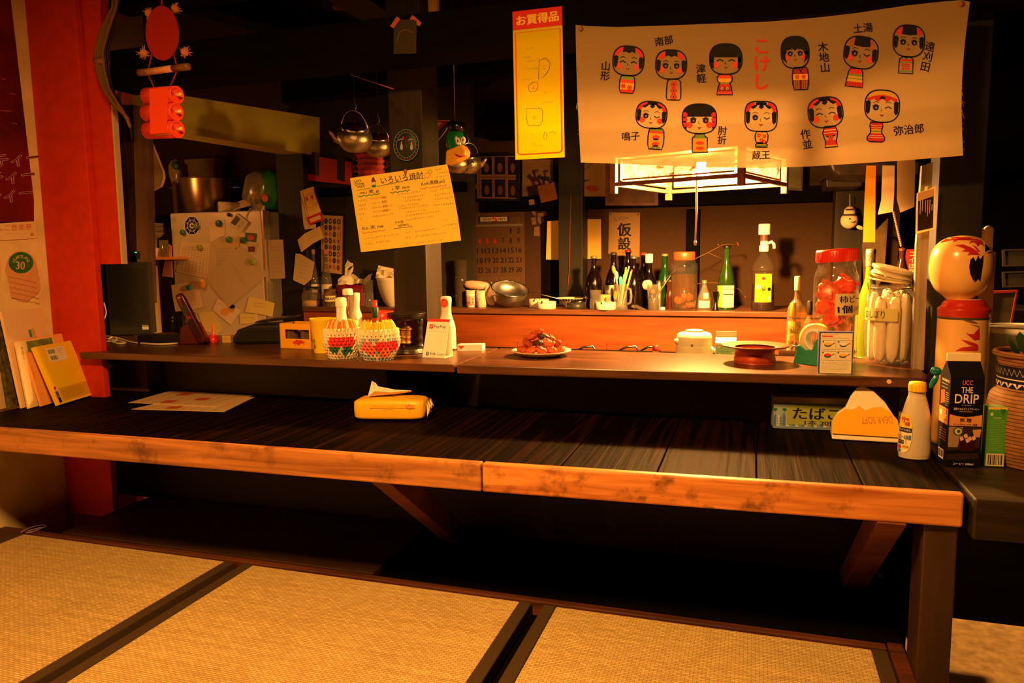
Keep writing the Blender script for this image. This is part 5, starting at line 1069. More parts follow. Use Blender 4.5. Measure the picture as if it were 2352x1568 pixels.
for i in range(11):
    a = i * 2 * PI / 8 + face_cam(p) + .2 if i < 8 else i * 2.1; rad = (35 if i < 8 else 12) * s_; hh = (146, 152, 140, 156, 150, 138, 154, 144, 160, 156, 162)[i]
    c = p + Vector((rad * math.cos(a), rad * math.sin(a), (7 + hh / 2) * s_)); bb = MB(); pillow(bb, c, (26 * s_, 22 * s_, hh * s_), TW, rotm(rnd.uniform(-.03, .03), rnd.uniform(-.03, .03), a + PI / 2), 3.2, 16, 12, .05, i)
    where = ('facing the room', 'front, on the doll side', 'side nearest the doll', 'back, on the doll side', 'at the very back', 'back, on the red-lidded jar side', 'side nearest the red-lidded jar', 'front, on the red-lidded jar side', 'inner one towards the front', 'inner one towards the doll', 'inner one towards the back')[i]
    tag(bb.obj('rolled_towel', None), 'rolled white towel standing in the clip-top jar, ' + where, 'towel', 'rolled towels in the jar')
# ================================================================== things on the table and at its right end
# ---- laminated menus lying on the table
LAM = mat((206, 176, 140), .25, spec=.5); MR = mat((170, 70, 50), .5)
for i, (qd, lab) in enumerate((([(302, 939), (410, 915), (585, 911), (515, 945)], 'laminated menu sheet lying half under another at the table back'), ([(295, 924), (395, 896), (582, 907), (495, 933)], 'laminated red-printed menu sheet lying on top of the other'))):
    S_ = plane((0, 0, ZT + .0012 + i * .0016), (0, 0, 1)); sh_ = Sheet(S_); sh_.slab(qd, LAM, .0012); W_ = warp(qd)
    for r_ in range(7):
        a, b = W_(.06, .10 + r_ * .125), W_(.94, .10 + r_ * .125); sh_.scribble(a[0], a[1], math.hypot(b[0] - a[0], b[1] - a[1]), 2.6, MR, math.atan2(b[1] - a[1], b[0] - a[0]), 1, r_ + 9 * i, 30)
    for u, v in ((.1, .3), (.4, .55), (.68, .2)): sh_.fill([W_(u, v), W_(u + .2, v), W_(u + .2, v + .14), W_(u, v + .14)], MR, .6)
    tag(sh_.mb.obj('menu_sheet', None), lab, 'menu', 'laminated menus on the table')
# ---- yellow soft tissue pack
YT_ = mat((244, 186, 40), .35, spec=.5, bump=.25, bscale=40); TIS = cloth('tissue', (240, 232, 216), .25, 0)
a, b = onz(806, 967, ZT), onz(978, 968, ZT); e = b - a; s_ = mpp(a); L_ = e.length; ez = Vector((0, 0, 1)); en = Vector((-e.y, e.x, 0)).normalized(); ed = e.normalized()
tp = thing('tissue_pack', 'yellow soft tissue pack with one tissue pulled up', 'tissues', (a + b) / 2 + en * .045)
X_ = Matrix((ed, en, ez)).transposed(); H_ = 48 * s_; m_ = MB()
pillow(m_, (a + b) / 2 + en * .048 + ez * (H_ / 2 + .001), (L_ * .97, .095, H_), YT_, X_, 6, 28, 14, .012, 2)
for v in range(5): c = b + en * (.02 + .014 * v) + ez * (H_ * .5 + .004 * (v % 2)); m_.add([c + ez * .02, c - ez * .02, c + ed * .008 + ez * .004 * (v % 2), c + en * .012 + ez * .018], [(0, 1, 2), (0, 2, 3), (1, 3, 2)], mat((232, 214, 170), .4))
f0 = a + ez * (H_ * .93) - en * .0009; f = lambda x, y, off=0: f0 + e * (x / 100) - ez * H_ * (y / 100) * .9 - en * off
f.n = -en; k = Sheet(f); k.rect(26, 14, 86, 33, YT_, 0); PRN = mat((206, 150, 50), .5); k.text('Premium tissue', 32, 18, 9, PRN, 0, 0, 1, 28); k.text('TISSUE PAPER', 43, 34, 5, PRN, 0, 0, 1, 16)
k.oval(79, 24, 5, 11, FO, 1); k.text('300', 79, 19, 9, PAPER, 0, 0, 2, 7, 'c'); k.mb.obj('printed_panel', m_.obj('pack', tp))
ti = MB(); tq = [(34, 54), (38, 70), (43, 91), (50, 84), (56, 77), (70, 72), (96, 68), (130, 63), (128, 58), (96, 55), (60, 54)]
n_ = len(tq); dz_ = [.012, .016, .02, .03, .024, .036, .03, .05, .06, .044, .03]
vs = [a + ed * (u * s_) + ez * (v * s_ * .97) + en * (.02 + q_) for (u, v), q_ in zip(tq, dz_)] + [a + ed * (52 * s_) + ez * (66 * s_) + en * .026, a + ed * (88 * s_) + ez * (62 * s_) + en * .036]
A_ = n_; B_ = n_ + 1
ti.add(vs, [(0, 1, A_), (1, 2, A_), (2, 3, A_), (3, 4, A_), (4, 5, A_), (5, B_, A_), (5, 6, B_), (6, 7, B_), (7, 8, B_), (8, 9, B_), (9, 10, B_), (10, A_, B_), (10, 0, A_)], mat((240, 232, 216), .7)); ti.obj('tissue', tp)
# ---- tin with the cigarette sign
a, b = onz(1776, 983, ZT), onz(1948, 989, ZT); e = b - a; s_ = mpp(a); h = 74 * s_; en = Vector((-e.y, e.x, 0)).normalized(); ez = Vector((0, 0, 1))
tn = thing('picture_tin', 'flat tin printed with blue houses carrying a green cigarette price note', 'tin', (a + b) / 2); TB = mat((150, 170, 176), .35, spec=.5)
b_ = MB(); b_.prism([a, b, b + ez * h * .82, a + ez * h * .82], en * .05, TB)
f = lambda x, y, off=0: a + ez * h + e * (x / 100) - ez * h * (y / 100) - en * off
f.n = -en; k = Sheet(f, b_); HB = mat((90, 120, 170), .5); r0 = random.Random(5)
k.rect(0, 20, 100, 24, mat((60, 80, 120), .5), 1); k.rect(0, 94, 100, 97, HB, 1)
for i in range(24):
    x = i * 4.2; k.fill([(x, 92), (x, 60 + r0.uniform(-8, 8)), (x + 2, 50 + r0.uniform(-6, 6)), (x + 4, 60), (x + 4, 92)], (HB, mat((190, 196, 190), .5), mat((120, 150, 180), .5))[i % 3], 1)
    for j in range(3): k.rect(x + 1, 66 + j * 8, x + 2, 70 + j * 8, mat((70, 90, 140), .5), 2)
    if i % 3 == 0: k.oval(x + 2, 40, 3, 5, FG, 1, n=10); k.line([(x + 2, 40), (x + 2, 50)], .5, INK, 1)
b_.obj('tin_body', tn, bev=.001); MB().prism([a + ez * h * .82 - en * .001 - e * .004, b + ez * h * .82 - en * .001 + e * .004, b + ez * h - en * .001 + e * .004, a + ez * h - en * .001 - e * .004], en * .053, mat((170, 150, 116), .4, .3)).obj('lid', tn, bev=.002)
k = Sheet(f); k.rect(18, 26, 92, 86, mat((150, 160, 70), .6), 3); k.text('たばこ', 26, 32, 36, INK, 0, .015, 4, 62); k.text('1本 30円', 42, 71, 15, INK, 0, .012, 4, 44); k.mb.obj('price_note', tn)
# ---- opened yellow and white tissue packet leaning on the tin
a, b = onz(1911, 1010, ZT), onz(2066, 1019, ZT); e = b - a; s_ = mpp(a); en = Vector((-e.y, e.x, 0)).normalized(); ed = e.normalized(); T2 = thing('open_tissue_packet', 'opened orange and white tissue packet collapsed into a peak', 'tissues', (a + b) / 2)
WT = mat((236, 222, 196), .5, bump=.3, bscale=50); OT = mat((246, 180, 40), .3, spec=.5, bump=.3, bscale=30)
def g(u, v, d): return a + e * u + ez * (v * s_ * .95 + .0006) + en * d
outl = [(0, 0), (1, 0), (1, 26), (.97, 52), (.80, 92), (.62, 118), (.48, 128), (.38, 126), (.28, 104), (.20, 76), (.08, 62), (0, 40)]
b_ = MB(); n_ = len(outl); vs = [g(u, v, 0.004 + .03 * v / 128) for u, v in outl] + [g(u * .96 + .02, v * .97, .045 if v > 30 else .075) for u, v in outl]
b_.add(vs, [tuple(range(n_)), tuple(range(2 * n_ - 1, n_ - 1, -1))] + [(i, n_ + i, n_ + (i + 1) % n_, (i + 1) % n_) for i in range(n_)], WT); b_.obj('tissue_stack', T2, bev=.003)
yw = MB(); wl = [(0, 15), (1, 14), (1, 30), (.97, 54), (.86, 72), (.74, 82), (.60, 80), (.50, 72), (.40, 82), (.30, 72), (.20, 74), (.08, 60), (0, 40)]
yw.add([g(u, v, -.0016 + .0315 * v / 128) for u, v in wl] + [g(u, v, .002 + .03 * v / 128) for u, v in wl], [tuple(range(13)), tuple(range(25, 12, -1))] + [(i, 13 + i, 13 + (i + 1) % 13, (i + 1) % 13) for i in range(13)], OT)
f = lambda x, y, off=0: g(1 - x / 100, y, -.0022 - off + .0315 * y / 128)
f.n = -en; k = Sheet(f, yw); k.text('DEAR SOFT', 10, 46, 16, mat((196, 130, 50), .5), -.10, 0, 1, 46); yw.obj('wrapper', T2)
# ---- white disinfectant bottle with yellow cap
p = onz(2099, 1050, ZT); p.z = ZT; s_ = mpp(p)
SBT = mat((196, 182, 164), .3, spec=.5); YCAP = mat((240, 196, 30), .4, spec=.5)
db = thing('spray_refill', 'white plastic disinfectant bottle with a yellow screw cap', 'bottle', p); b = MB()
b.lathe(p, sc(smooth_prof([(.5, 0), (33, 0), (37, 5), (38, 20), (37, 60), (34, 95), (27, 125), (22, 140), (20, 146), (20, 154)]), s_), SBT, 36, sx=1, sy=.72); b.obj('body', db)
cp = MB(); cp.lathe(p, sc([(19, 154), (20, 155), (20.5, 170), (19, 175), (.5, 176)], s_), YCAP, 36)
for i in range(40): a_ = 2 * PI * i / 40; cp.box(p + Vector((20.6 * s_ * math.cos(a_), 20.6 * s_ * math.sin(a_), 162 * s_)), (.0012, .0018, 14 * s_), YCAP, a_)
cp.obj('cap', db)
lb = MB(); fa = face_cam(p); l = CSheet(p, lambda z: (38.6 if z < 60 * s_ else 38.6 - (z / s_ - 60) * .11) * s_, fa - 1.55, fa - .12, 14 * s_, 102 * s_, lb, 1, .74); LW = mat((226, 214, 180), .4)
for i in range(20):
    y0, y1 = i * 5, i * 5 + 5; w0 = lambda y: 50 + 50 * math.sqrt(max(0, 1 - ((y - 50) / 51) ** 2)) ** .6
    l.fill([(2, y0), (50, y0), (50, y1), (2, y1)], LW, 1); l.fill([(50, y0), (w0(y0), y0), (w0(y1), y1), (50, y1)], LW if i > 6 else mat((236, 200, 60), .4), 1)
l.rect(2, 0, 50, 34, mat((236, 200, 60), .4), 1.5)
l.text('99', 36, 6, 15, INKR, 0, .03, 3, 24); l.text('99%', 62, 8, 8, INKR, 0, .02, 3, 22); l.text('除菌', 60, 18, 10, INKR, 0, .03, 3, 26); l.rect(22, 34, 98, 45, INK, 2); l.text('使っても安心', 28, 36, 7, PAPER, 0, 0, 3, 66)
l.text('アルコール除菌', 14, 52, 12, INKB, 0, .02, 3, 82); l.rect(20, 67, 62, 77, INK, 2); l.text('キッチン用', 23, 69, 6, PAPER, 0, 0, 3, 36); l.oval(34, 86, 16, 4.5, INKR, 2); l.rect(56, 80, 88, 87, YL, 2); l.text('つけかえ用', 58, 81, 4.5, INK, 0, 0, 3, 28); l.oval(36, 95, 10, 3, INKB, 2)
lb.obj('label', db); db.scale = (.88, .88, 1)
# ---- black coffee carton
bl, br, sl = onz(2173, 1070, ZT), onz(2250, 1073, ZT), onz(2152, 1062, ZT); e = br - bl; d = (sl - bl).normalized() * e.length * .95; s_ = mpp(bl); ez = Vector((0, 0, 1)); nn = Vector((e.y, -e.x, 0)).normalized()
H1 = 206 * s_; H2 = 242 * s_; H3 = 258 * s_; BC = mat((13, 10, 9), .55, spec=.15); uc = thing('coffee_carton', 'tall black gable-top carton of unsweetened coffee', 'carton', (bl + br) / 2 + d / 2)
d = Vector((-e.y, e.x, 0)).normalized() * e.length * .9
b = MB(); b.prism([bl, br, br + d, bl + d], ez * H1, BC); rg0, rg1 = bl + d * .5, br + d * .5
top_ = [bl + ez * H1, br + ez * H1, br + d + ez * H1, bl + d + ez * H1, rg0 + ez * H2, rg1 + ez * H2]
b.add(top_, [(0, 1, 5, 4), (2, 3, 4, 5), (1, 2, 5), (3, 0, 4)], BC)
f = lambda x, y, off=0: bl + ez * H1 + e * (x / 100) - ez * H1 * (y / 100) + nn * off
f.n = nn; k = Sheet(f, b); TAN = mat((206, 140, 84), .5); OR = mat((200, 100, 50), .5)
k.text('UCC', 50, 3, 5, OR, 0, .03, 1, 30, 'c', shear=.12); k.text('THE', 50, 10.5, 6.5, PAPER, 0, .012, 1, 34, 'c'); k.text('DRIP', 50, 18.5, 10, PAPER, 0, .016, 1, 70, 'c'); k.text('ザ・ドリップ', 50, 30, 1.5, PAPER, 0, 0, 1, 26, 'c')
k.text('深煎りネルドリップコーヒー', 50, 33.5, 2.6, PAPER, 0, .01, 1, 74, 'c'); k.text('手軽で贅沢な味わい', 50, 37, 1.6, TAN, 0, 0, 1, 40, 'c')
k.fill([(2, 41), (25, 43), (50, 44), (75, 43), (98, 41), (98, 54), (2, 54)], TAN, 1); k.text('無 糖', 50, 45, 4.6, INK, 0, .015, 2, 34, 'c'); k.text('ドリップチャンピオン監修', 50, 51, 2.6, INK, 0, .005, 2, 70, 'c')
BG = mat((120, 84, 60), .5); k.fill([(0, 55), (96, 55), (96, 78), (0, 82)], mat((50, 30, 20), .5), 1); k.fill([(2, 55), (44, 55), (30, 78), (2, 78)], mat((150, 120, 90), .5), 1.5)
k.oval(30, 60, 15, 5, mat((60, 70, 40), .5), 2); k.oval(30, 60, 11, 3.7, mat((190, 180, 140), .5), 2.5); k.oval(31, 60, 5, 2, mat((60, 80, 50), .5), 3)
k.fill([(32, 66), (86, 66), (78, 82), (40, 82)], mat((50, 14, 8), .3), 2); [k.fill([(x, y), (x + 9, y - 2), (x + 14, y + 2), (x + 5, y + 4)], mat((210, 170, 140), .4), 3) for x, y in ((34, 67), (46, 64), (58, 67), (70, 66), (52, 69))]; k.fill([(72, 58), (98, 57), (94, 66), (78, 66)], mat((190, 140, 100), .5), 2)
k.fill([(0, 86), (90, 84), (96, 90), (30, 93), (0, 92)], mat((40, 26, 18), .5), 1.4); k.text('コーヒー 1000ml', 50, 95.5, 2.4, PAPER, 0, .005, 2, 60, 'c')
f3 = lambda x, y, off=0: bl + d + ez * H1 - d * (x / 100) - ez * H1 * (y / 100) - e.normalized() * off
f3.n = -e.normalized(); k = Sheet(f3, b); k.text('THE DRIP', 20, 4, 2.6, PAPER, 0, .01, 1, 50); k.rect(72, 4, 90, 7, OR, 1); [k.scribble(15, 9 + i * 4, 60, 1.2, PAPER, 0, 1, i) for i in range(2)]; k.fill([(14, 18), (50, 16), (58, 30), (16, 34)], mat((150, 90, 60), .5), 1); [k.scribble(60, 18 + 2.4 * i, 30, 1, PAPER, 0, 1, i) for i in range(7)]
k.rect(4, 36, 92, 54, TAN, 1); k.oval(24, 43, 9, 3, WHITE, 2); [k.scribble(40, 38 + i * 2.2, 46, 1, INK, 0, 2, i) for i in range(6)]; k.rect(18, 84, 68, 95, PAPER, 1); bars(k, 22, 85, 42, 8); [k.scribble(20, 60 + 3 * i, 60, 1.2, TAN, 0, 1, i) for i in range(5)]
b.obj('carton_body', uc)
MB().prism([rg0 - d * .03 + ez * H2 * .985, rg1 - d * .03 + ez * H2 * .985, rg1 - d * .03 + ez * H3, rg0 - d * .03 + ez * H3], d * .06, mat((226, 206, 180), .5)).obj('sealed_top', uc)
# ---- green drink carton
bl, br = onz(2262, 1070, ZT), onz(2306, 1072, ZT); e = br - bl; s_ = mpp(bl); d = Vector((-e.y, e.x, 0)).normalized() * e.length * .8; nn = -d.normalized(); H1 = 138 * s_; GC = mat((70, 140, 50), .35, spec=.5)
gc = thing('juice_carton', 'small green drink carton with white text and a barcode', 'carton', (bl + br) / 2 + d / 2); b = MB(); b.prism([bl, br, br + d, bl + d], ez * H1, GC)
f = lambda x, y, off=0: bl + ez * H1 + e * (x / 100) - ez * H1 * (y / 100) + nn * off
f.n = nn; k = Sheet(f, b); k.rect(0, 0, 100, 4, mat((220, 190, 50), .5), 1); k.text('SUNTORY', 50, 17, 2, WHITE, 0, .01, 1, 44, 'c'); [k.scribble(14, 21 + i * 3, 72, 1.6, mat((190, 220, 150), .5), 0, 1, i, 16) for i in range(18)]
k.rect(4, 78, 96, 99, mat((206, 190, 150), .5), 1); bars(k, 12, 80, 76, 17); k.oval(20, 12, 8, 3, mat((180, 210, 140), .5), 1); k.fill([(60, 3), (92, 3), (78, 14)], mat((50, 110, 40), .5), 1.5); b.obj('carton_body', gc, bev=.0006)
MB().prism([bl + ez * (H1 + .0004) + d * .2, br + ez * (H1 + .0004) + d * .2, br + ez * (H1 + .012) + d * .9, bl + ez * (H1 + .012) + d * .9], d * .05, FILM).obj('straw_wrapper', gc)
# ---- the big wooden doll
p = colx(2196, 1.93, ZT); p.z = ZT - .0005; s_ = mpp(p); kx = .858; KW = mat((224, 172, 106), .22, spec=.5, var=.08, bscale=10); KR = mat((170, 36, 20), .25, spec=.5); KB = mat((20, 12, 10), .25, spec=.5)
zc_ = ony(2200, 614, 1.93).z - p.z; zn = ony(2200, 690, 1.93).z - p.z
kd = thing('wooden_doll', 'large turned wooden doll with a round head and red painted hair', 'doll', p)
BP = [(.0005, 0), (60 * s_, 0), (61 * s_, .01), (60 * s_, zn * .5), (60 * s_, zn - 40 * s_)]
kx_ = lambda pr: [(r * kx, z) for r, z in pr]
body = MB(); body.lathe(p, kx_(BP), KW, 48); body.lathe(p, kx_([(60.3 * s_, zn - 40 * s_), (60.8 * s_, zn - 38 * s_), (60.4 * s_, zn - 35 * s_)]), mat((60, 60, 30), .3), 48, cap=False); body.lathe(p, smooth_prof(kx_([(60.4 * s_, zn - 35 * s_), (61.5 * s_, zn - 20 * s_), (60 * s_, zn - 16 * s_), (54 * s_, zn - 12 * s_), (48 * s_, zn - 2 * s_), (40 * s_, zn + 3 * s_)]), 4), KR, 48, cap=False); body.lathe(p, kx_([(40 * s_, zn + 3 * s_), (28 * s_, zn + 5 * s_), (.0005, zn + 5 * s_)]), KW, 40, cap=False)
sb = Sheet(lathe_hit(p, [(60 * s_ * kx, 0), (60 * s_ * kx, zn + .1)]), body); sb.LIFT = .0006
DK = mat((110, 76, 40), .3)
for pts, m_ in (([(2196, 730), (2215, 732), (2240, 738), (2248, 744), (2230, 742)], DK), ([(2226, 744), (2249, 748), (2249, 752)], DK), ([(2219, 765), (2235, 768), (2250, 752), (2250, 780), (2238, 782)], KR), ([(2206, 779), (2225, 783), (2245, 790), (2248, 800), (2226, 792)], KR), ([(2194, 806), (2212, 796), (2232, 795), (2247, 800), (2245, 806)], KR)): fillc(sb, pts, m_, 1, 2.5)
body.obj('body', kd)
hc_ = Vector((colx(2207, 1.93, p.z + zc_).x, 1.93, p.z + zc_)); HR, HV = 73.5 * s_, 69 * s_
HP = smooth_prof(kx_([(26 * s_, -76 * s_), (38 * s_, -64 * s_), (58 * s_, -48 * s_), (71 * s_, -22 * s_), (74 * s_, 4 * s_), (70 * s_, 32 * s_), (58 * s_, 52 * s_), (38 * s_, 65 * s_), (14 * s_, 70 * s_), (.0005, 70.5 * s_)]), 5)
hd = MB(); hd.lathe(hc_, HP, KW, 56); sh_ = Sheet(lathe_hit(hc_, HP), hd); sh_.LIFT = .0007
for pts in ([(2157, 558), (2176, 546), (2200, 543), (2230, 544), (2255, 552), (2262, 566), (2252, 560), (2246, 566), (2238, 556), (2226, 559), (2230, 553), (2200, 551), (2188, 557), (2192, 550)],
            [(2190, 562), (2212, 561), (2232, 568), (2243, 576), (2252, 586), (2240, 584), (2222, 586), (2228, 578), (2208, 577), (2218, 572)], [(2232, 561), (2242, 566), (2252, 578), (2246, 578), (2240, 570)]): fillc(sh_, pts, KR, 1, 2)
fillc(sh_, [(2236, 590), (2241, 600), (2247, 586), (2251, 596), (2259, 585), (2258, 604), (2255, 625), (2251, 646), (2246, 640), (2240, 648), (2234, 642), (2228, 628), (2226, 612), (2229, 596)], KB, 1, 2)
fillc(sh_, [(2262, 558), (2270, 566), (2275, 572), (2262, 578), (2263, 568)], KB, 1, 2); fillc(sh_, [(2264, 582), (2277, 577), (2277, 580)], KB, 1, 1)
hd.obj('head', kd)
# ---- teal glass drops hanging by the doll
tf = MB(); TG = mat((20, 104, 112), .2, spec=.6); c = ony(2150, 852, 1.80); s_ = mpp(c)
pillow(tf, c, (24 * s_, 14 * s_, 20 * s_), TG, rotm(0, .3, 0), 2.2); pillow(tf, ony(2145, 876, 1.80), (13 * s_, 10 * s_, 36 * s_), TG, rotm(0, .45, 0), 2.2); tag(tf.obj('teal_charm', None), 'teal glass charm behind the black coffee carton', 'charm')
# ---- clear tub with white rim, woven basket with leaves
p = colx(2352, 2.12, ZT); p.z = ZT - .001; s_ = mpp(p); tb = thing('clear_tub', 'clear plastic tub with a white rim behind the woven basket', 'tub', p); zr = ony(2340, 758, 2.05).z - p.z
MB().lathe(p, [(72 * s_, 0), (78 * s_, zr * .3), (90 * s_, zr)], clear('tub_plastic', (230, 224, 216), .16, .12), 40, cap=True).obj('tub_body', tb); MB().lathe(p, smooth_prof([(88 * s_, zr - .012), (92 * s_, zr - .008), (93 * s_, zr), (88 * s_, zr + .003), (84 * s_, zr)], 3), WHITE, 40, cap=False).obj('rim', tb)
p = colx(2388, 1.80, ZT); p.z = ZT - .001; s_ = mpp(p); zr = ony(2352, 822, 1.72).z - p.z
def wicker(name, c1, c2):
    m, nt, b = nodes(name); N, L = nt.nodes.new, nt.links.new; tc = N('ShaderNodeTexCoord'); sep = N('ShaderNodeSeparateXYZ'); L(tc.outputs['Object'], sep.inputs[0])
    at = N('ShaderNodeMath'); at.operation = 'ARCTAN2'; L(sep.outputs['Y'], at.inputs[0]); L(sep.outputs['X'], at.inputs[1]); cmb = N('ShaderNodeCombineXYZ'); L(at.outputs[0], cmb.inputs[0]); L(sep.outputs['Z'], cmb.inputs[1])
    br_ = N('ShaderNodeTexBrick'); br_.inputs['Scale'].default_value = 1; br_.inputs['Brick Width'].default_value = .26; br_.inputs['Row Height'].default_value = .0075; br_.inputs['Mortar Size'].default_value = .0008
    br_.inputs['Color1'].default_value = (*lin(c1), 1); br_.inputs['Color2'].default_value = (*lin(c2), 1); br_.inputs['Mortar'].default_value = (*lin((60, 34, 16)), 1); L(cmb.outputs[0], br_.inputs['Vector'])
    L(br_.outputs['Color'], b.inputs['Base Color']); bp = N('ShaderNodeBump'); bp.inputs['Strength'].default_value = .8; bp.inputs['Distance'].default_value = .003; bp.invert = True; L(br_.outputs['Fac'], bp.inputs['Height']); L(bp.outputs[0], b.inputs['Normal']); b.inputs['Roughness'].default_value = .6; return m
WK = wicker('wicker_weave', (150, 100, 54), (122, 76, 38)); bk = thing('woven_basket', 'woven basket with a black band of white zigzags', 'basket', p)
prf = smooth_prof([(100 * s_, 0), (112 * s_, zr * .15), (114 * s_, zr * .4), (106 * s_, zr * .62), (90 * s_, zr * .72), (94 * s_, zr * .92), (100 * s_, zr)], 4)
b = MB(); b.lathe(p, prf + [(96 * s_, zr), (86 * s_, zr * .75), (96 * s_, .02), (.0005, .01)], WK, 56, cap=False); wb_ = b.obj('wicker_body', bk, origin=Vector((0, 0, 0)))
MB().tube(ring(p + Vector((0, 0, zr)), 99 * s_, rotm(), 48), .006, WK, 8, True).obj('rolled_rim', wb_)
bd = MB(); rr = lambda z: 92.5 * s_; bd.lathe(p, [(92 * s_, zr * .69), (92.4 * s_, zr * .78), (95.5 * s_, zr * .90)], mat((22, 20, 26), .7), 56, cap=False)
sb = CSheet(p, lambda z: (93 + max(0, z / zr - .78) * 27) * s_ + .0005, face_cam(p) - 1.5, face_cam(p) + 1.5, zr * .69, zr * .90, bd); sb.LIFT = .0006
zz = [(i * 2.2, 12 if i % 2 else 40) for i in range(46)]; sb.line(zz, 3, PAPER, 1); sb.line([(i * 4, 56) for i in range(26)], 5, PAPER, 1); sb.line([(i * 2.6, 72 if i % 3 else 92) for i in range(39)], 3, PAPER, 1)
bd.obj('black_band', wb_)
lf = MB(); LG = mat((40, 70, 30), .5)
pl_ = thing('leafy_plant', 'dark green leaves rising out of the woven basket', 'plant', p + Vector((0, 0, .02)))
for i in range(7):
    a_ = face_cam(p) + (-1.6 + i * .5); c = p + Vector((.05 * math.cos(a_), .05 * math.sin(a_), zr - .01)); d_ = Vector((math.cos(a_) * .5, math.sin(a_) * .5, .85)).normalized(); sd_ = d_.cross(Vector((0, 0, 1))).normalized(); l = MB()
    L_ = .05 + .01 * (i % 3); l.add([c, c + d_ * L_ * .4 + sd_ * .016, c + d_ * L_ * .4 - sd_ * .016, c + d_ * L_ * .8 + sd_ * .012, c + d_ * L_ * .8 - sd_ * .012, c + d_ * L_], [(0, 1, 2), (1, 3, 4, 2), (3, 5, 4)], LG); l.obj('leaf', pl_, solid=.001)
MB().ball(p + Vector((0, 0, zr * .5)), (.05, .05, zr * .42), mat((40, 30, 20), .9), 14, 10).obj('soil_ball', pl_)
# ---- boards, picture and frames in the dark to the right
bd0 = ony(2268, 520, 2.36)
for i, (x0, x1, y0, y1, Y, m_, lab) in enumerate(((2243, 2262, 522, 700, 2.36, mat((206, 176, 126), .5), 'white plastic board upright behind the doll, nearer the post'), (2262, 2282, 518, 700, 2.38, mat((214, 186, 136), .5), 'white plastic board upright behind the doll, farther from the post'), (2232, 2250, 650, 722, 2.33, mat((120, 76, 42), .5), 'narrow brown board low behind the doll neck'), (2252, 2286, 580, 722, 2.31, mat((150, 96, 52), .5), 'wide brown board upright at the side of the doll'))):
    t_ = ony((x0 + x1) / 2, y0, Y); b_ = ony((x0 + x1) / 2, y1 + 60, Y); s_ = mpp(t_); w_ = (x1 - x0) * s_; X_ = rotm(0, 0, .25); m2 = MB(); c = (t_ + b_) / 2; h_ = (t_.z - (ZT - .001))
    pr_ = [Vector((u, 0, v)) for u, v in ([(-w_ / 2, 0), (w_ / 2, 0)] + [(w_ / 2 * math.cos(q_), h_ - w_ / 2 + w_ / 2 * math.sin(q_)) for q_ in [j * PI / 8 for j in range(9)]])] if i < 2 else [Vector((-w_ / 2, 0, 0)), Vector((w_ / 2, 0, 0)), Vector((w_ / 2, 0, h_)), Vector((-w_ / 2, 0, h_))]
    m2.prism([Vector((t_.x, t_.y, ZT - .001)) + v for v in pr_], (0, .012, 0), m_); tag(m2.obj('cutting_board', None, bev=.002), lab, 'board', 'boards behind the doll')
def framed(name, lab, quad, Y, fm, pm, bw=.012, art=None, group=None, bev=0, cat='picture'):
    S_ = plane((0, Y, 0), (0, -1, 0)); Q = [S_(*q_) for q_ in quad]; c = sum(Q, Vector()) / 4; r = thing(name, lab, cat, c, group); b = MB()
    for i in range(4):
        a, d_ = Q[i], Q[(i + 1) % 4]; ia, id_ = a + (c - a).normalized() * bw * 1.4, d_ + (c - d_).normalized() * bw * 1.4; b.prism([a, d_, id_, ia], (0, .012, 0), fm)
    b.obj('frame', r); k = Sheet(on_quad(plane((0, Y + .004, 0), (0, -1, 0)), quad)); k.rect(2, 2, 98, 98, pm, 0)
    if art: art(k)
    k.mb.obj('picture_sheet', r); return r
framed('red_framed_picture', 'picture in a red frame leaning in the dark behind the clear tub', ((2276, 668), (2338, 666), (2322, 756), (2262, 760)), 2.62, mat((130, 40, 26), .5), mat((70, 64, 40), .6, var=.6, bscale=14), .006)
for i, (y0, y1) in enumerate(((573, 612), (624, 660))): framed('small_picture', 'small dim framed picture on the dark far side, %s of two' % ('upper', 'lower')[i], ((2303, y0), (2375, y0 - 2), (2376, y1 - 2), (2304, y1)), 2.9, mat((30, 22, 14), .6), mat((20, 15, 11), .6, var=.5, bscale=20), .006, None, 'small pictures in the dark')
bg = MB(); c = onz(2260, 1350, FLR) + Vector((.02, .25, .13)); pillow(bg, c, (.75, .3, .26), mat((18, 22, 22), .8, bump=.4, bscale=20), None, 3, 24, 12, .03, 3); bgo = thing('dark_bag', 'dark soft bag with a small red badge on the concrete floor', 'bag', c - Vector((0, 0, .13))); bg.obj('bag_body', bgo)
q_ = ony(2233, 1322, c.y - .155); MB().ball(q_, (.011, .004, .010), mat((150, 20, 24), .5), 10, 8).obj('red_badge', bgo)
sg = MB(); pts = [onz(x, y, TAT + .004) for x, y in ((48, 1222), (62, 1214), (80, 1208), (100, 1205), (106, 1208), (92, 1214), (74, 1221), (60, 1224), (70, 1217), (90, 1212), (104, 1210))]
tag(sg.tube(pts, .0016, mat((150, 130, 96), .8), 6).obj('loose_string', None), 'frayed pale string lying at the wall corner of the tatami', 'string')
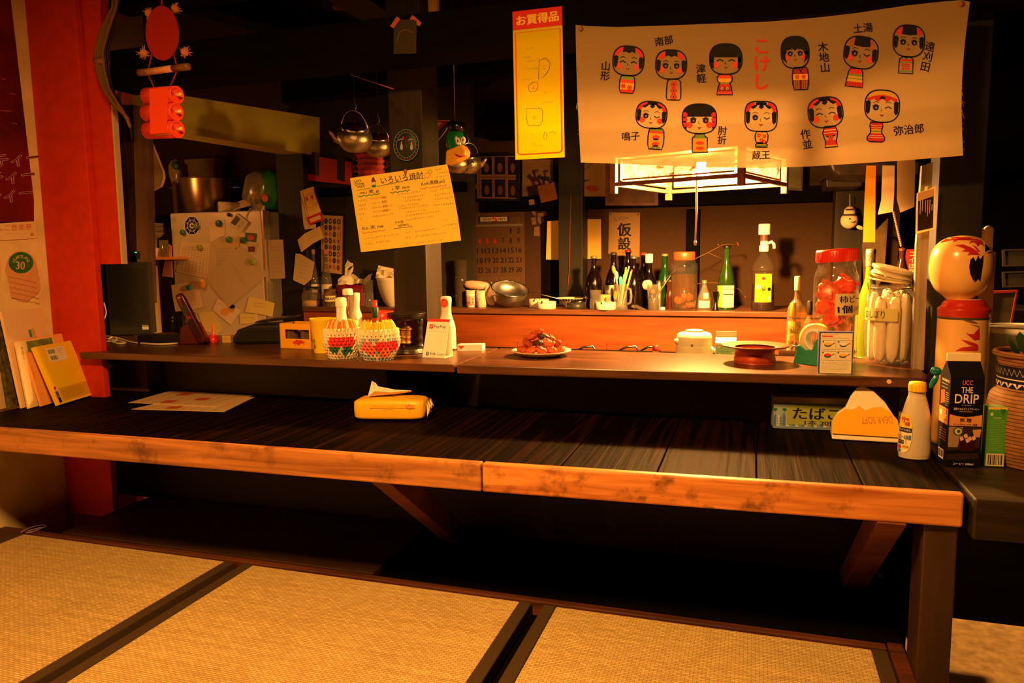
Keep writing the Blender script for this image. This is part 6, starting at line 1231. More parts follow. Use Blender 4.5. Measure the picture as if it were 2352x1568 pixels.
# ================================================================== the back counter and the wall behind it
BEER = mat((12, 6, 4), .12, spec=.7); GRN = mat((24, 64, 22), .12, spec=.7); GRN2 = mat((30, 56, 14), .12, spec=.6)
def on_c(px, Y=3.42): p = colx(px, Y, ZC); return p, mpp(p)
def beer(px, Y, h, r, lab, m=BEER, cap=None, lbl=None, name='beer_bottle', neck=6.5, body=.42, group='bottles on the back counter'):
    p, s = on_c(px, Y); prof = smooth_prof([(.5, 0), (r - 1, 0), (r, 4), (r, h * body), (r * .72, h * (body + .20)), (neck, h * (body + .36)), (neck - .5, h * .95), (neck + .3, h * .96), (neck + .3, h)], 3)
    cp = cap or mat((60, 44, 30), .4)
    return bottle(name, lab, 'bottle', p, s, prof, m, cp, [(neck + .8, h - 4), (neck + 1.2, h), (neck * .8, h + 2), (.5, h + 2)], lbl, group)
beer(1364, 3.38, 117, 20, 'dark brown beer bottle with a gold cap before the yellow paper nearest the sieve', cap=mat((150, 110, 60), .4, .5))
beer(1409, 3.47, 122, 19, 'dark brown bottle with a white label behind the mug of straws', lbl=lambda b, p, s: label(b, p, 20.3 * s, 80, 26 * s, 50 * s, PAPER, -35))
beer(1442, 3.60, 124, 19, 'dark brown bottle with a red neck ring directly behind the mug', cap=mat((120, 24, 20), .4))
beer(1455, 3.37, 118, 21, 'broad dark bottle with a steel cap just beside the mug handle', cap=mat((150, 140, 126), .3, .8))
beer(1478, 3.53, 120, 16, 'dark bottle with a red and gold cap behind the white-capped bottle', cap=mat((170, 50, 30), .4))
beer(1490, 3.44, 106, 18, 'dark bottle with a tall white paper-wrapped cap', cap=WHITE, neck=7)
p, s_ = on_c(1490, 3.44); wc = MB(); wc.lathe(p, sc([(8.5, 104), (8.8, 106), (8.6, 122), (.5, 123)], s_), WHITE, 20); wc.obj('paper_cap', bpy.data.objects['beer_bottle.005'])
beer(1526, 3.45, 121, 17, 'tall green bottle beside the orange-lidded fruit jar', m=mat((16, 54, 20), .12, spec=.7), cap=mat((170, 150, 110), .35, .6), name='green_bottle')
beer(1538, 3.36, 66, 10, 'small amber bottle half hidden behind the fruit jar', m=mat((60, 24, 10), .2), name='amber_bottle')
def lb_s(b, p, s):
    l = label(b, p, 19.6 * s, 84, 6 * s, 56 * s, mat((226, 214, 180), .5), 18); l.rect(4, 16, 96, 20, INKGREY, 2); l.text('純米', 50, 6, 8, INK, 0, .02, 2, 40, 'c'); l.rect(6, 38, 90, 42, INK, 2); [l.scribble(8, 48 + 8 * i, 80, 4, INKGREY, 0, 2, i, 12) for i in range(6)]
    label(b, p, 19.5 * s, 80, 6 * s, 56 * s, mat((120, 170, 40), .5), -62)
beer(1667, 3.36, 145, 18.5, 'tall green sake bottle with a pale printed label', m=GRN2, cap=mat((24, 22, 20), .4), lbl=lb_s, name='sake_bottle', neck=7.5, body=.40)
def lb_a(b, p, s):
    l = label(b, p, 25.4 * s, 88, 20 * s, 84 * s, mat((246, 204, 20), .4), 2); l.fill([(0, 0), (46, 0), (0, 34)], INKR, 2); l.oval(50, 16, 10, 6, INKR, 2)
    l.text('akadama', 50, 26, 7, INKR, 0, .03, 2, 70, 'c'); l.text('パンチ', 50, 34, 5, INKR, 0, .02, 2, 34, 'c'); l.oval(22, 46, 14, 8, WHITE, 2); l.fill([(40, 42), (62, 42), (58, 60), (44, 60)], INKR, 2); l.oval(84, 54, 11, 7, INK, 2)
    [l.scribble(6, 66 + 5 * i, 80, 2.6, mat((190, 120, 20), .5), 0, 2, i, 14) for i in range(3)]; l.line([(50, 92), (60, 78), (70, 92)], 1.6, INK, 2, True); l.rect(78, 78, 92, 94, mat((190, 190, 190), .5), 2)
p, s_ = on_c(1751, 3.34); ak = bottle('liqueur_bottle', 'big clear liqueur bottle with yellow label and white pump cap', 'bottle', p, s_, smooth_prof([(.5, 0), (24, 0), (26, 4), (26, 22), (24.5, 26), (24.5, 84), (26, 90), (26, 100), (17, 118), (9, 128), (9, 136)], 3), clear('liqueur_glass', (246, 240, 230), .015), None, None, lb_a)
MB().lathe(p, sc([(.5, 1), (24, 1), (25, 5), (24, 60), (.5, 60)], s_), mat((40, 10, 8), .3), 24).obj('drink', ak); MB().lathe(p, sc([(10, 134), (10.5, 136), (10.5, 147), (8, 149), (8, 158), (.5, 158)], s_), WHITE, 24).obj('pump_collar', ak)
MB().lathe(p, sc([(9, 158), (9, 172)], s_), mat((90, 60, 44), .3), 20).obj('pump_neck', ak); MB().lathe(p, sc([(12.5, 172), (13, 174), (13, 194), (12, 196), (.5, 196)], s_), WHITE, 26).obj('pump_head', ak)
_pc = bpy.data.objects['pump_collar']
MB().tube([p + Vector((8 * s_, -.01, 152 * s_)), p + Vector((16 * s_, -.01, 156 * s_)), p + Vector((21 * s_, -.01, 150 * s_)), p + Vector((22 * s_, -.01, 140 * s_))], 3.4 * s_, WHITE, 10).obj('spout', _pc)
# jar of fruit liquor
p, s_ = on_c(1570, 3.36); fj = thing('fruit_liquor_jar', 'wide glass jar of amber fruit liquor with an orange-red lid', 'jar', p)
MB().lathe(p, sc(smooth_prof([(.5, 0), (27, 0), (29, 4), (30, 50), (30, 96), (27, 106), (23, 112), (23, 116)], 3), s_), clear('fruit_jar_glass', (250, 244, 232), .02), 32, cap=False).obj('jar_body', fj)
MB().lathe(p, sc([(.5, 1.5), (27, 1.5), (28.6, 6), (29.2, 80), (.5, 81)], s_), clear('amber_liquor', (236, 176, 90), .05), 30, cap=False).obj('liquor', fj)
MB().lathe(p, sc([(23.5, 112), (24.2, 113), (24.2, 128), (22.5, 131), (.5, 131)], s_), mat((232, 76, 34), .4, spec=.5), 32).obj('lid', fj)
FRM = mat((200, 160, 80), .5, var=.4, bscale=60)
for i in range(9):
    a = i * 2.4; c = p + Vector((15 * s_ * math.cos(a), 15 * s_ * math.sin(a), (10 + (i % 3) * 9) * s_)); pillow(MB(), c, (22 * s_, 16 * s_, 13 * s_), FRM, rotm(i, .4 * i, i), 2.3, 10, 7, .15, i).obj('fruit_piece', fj)
# small clear bottle, jigger, glass, ashtrays, mug ...
p, s_ = on_c(1617, 3.38); bottle('label_bottle', 'small clear bottle with a white slanted label between fruit jar and sake bottle', 'bottle', p, s_, smooth_prof([(.5, 0), (15, 0), (16, 4), (15, 26), (7, 48), (4.5, 58), (4.5, 62)], 3), GB, mat((190, 170, 120), .3, .7), [(5.5, 59), (5.8, 66), (.5, 66)], lambda b, p, s: (label(b, p, 16 * s, 96, 4 * s, 20 * s, PAPER), label(b, p, 14 * s, 50, 24 * s, 38 * s, PAPER, 15)))
p, s_ = on_c(1643, 3.31); jg = MB(); jg.lathe(p, sc(smooth_prof([(8, 0), (7.5, 3), (3.2, 18), (4, 22), (8, 43)], 3), s_), mat((28, 24, 22), .3, .6), 24); tag(jg.obj('jigger', None), 'small black double-ended jigger measure in front of the sake bottle', 'jigger')
def glass_tumbler(px, Y, r, h, lab, cut=False, group=None):
    p, s_ = on_c(px, Y); g = MB(); g.lathe(p, shell(sc([(r * .86, 0), (r, h)], s_), .0016), clear('tumbler_glass', (240, 234, 222), .05), 24, cap=False)
    if cut:
        for i in range(18): a = 2 * PI * i / 18; g.box(p + Vector((r * .93 * s_ * math.cos(a), r * .93 * s_ * math.sin(a), h * .28 * s_)), (.0016, .0022, h * .5 * s_), GLASS, a)
    return tag(g.obj('drinking_glass', None), lab, 'glass', group)
glass_tumbler(1368, 3.30, 13.5, 44, 'small clear tumbler in front of the beer bottle nearest the sieve', True)
def ashtray(px, Y, r, h, lab, m=CER):
    p, s_ = on_c(px, Y); a_ = MB(); a_.lathe(p, sc([(.5, 0), (r * .96, 0), (r, 2), (r, h), (r * .90, h), (r * .86, 4), (.5, 4)], s_), m, 32, cap=False)
    for k in (.3, 2.4, 4.5): a_.box(p + Vector((r * .93 * s_ * math.cos(k), r * .93 * s_ * math.sin(k), h * s_ * .9)), (.011, .006, .007), mat((60, 50, 40), .6), k)
    return tag(a_.obj('ashtray', None), lab, 'ashtray', 'ashtrays on the back counter')
ashtray(1238, 3.38, 23, 19, 'white round ashtray behind another one beside the sieve'); ashtray(1255, 3.30, 22, 17, 'white round ashtray in front of the other one beside the sieve'); ashtray(1391, 3.285, 23, 18, 'white round ashtray standing before the mug of straws'); ashtray(1323, 3.32, 21, 14, 'dark grey ashtray in front of the patterned bowl', mat((44, 40, 36), .4))
cg = MB(); p, s_ = on_c(1323, 3.32); pillow(cg, p + Vector((0, .012, 13 * s_)), (34 * s_, 18 * s_, 14 * s_), mat((22, 18, 15), .3, spec=.5), rotm(0, -.15, .1), 2.5, 14, 8, .06, 3); tag(cg.obj('black_lump', None), 'glossy black folded pouch lying in the dark ashtray', 'pouch')
cork = MB(); p, s_ = on_c(1391, 3.35); cork.box(p + Vector((0, 0, 16 * s_)), (25 * s_, .03, 32 * s_), mat((196, 150, 100), .7), .1); tag(cork.obj('paper_box', None), 'small tan open paper box behind the white ashtray', 'box')
ck = MB(); ck.lathe(p + Vector((6 * s_, -.024, 4 * s_)), [(4 * s_, 0), (4.6 * s_, 22 * s_)], mat((180, 124, 76), .8), 14); tag(ck.obj('cork', None), 'wine cork standing before the tan paper box', 'cork')
p, s_ = on_c(1425, 3.315); mg = thing('glass_mug', 'glass beer mug stuffed with colourful straws and stirrers', 'mug', p); g = MB(); g.lathe(p, shell(sc([(17, 0), (17, 6), (15, 10), (16, 58)], s_), .002), clear('mug_glass', (244, 240, 230), .07), 26, cap=False); g.lathe(p, sc([(.5, 5), (15, 5)], s_), GLASS, 20, cap=False); lg = label(g, p, 16.6 * s_, 50, 22 * s_, 44 * s_, FILM, -48); lg.oval(50, 50, 40, 46, mat((230, 170, 40), .5), 2); g.obj('mug_body', mg)
MB().tube([p + Vector((15 * s_, -.008, 12 * s_)), p + Vector((24 * s_, -.014, 16 * s_)), p + Vector((26 * s_, -.016, 30 * s_)), p + Vector((24 * s_, -.014, 46 * s_)), p + Vector((14 * s_, -.008, 50 * s_))], 3.0 * s_, clear('mug_handle', (236, 230, 216), .12), 10).obj('handle', mg)
STC = [(mat((240, 140, 40), .4), 'orange', 'stirrer'), (mat((240, 240, 220), .4), 'white', 'lace pick'), (mat((60, 170, 180), .4), 'turquoise', 'stirrer'), (mat((120, 190, 60), .4), 'light green', 'straw'), (mat((240, 200, 60), .4), 'yellow', 'straw'), (mat((226, 110, 90), .4), 'pink', 'straw'), (mat((90, 190, 120), .4), 'mint green', 'straw'), (mat((240, 180, 120), .4), 'peach', 'straw'), (mat((50, 150, 170), .4), 'dark turquoise', 'stirrer'), (mat((220, 220, 120), .4), 'pale yellow', 'straw')]
tops = [(-18, 100), (-10, 86), (0, 72), (24, 86), (12, 96), (26, 90), (8, 80), (20, 98), (4, 62), (14, 90)]
for i, ((m_, cn, kn), (u, v)) in enumerate(zip(STC, tops)):
    b = MB(); a0 = p + Vector((rnd.uniform(-6, 6) * s_, rnd.uniform(-6, 6) * s_, 7 * s_)); t_ = p + ex_ * (u * s_) + ey_ * (rnd.uniform(-6, 6) * s_) + Vector((0, 0, v * s_)); b.tube([a0, t_], 1.9 * s_ if kn == 'straw' else 1.2 * s_, m_, 8)
    if kn != 'straw': pillow(b, t_ - (t_ - a0) * .1, (9 * s_, 3 * s_, 20 * s_), m_, rotm(0, (u / 90), 0), 2.2, 10, 7)
    tag(b.obj(kn.split()[0] == 'lace' and 'lace_pick' or ('drinking_' + kn if kn == 'straw' else 'drink_stirrer'), None), '%s plastic %s standing in the glass mug' % (cn, kn), kn, 'straws and stirrers in the mug')
li = MB(); p, s_ = on_c(1470, 3.29); li.box(p + Vector((0, 0, .008)), (28 * s_, .014, .010), mat((110, 96, 84), .3, .4), X=rotm(0, .35, -.5)); li.box(p + Vector((-14 * s_, .004, .014)), (8 * s_, .013, .011), mat((150, 140, 126), .3, .8), X=rotm(0, .35, -.5)); tag(li.obj('lighter', None), 'grey pocket lighter lying tilted before the broad dark bottle', 'lighter')
glass_tumbler(1501, 3.30, 15, 58, 'small clear glass holding sticks and a ball pick beside the white cube')
p, s_ = on_c(1501, 3.30); WA = MB(); WA.lathe(p, sc([(.5, 1), (12, 1), (13, 26), (.5, 26)], s_), clear('water', (220, 216, 190), .1), 20, cap=False); tag(WA.obj('water', None), 'clear water in the small glass with sticks', 'water')
for i, (u, v, nm, lab, m_) in enumerate(((-16, 62, 'wooden_pick', 'pale wooden pick leaning over the glass edge towards the mug', mat((206, 160, 100), .6)), (16, 52, 'wooden_pick', 'pale wooden pick leaning in the glass towards the fruit jar', mat((206, 160, 100), .6)), (38, 78, 'bamboo_stick', 'long thin bamboo stick rising from the glass past the fruit jar', mat((170, 130, 60), .6)))):
    b = MB(); b.tube([p + Vector((-u * .3 * s_, 0, 4 * s_)), p + ex_ * (u * s_) + Vector((0, 0, v * s_))], .0016, m_, 7); tag(b.obj(nm, None), lab, 'stick')
b = MB(); b.ball(p + Vector((-2 * s_, -.01, 42 * s_)), 6 * s_, mat((190, 130, 80), .5), 14, 10); b.tube([p + Vector((-2 * s_, -.01, 42 * s_)), p + Vector((0, 0, 4 * s_))], .0014, mat((206, 160, 100), .6), 6); tag(b.obj('ball_pick', None), 'pick with a round brown ball head standing in the small glass', 'pick')
b = MB(); c = p + Vector((-18 * s_, .05, 56 * s_)); pillow(b, c, (24 * s_, 10 * s_, 24 * s_), mat((226, 206, 176), .6), rotm(.2, -.2, .3), 2.4); b.tube([c, p + Vector((-12 * s_, .06, 0))], .003, mat((226, 206, 176), .6), 8); tag(b.obj('rice_paddle', None), 'white paddle spoon upright behind the glass of sticks', 'spoon')
b = MB(); c = p + Vector((8 * s_, .06, 0)); b.lathe(c, sc([(8, 0), (8, 56), (6.5, 58), (6.5, 66), (.5, 66)], s_), DULLSTEEL, 18); tag(b.obj('salt_shaker', None), 'small steel-topped shaker standing behind the glass of sticks', 'shaker')
b = MB(); p, s_ = on_c(1522, 3.28); b.box(p + Vector((0, 0, 4 * s_)), (11 * s_, .016, 7 * s_), WHITE, .1); tag(b.obj('white_cube', None, bev=.002), 'tiny white block on the counter edge under the green bottle', 'block')
b = MB(); TWG = mat((110, 80, 30), .7); q = [(1528, 640), (1560, 612), (1626, 580), (1660, 562), (1694, 560)]; b.tube([ony(x, y, 3.42 + i * .02) for i, (x, y) in enumerate(q)], .0015, TWG, 6); b.tube([ony(1628, 581, 3.46), ony(1645, 588, 3.47), ony(1662, 595, 3.48)], .0011, TWG, 6); b.tube([ony(1590, 652, 3.44), ony(1630, 649, 3.45), ony(1660, 650, 3.46), ony(1700, 665, 3.47), ony(1712, 682, 3.48)], .0011, TWG, 6); b.tube([ony(1528, 640, 3.42), ony(1512, 670, 3.40), ony(1490, 690, 3.38)], .0012, TWG, 6)
for x, y in ((1650, 562), (1694, 558), (1696, 562), (1712, 682), (1676, 606)): b.ball(ony(x, y, 3.47), .004, mat((130, 60, 30), .6), 8, 6)
tag(b.obj('dry_twig', None), 'thin dry budded twig arching behind the fruit jar and sake bottle', 'twig')
# --- left part of the counter beside the main post
p, s_ = on_c(1030, 3.54); cjr = thing('clip_jar', 'tall dark clip-top glass jar just behind the main post', 'jar', p); MB().lathe(p, sc(smooth_prof([(.5, 0), (20, 0), (21, 4), (21, 96), (16, 112), (16, 122), (18, 124), (18, 128), (.5, 130)], 3), s_), clear('dark_jar_glass', (120, 100, 80), .12), 28).obj('jar_body', cjr); MB().lathe(p, sc([(.5, 2), (19, 2), (19, 76), (.5, 77)], s_), mat((24, 16, 12), .4), 24).obj('contents', cjr)
wr = MB(); wr.tube(ring(p + Vector((0, 0, 116 * s_)), 17.5 * s_, rotm()), .0014, STEEL, 6, True); wr.tube([p + Vector((16 * s_, -.01, 122 * s_)), p + Vector((21 * s_, -.012, 124 * s_)), p + Vector((21 * s_, -.012, 116 * s_)), p + Vector((17 * s_, -.01, 112 * s_))], .0014, STEEL, 6); wr.obj('wire_clip', cjr)
for k in range(2):
    p, s_ = on_c(1059, 3.40); p = p + Vector((0, 0, 46 * s_ * k)); g = MB(); g.lathe(p, shell(sc([(14, 0), (16, 60)], s_), .0016), clear('stack_glass', (170, 150, 124), .12), 24, cap=False); tag(g.obj('drinking_glass', None), 'smoky tall tumbler, %s one of the two stacked by the clip jar' % ('lower', 'upper')[k], 'glass', 'stacked tumblers')
for px, m2, lab in ((1082, mat((190, 50, 36), .5), 'white tea cup with red characters beside the stacked tumblers'), (1106, mat((150, 140, 80), .5), 'cream tea cup with faint green marks beside the mesh sieve')):
    p, s_ = on_c(px, 3.37); g = MB(); g.lathe(p, sc([(10, 0), (10, 2), (11.5, 3), (12, 20), (12, 38), (11, 38), (10.5, 6), (.5, 6)], s_), CER, 26, cap=False)
    l = CSheet(p, 12.1 * s_, face_cam(p) - 1.3, face_cam(p) + 1.3, 4 * s_, 24 * s_, g)
    if px == 1082: l.rect(0, 0, 100, 6, m2, 1); l.rect(0, 90, 100, 96, m2, 1); [l.text(c_, 10 + 27 * i, 12, 34, m2, 0, .02, 1, 18, 'c') for i, c_ in enumerate('寿司魚海')]; [l.text(c_, 10 + 27 * i, 50, 34, m2, 0, .02, 1, 18, 'c') for i, c_ in enumerate('鮨酒茶貝')]
    else: l.line([(20, 80), (40, 20), (50, 60), (70, 10), (80, 70)], 4, m2, 1)
    tag(g.obj('tea_cup', None), lab, 'cup')
b = MB(); p, s_ = on_c(1094, 3.38); pillow(b, p + Vector((0, .01, 49 * s_)), (62 * s_, .06, 20 * s_), mat((226, 186, 160), .7, bump=.3, bscale=50), rotm(0, .08, 0), 2.6, 18, 10, .05, 5); pillow(b, p + Vector((34 * s_, .0, 26 * s_)), (20 * s_, .05, 50 * s_), mat((226, 186, 160), .7, bump=.3, bscale=50), rotm(0, -.3, 0), 2.6, 14, 10, .05, 6); tag(b.obj('pink_cloth', None), 'folded pale pink cloth draped over the two tea cups', 'cloth')
def mesh_mat():
    m, nt, b = nodes('sieve_mesh'); N, L = nt.nodes.new, nt.links.new; nt.nodes.remove(b); tc = N('ShaderNodeTexCoord'); ck_ = N('ShaderNodeTexBrick'); ck_.offset = 0; ck_.inputs['Scale'].default_value = 1; ck_.inputs['Brick Width'].default_value = .003; ck_.inputs['Row Height'].default_value = .003; ck_.inputs['Mortar Size'].default_value = .0009
    L(tc.outputs['Object'], ck_.inputs['Vector']); g = N('ShaderNodeBsdfGlossy'); g.inputs[0].default_value = (.6, .58, .55, 1); g.inputs['Roughness'].default_value = .35; t = N('ShaderNodeBsdfTransparent'); mx = N('ShaderNodeMixShader'); ad = N('ShaderNodeMath'); ad.operation = 'MULTIPLY_ADD'; ad.inputs[1].default_value = .6; ad.inputs[2].default_value = .3
    L(ck_.outputs['Fac'], ad.inputs[0]); L(ad.outputs[0], mx.inputs[0]); L(t.outputs[0], mx.inputs[1]); L(g.outputs[0], mx.inputs[2]); L(mx.outputs[0], nt.nodes['Material Output'].inputs[0]); return m
p, s_ = on_c(1172, 3.38); bo = MB(); bo.lathe(p, sc(smooth_prof([(.5, 0), (18, 0), (34, 10), (40, 26), (41, 28), (39, 27), (32, 12), (.5, 4)], 3), s_), DULLSTEEL, 36, cap=False); tag(bo.obj('steel_bowl', None), 'round steel mixing bowl under the mesh sieve', 'bowl')
sv = thing('mesh_sieve', 'wire mesh sieve with a long handle resting on the steel bowl', 'sieve', p + Vector((0, 0, 30 * s_))); XS = rotm(.30, .26, 0); c = p + Vector((0, 0, 42 * s_)); b = MB(); b.lathe(c, sc(smooth_prof([(43, 0), (40, -12), (28, -24), (10, -30), (.5, -31)], 3), s_), mesh_mat(), 36, XS, cap=False); b.obj('mesh', sv)
b = MB(); b.tube(ring(c, 43 * s_, XS, 36), .003, STEEL, 8, True); b.tube([c + XS @ Vector((-43 * s_, 0, 0)), c + XS @ Vector((-50 * s_, 0, 4 * s_)), c + XS @ Vector((-52 * s_, 8 * s_, 0))], .0015, STEEL, 6); b.obj('rim', sv)
b = MB(); e0 = c + XS @ Vector((43 * s_, 0, 0)); e1 = colx(1293, 3.36, ZC); e1.z = ZC + 18 * s_
for dy in (-.008, .008): b.tube([e0 + Vector((0, dy, 0)), e0 + Vector((18 * s_, dy, 2 * s_)), e1 + Vector((0, dy * .6, 0))], .0016, STEEL, 6)
b.obj('handle', sv)
p, s_ = on_c(1313, 3.42); b = MB(); b.lathe(p, sc(smooth_prof([(.5, 0), (14, 0), (15, 3), (26, 14), (34, 20), (35, 21), (33, 21), (24, 14), (.5, 5)], 3), s_), CER, 36, cap=False); l = CSheet(p, lambda z: (26 + (z / s_ - 14) * 1.35) * s_ + .001, 0, 2 * PI, 14.5 * s_, 20 * s_, b); [l.fill([(i * 3.4, 0), (i * 3.4 + 2, 0), (i * 3.4 + 1.4, 100), (i * 3.4, 100)], mat((30, 50, 60), .5), 1) for i in range(29)]; tag(b.obj('patterned_bowl', None), 'shallow white bowl with a dark dashed rim beside the wooden post', 'bowl')
# far left end of the counter
def jar2(px, Y, r, h, lab, lidm, body, fillm, fh, lbl=None):
    p, s_ = on_c(px, Y); t = thing('storage_jar', lab, 'jar', p); b = MB(); b.lathe(p, sc(smooth_prof([(.5, 0), (r - 1, 0), (r, 3), (r, h * .7), (r * .84, h * .86), (r * .8, h)], 3), s_), body, 26)
    if lbl: lbl(b, p, s_)
    b.obj('glass', t); MB().lathe(p, sc([(r * .86, h), (r * .88, h + 6), (.5, h + 7)], s_), lidm, 26).obj('lid', t); MB().lathe(p, sc([(.5, 1), (r - 2, 1), (r - 2, fh), (.5, fh + 1)], s_), fillm, 22).obj('contents', t)
jar2(715, 3.305, 21, 38, 'wide glass jar of pale powder with a black lid at the counter end', mat((24, 22, 20), .4), clear('jar_glass2', (226, 214, 190), .08), mat((216, 186, 130), .8), 13)
jar2(759, 3.30, 16, 34, 'small glass jar of instant coffee with a brown lid', mat((90, 58, 34), .5), clear('jar_glass3', (190, 160, 120), .15), mat((70, 40, 22), .8), 24, lambda b, p, s: label(b, p, 16.2 * s, 90, 12 * s, 25 * s, mat((226, 200, 140), .6)).text('MAXIM', 50, 25, 50, INK, 0, .02, 2, 84, 'c'))
for px, lab in ((723, 'clear corked bottle with a white label standing behind the powder jar'), (752, 'clear corked bottle with a white label standing behind the coffee jar')):
    p, s_ = on_c(px, 3.388); bottle('corked_bottle', lab, 'bottle', p, s_, smooth_prof([(.5, 0), (12, 0), (13, 50), (9, 75), (5, 95), (5, 118)], 3), clear('corked_glass', (220, 206, 180), .10), mat((170, 110, 60), .8), [(5.4, 116), (6, 126), (.5, 127)], lambda b, p, s: label(b, p, 13.4 * s, 120, 14 * s, 48 * s, mat((206, 190, 160), .6)), 'corked bottles')
RDB = mat((150, 24, 26), .5); p, s_ = on_c(815, 3.40); b = MB(); b.lathe(p, shell(sc([(30, 0), (38, 26), (43, 48)], s_), .003), RDB, 32, cap=False, sy=.8)
for i in range(40): a = 2 * PI * i / 40; b.box(p + Vector((37 * s_ * math.cos(a), 37 * .8 * s_ * math.sin(a), 24 * s_)), (.003, .004, 42 * s_), RDB, X=rotm(0, .26 * math.cos(a), 0) @ rotm(0, 0, a))
tag(b.obj('red_basket', None), 'red slatted plastic basket lined with white paper', 'basket')
b = MB(); p, s_ = on_c(812, 3.40); crumple(b, p + Vector((0, .01, 62 * s_)), 70 * s_, 40 * s_, PAPER, 6, .02, rotm(-.8, 0, .1), 5); crumple(b, p + Vector((14 * s_, .03, 60 * s_)), 60 * s_, 40 * s_, PAPER, 6, .02, rotm(-.3, .2, -.3), 7); crumple(b, p + Vector((-12 * s_, .02, 78 * s_)), 30 * s_, 50 * s_, PAPER, 5, .012, rotm(-.1, .5, .2), 8); tag(b.obj('lining_paper', None), 'crumpled white paper sheets spilling out of the red basket', 'paper')
p, s_ = on_c(905, 3.36); b = MB(); b.lathe(p, shell(sc(smooth_prof([(16, 0), (24, 12), (34, 40), (38, 66)], 3), s_), .004), CER, 36, cap=False); crumple(b, p + Vector((-14 * s_, 0, 74 * s_)), 50 * s_, 30 * s_, mat((226, 208, 176), .7), 6, .02, rotm(-.4, .2, .2), 3); tag(b.obj('white_bowl', None), 'large white bowl with a cloth over its edge behind the main post', 'bowl')
glass_tumbler(846, 3.29, 13, 62, 'tall cut-glass tumbler standing in front of the red basket', True)
# --- worktop things glimpsed over the serving shelf
p = colx(1594, 2.46, ZK); s_ = mpp(p); TH = mat((236, 228, 196), .35, spec=.5); th = thing('thermos_pot', 'cream vacuum jug with a rounded lid on the worktop', 'thermos', p)
z0 = ony(1594, 818, 2.46).z - p.z; MB().lathe(p, smooth_prof([(.0005, 0), (40 * s_, 0), (42 * s_, z0), (41 * s_, z0 + 22 * s_), (40 * s_, z0 + 28 * s_)], 3), TH, 36).obj('body', th)
MB().lathe(p, smooth_prof([(40.5 * s_, z0 + 28 * s_), (40 * s_, z0 + 44 * s_), (35 * s_, z0 + 54 * s_), (20 * s_, z0 + 57 * s_), (19 * s_, z0 + 61 * s_), (.0005, z0 + 63 * s_)], 3), TH, 36).obj('lid', th)
MB().tube([p + Vector((36 * s_, -.02, z0 + 24 * s_)), p + Vector((50 * s_, -.024, z0 + 14 * s_)), p + Vector((52 * s_, -.024, z0 - 6 * s_)), p + Vector((38 * s_, -.02, z0 - 16 * s_))], 4 * s_, TH, 10).obj('handle', th)
sp_ = MB(); pillow(sp_, p + Vector((-30 * s_, -.018, z0 + 36 * s_)), (30 * s_, 20 * s_, 16 * s_), TH, rotm(0, 0, .4), 2.4); sp_.obj('spout', th); MB().box(p + Vector((-2 * s_, -41.5 * s_, z0 + 30 * s_)), (4 * s_, .002, 6 * s_), mat((150, 90, 40), .5)).obj('latch', th)
a, b_ = colx(1642, 2.40, ZK), colx(1690, 2.41, ZK); e = b_ - a; s_ = mpp(a); z1 = ony(1660, 788, 2.40).z - ZK; z2 = ony(1660, 772, 2.40).z - ZK; MLK = mat((220, 224, 190), .5); mk_ = thing('milk_carton', 'white gable-top carton with pale green flower print on the worktop', 'carton', (a + b_) / 2 + Vector((0, .03, 0))); d = Vector((0, .062, 0)); b = MB(); b.prism([a, b_, b_ + d, a + d], (0, 0, z1), MLK); ez = Vector((0, 0, 1)); r0_, r1_ = a + d * .5 + ez * (z1 + .018), b_ + d * .5 + ez * (z1 + .018)
b.add([a + ez * z1, b_ + ez * z1, b_ + d + ez * z1, a + d + ez * z1, r0_, r1_], [(0, 1, 5, 4), (2, 3, 4, 5), (1, 2, 5), (3, 0, 4)], MLK); b.prism([r0_ - d * .03, r1_ - d * .03, r1_ - d * .03 + ez * .016, r0_ - d * .03 + ez * .016], d * .06, MLK)
f = lambda x, y, off=0: a + ez * z1 + e * (x / 100) - ez * .09 * (y / 100) + Vector((0, -off, 0))
f.n = Vector((0, -1, 0)); k = Sheet(f, b); k.rect(4, 6, 96, 60, mat((150, 200, 150), .5), 1); [k.oval(x, y, 7, 4, MLK, 2, n=10) for x, y in ((18, 14), (76, 12), (86, 34), (22, 40))]; [k.oval(x, y, 3, 2, FY, 3, n=8) for x, y in ((18, 14), (76, 12), (86, 34))]; k.text('ラベンダー', 50, 26, 8, INKG, 0, .01, 2, 44, 'c'); b.obj('carton_body', mk_)
p = colx(1506, 2.42, ZK); s_ = mpp(p); zt_ = ony(1506, 793, 2.42).z - p.z; bottle('condiment_bottle', 'small bottle with a red cap and yellow label showing over the shelf', 'bottle', p, 1.0, [(.0005, 0), (7.5 * s_, 0), (7.5 * s_, zt_ - 12 * s_)], mat((240, 190, 30), .4), mat((170, 40, 26), .4), [(8 * s_, zt_ - 12 * s_), (8 * s_, zt_), (.0005, zt_ + .001)])
WSK = clear('whisky_glass', (236, 214, 170), .08); SPI = mat((60, 24, 10), .3)
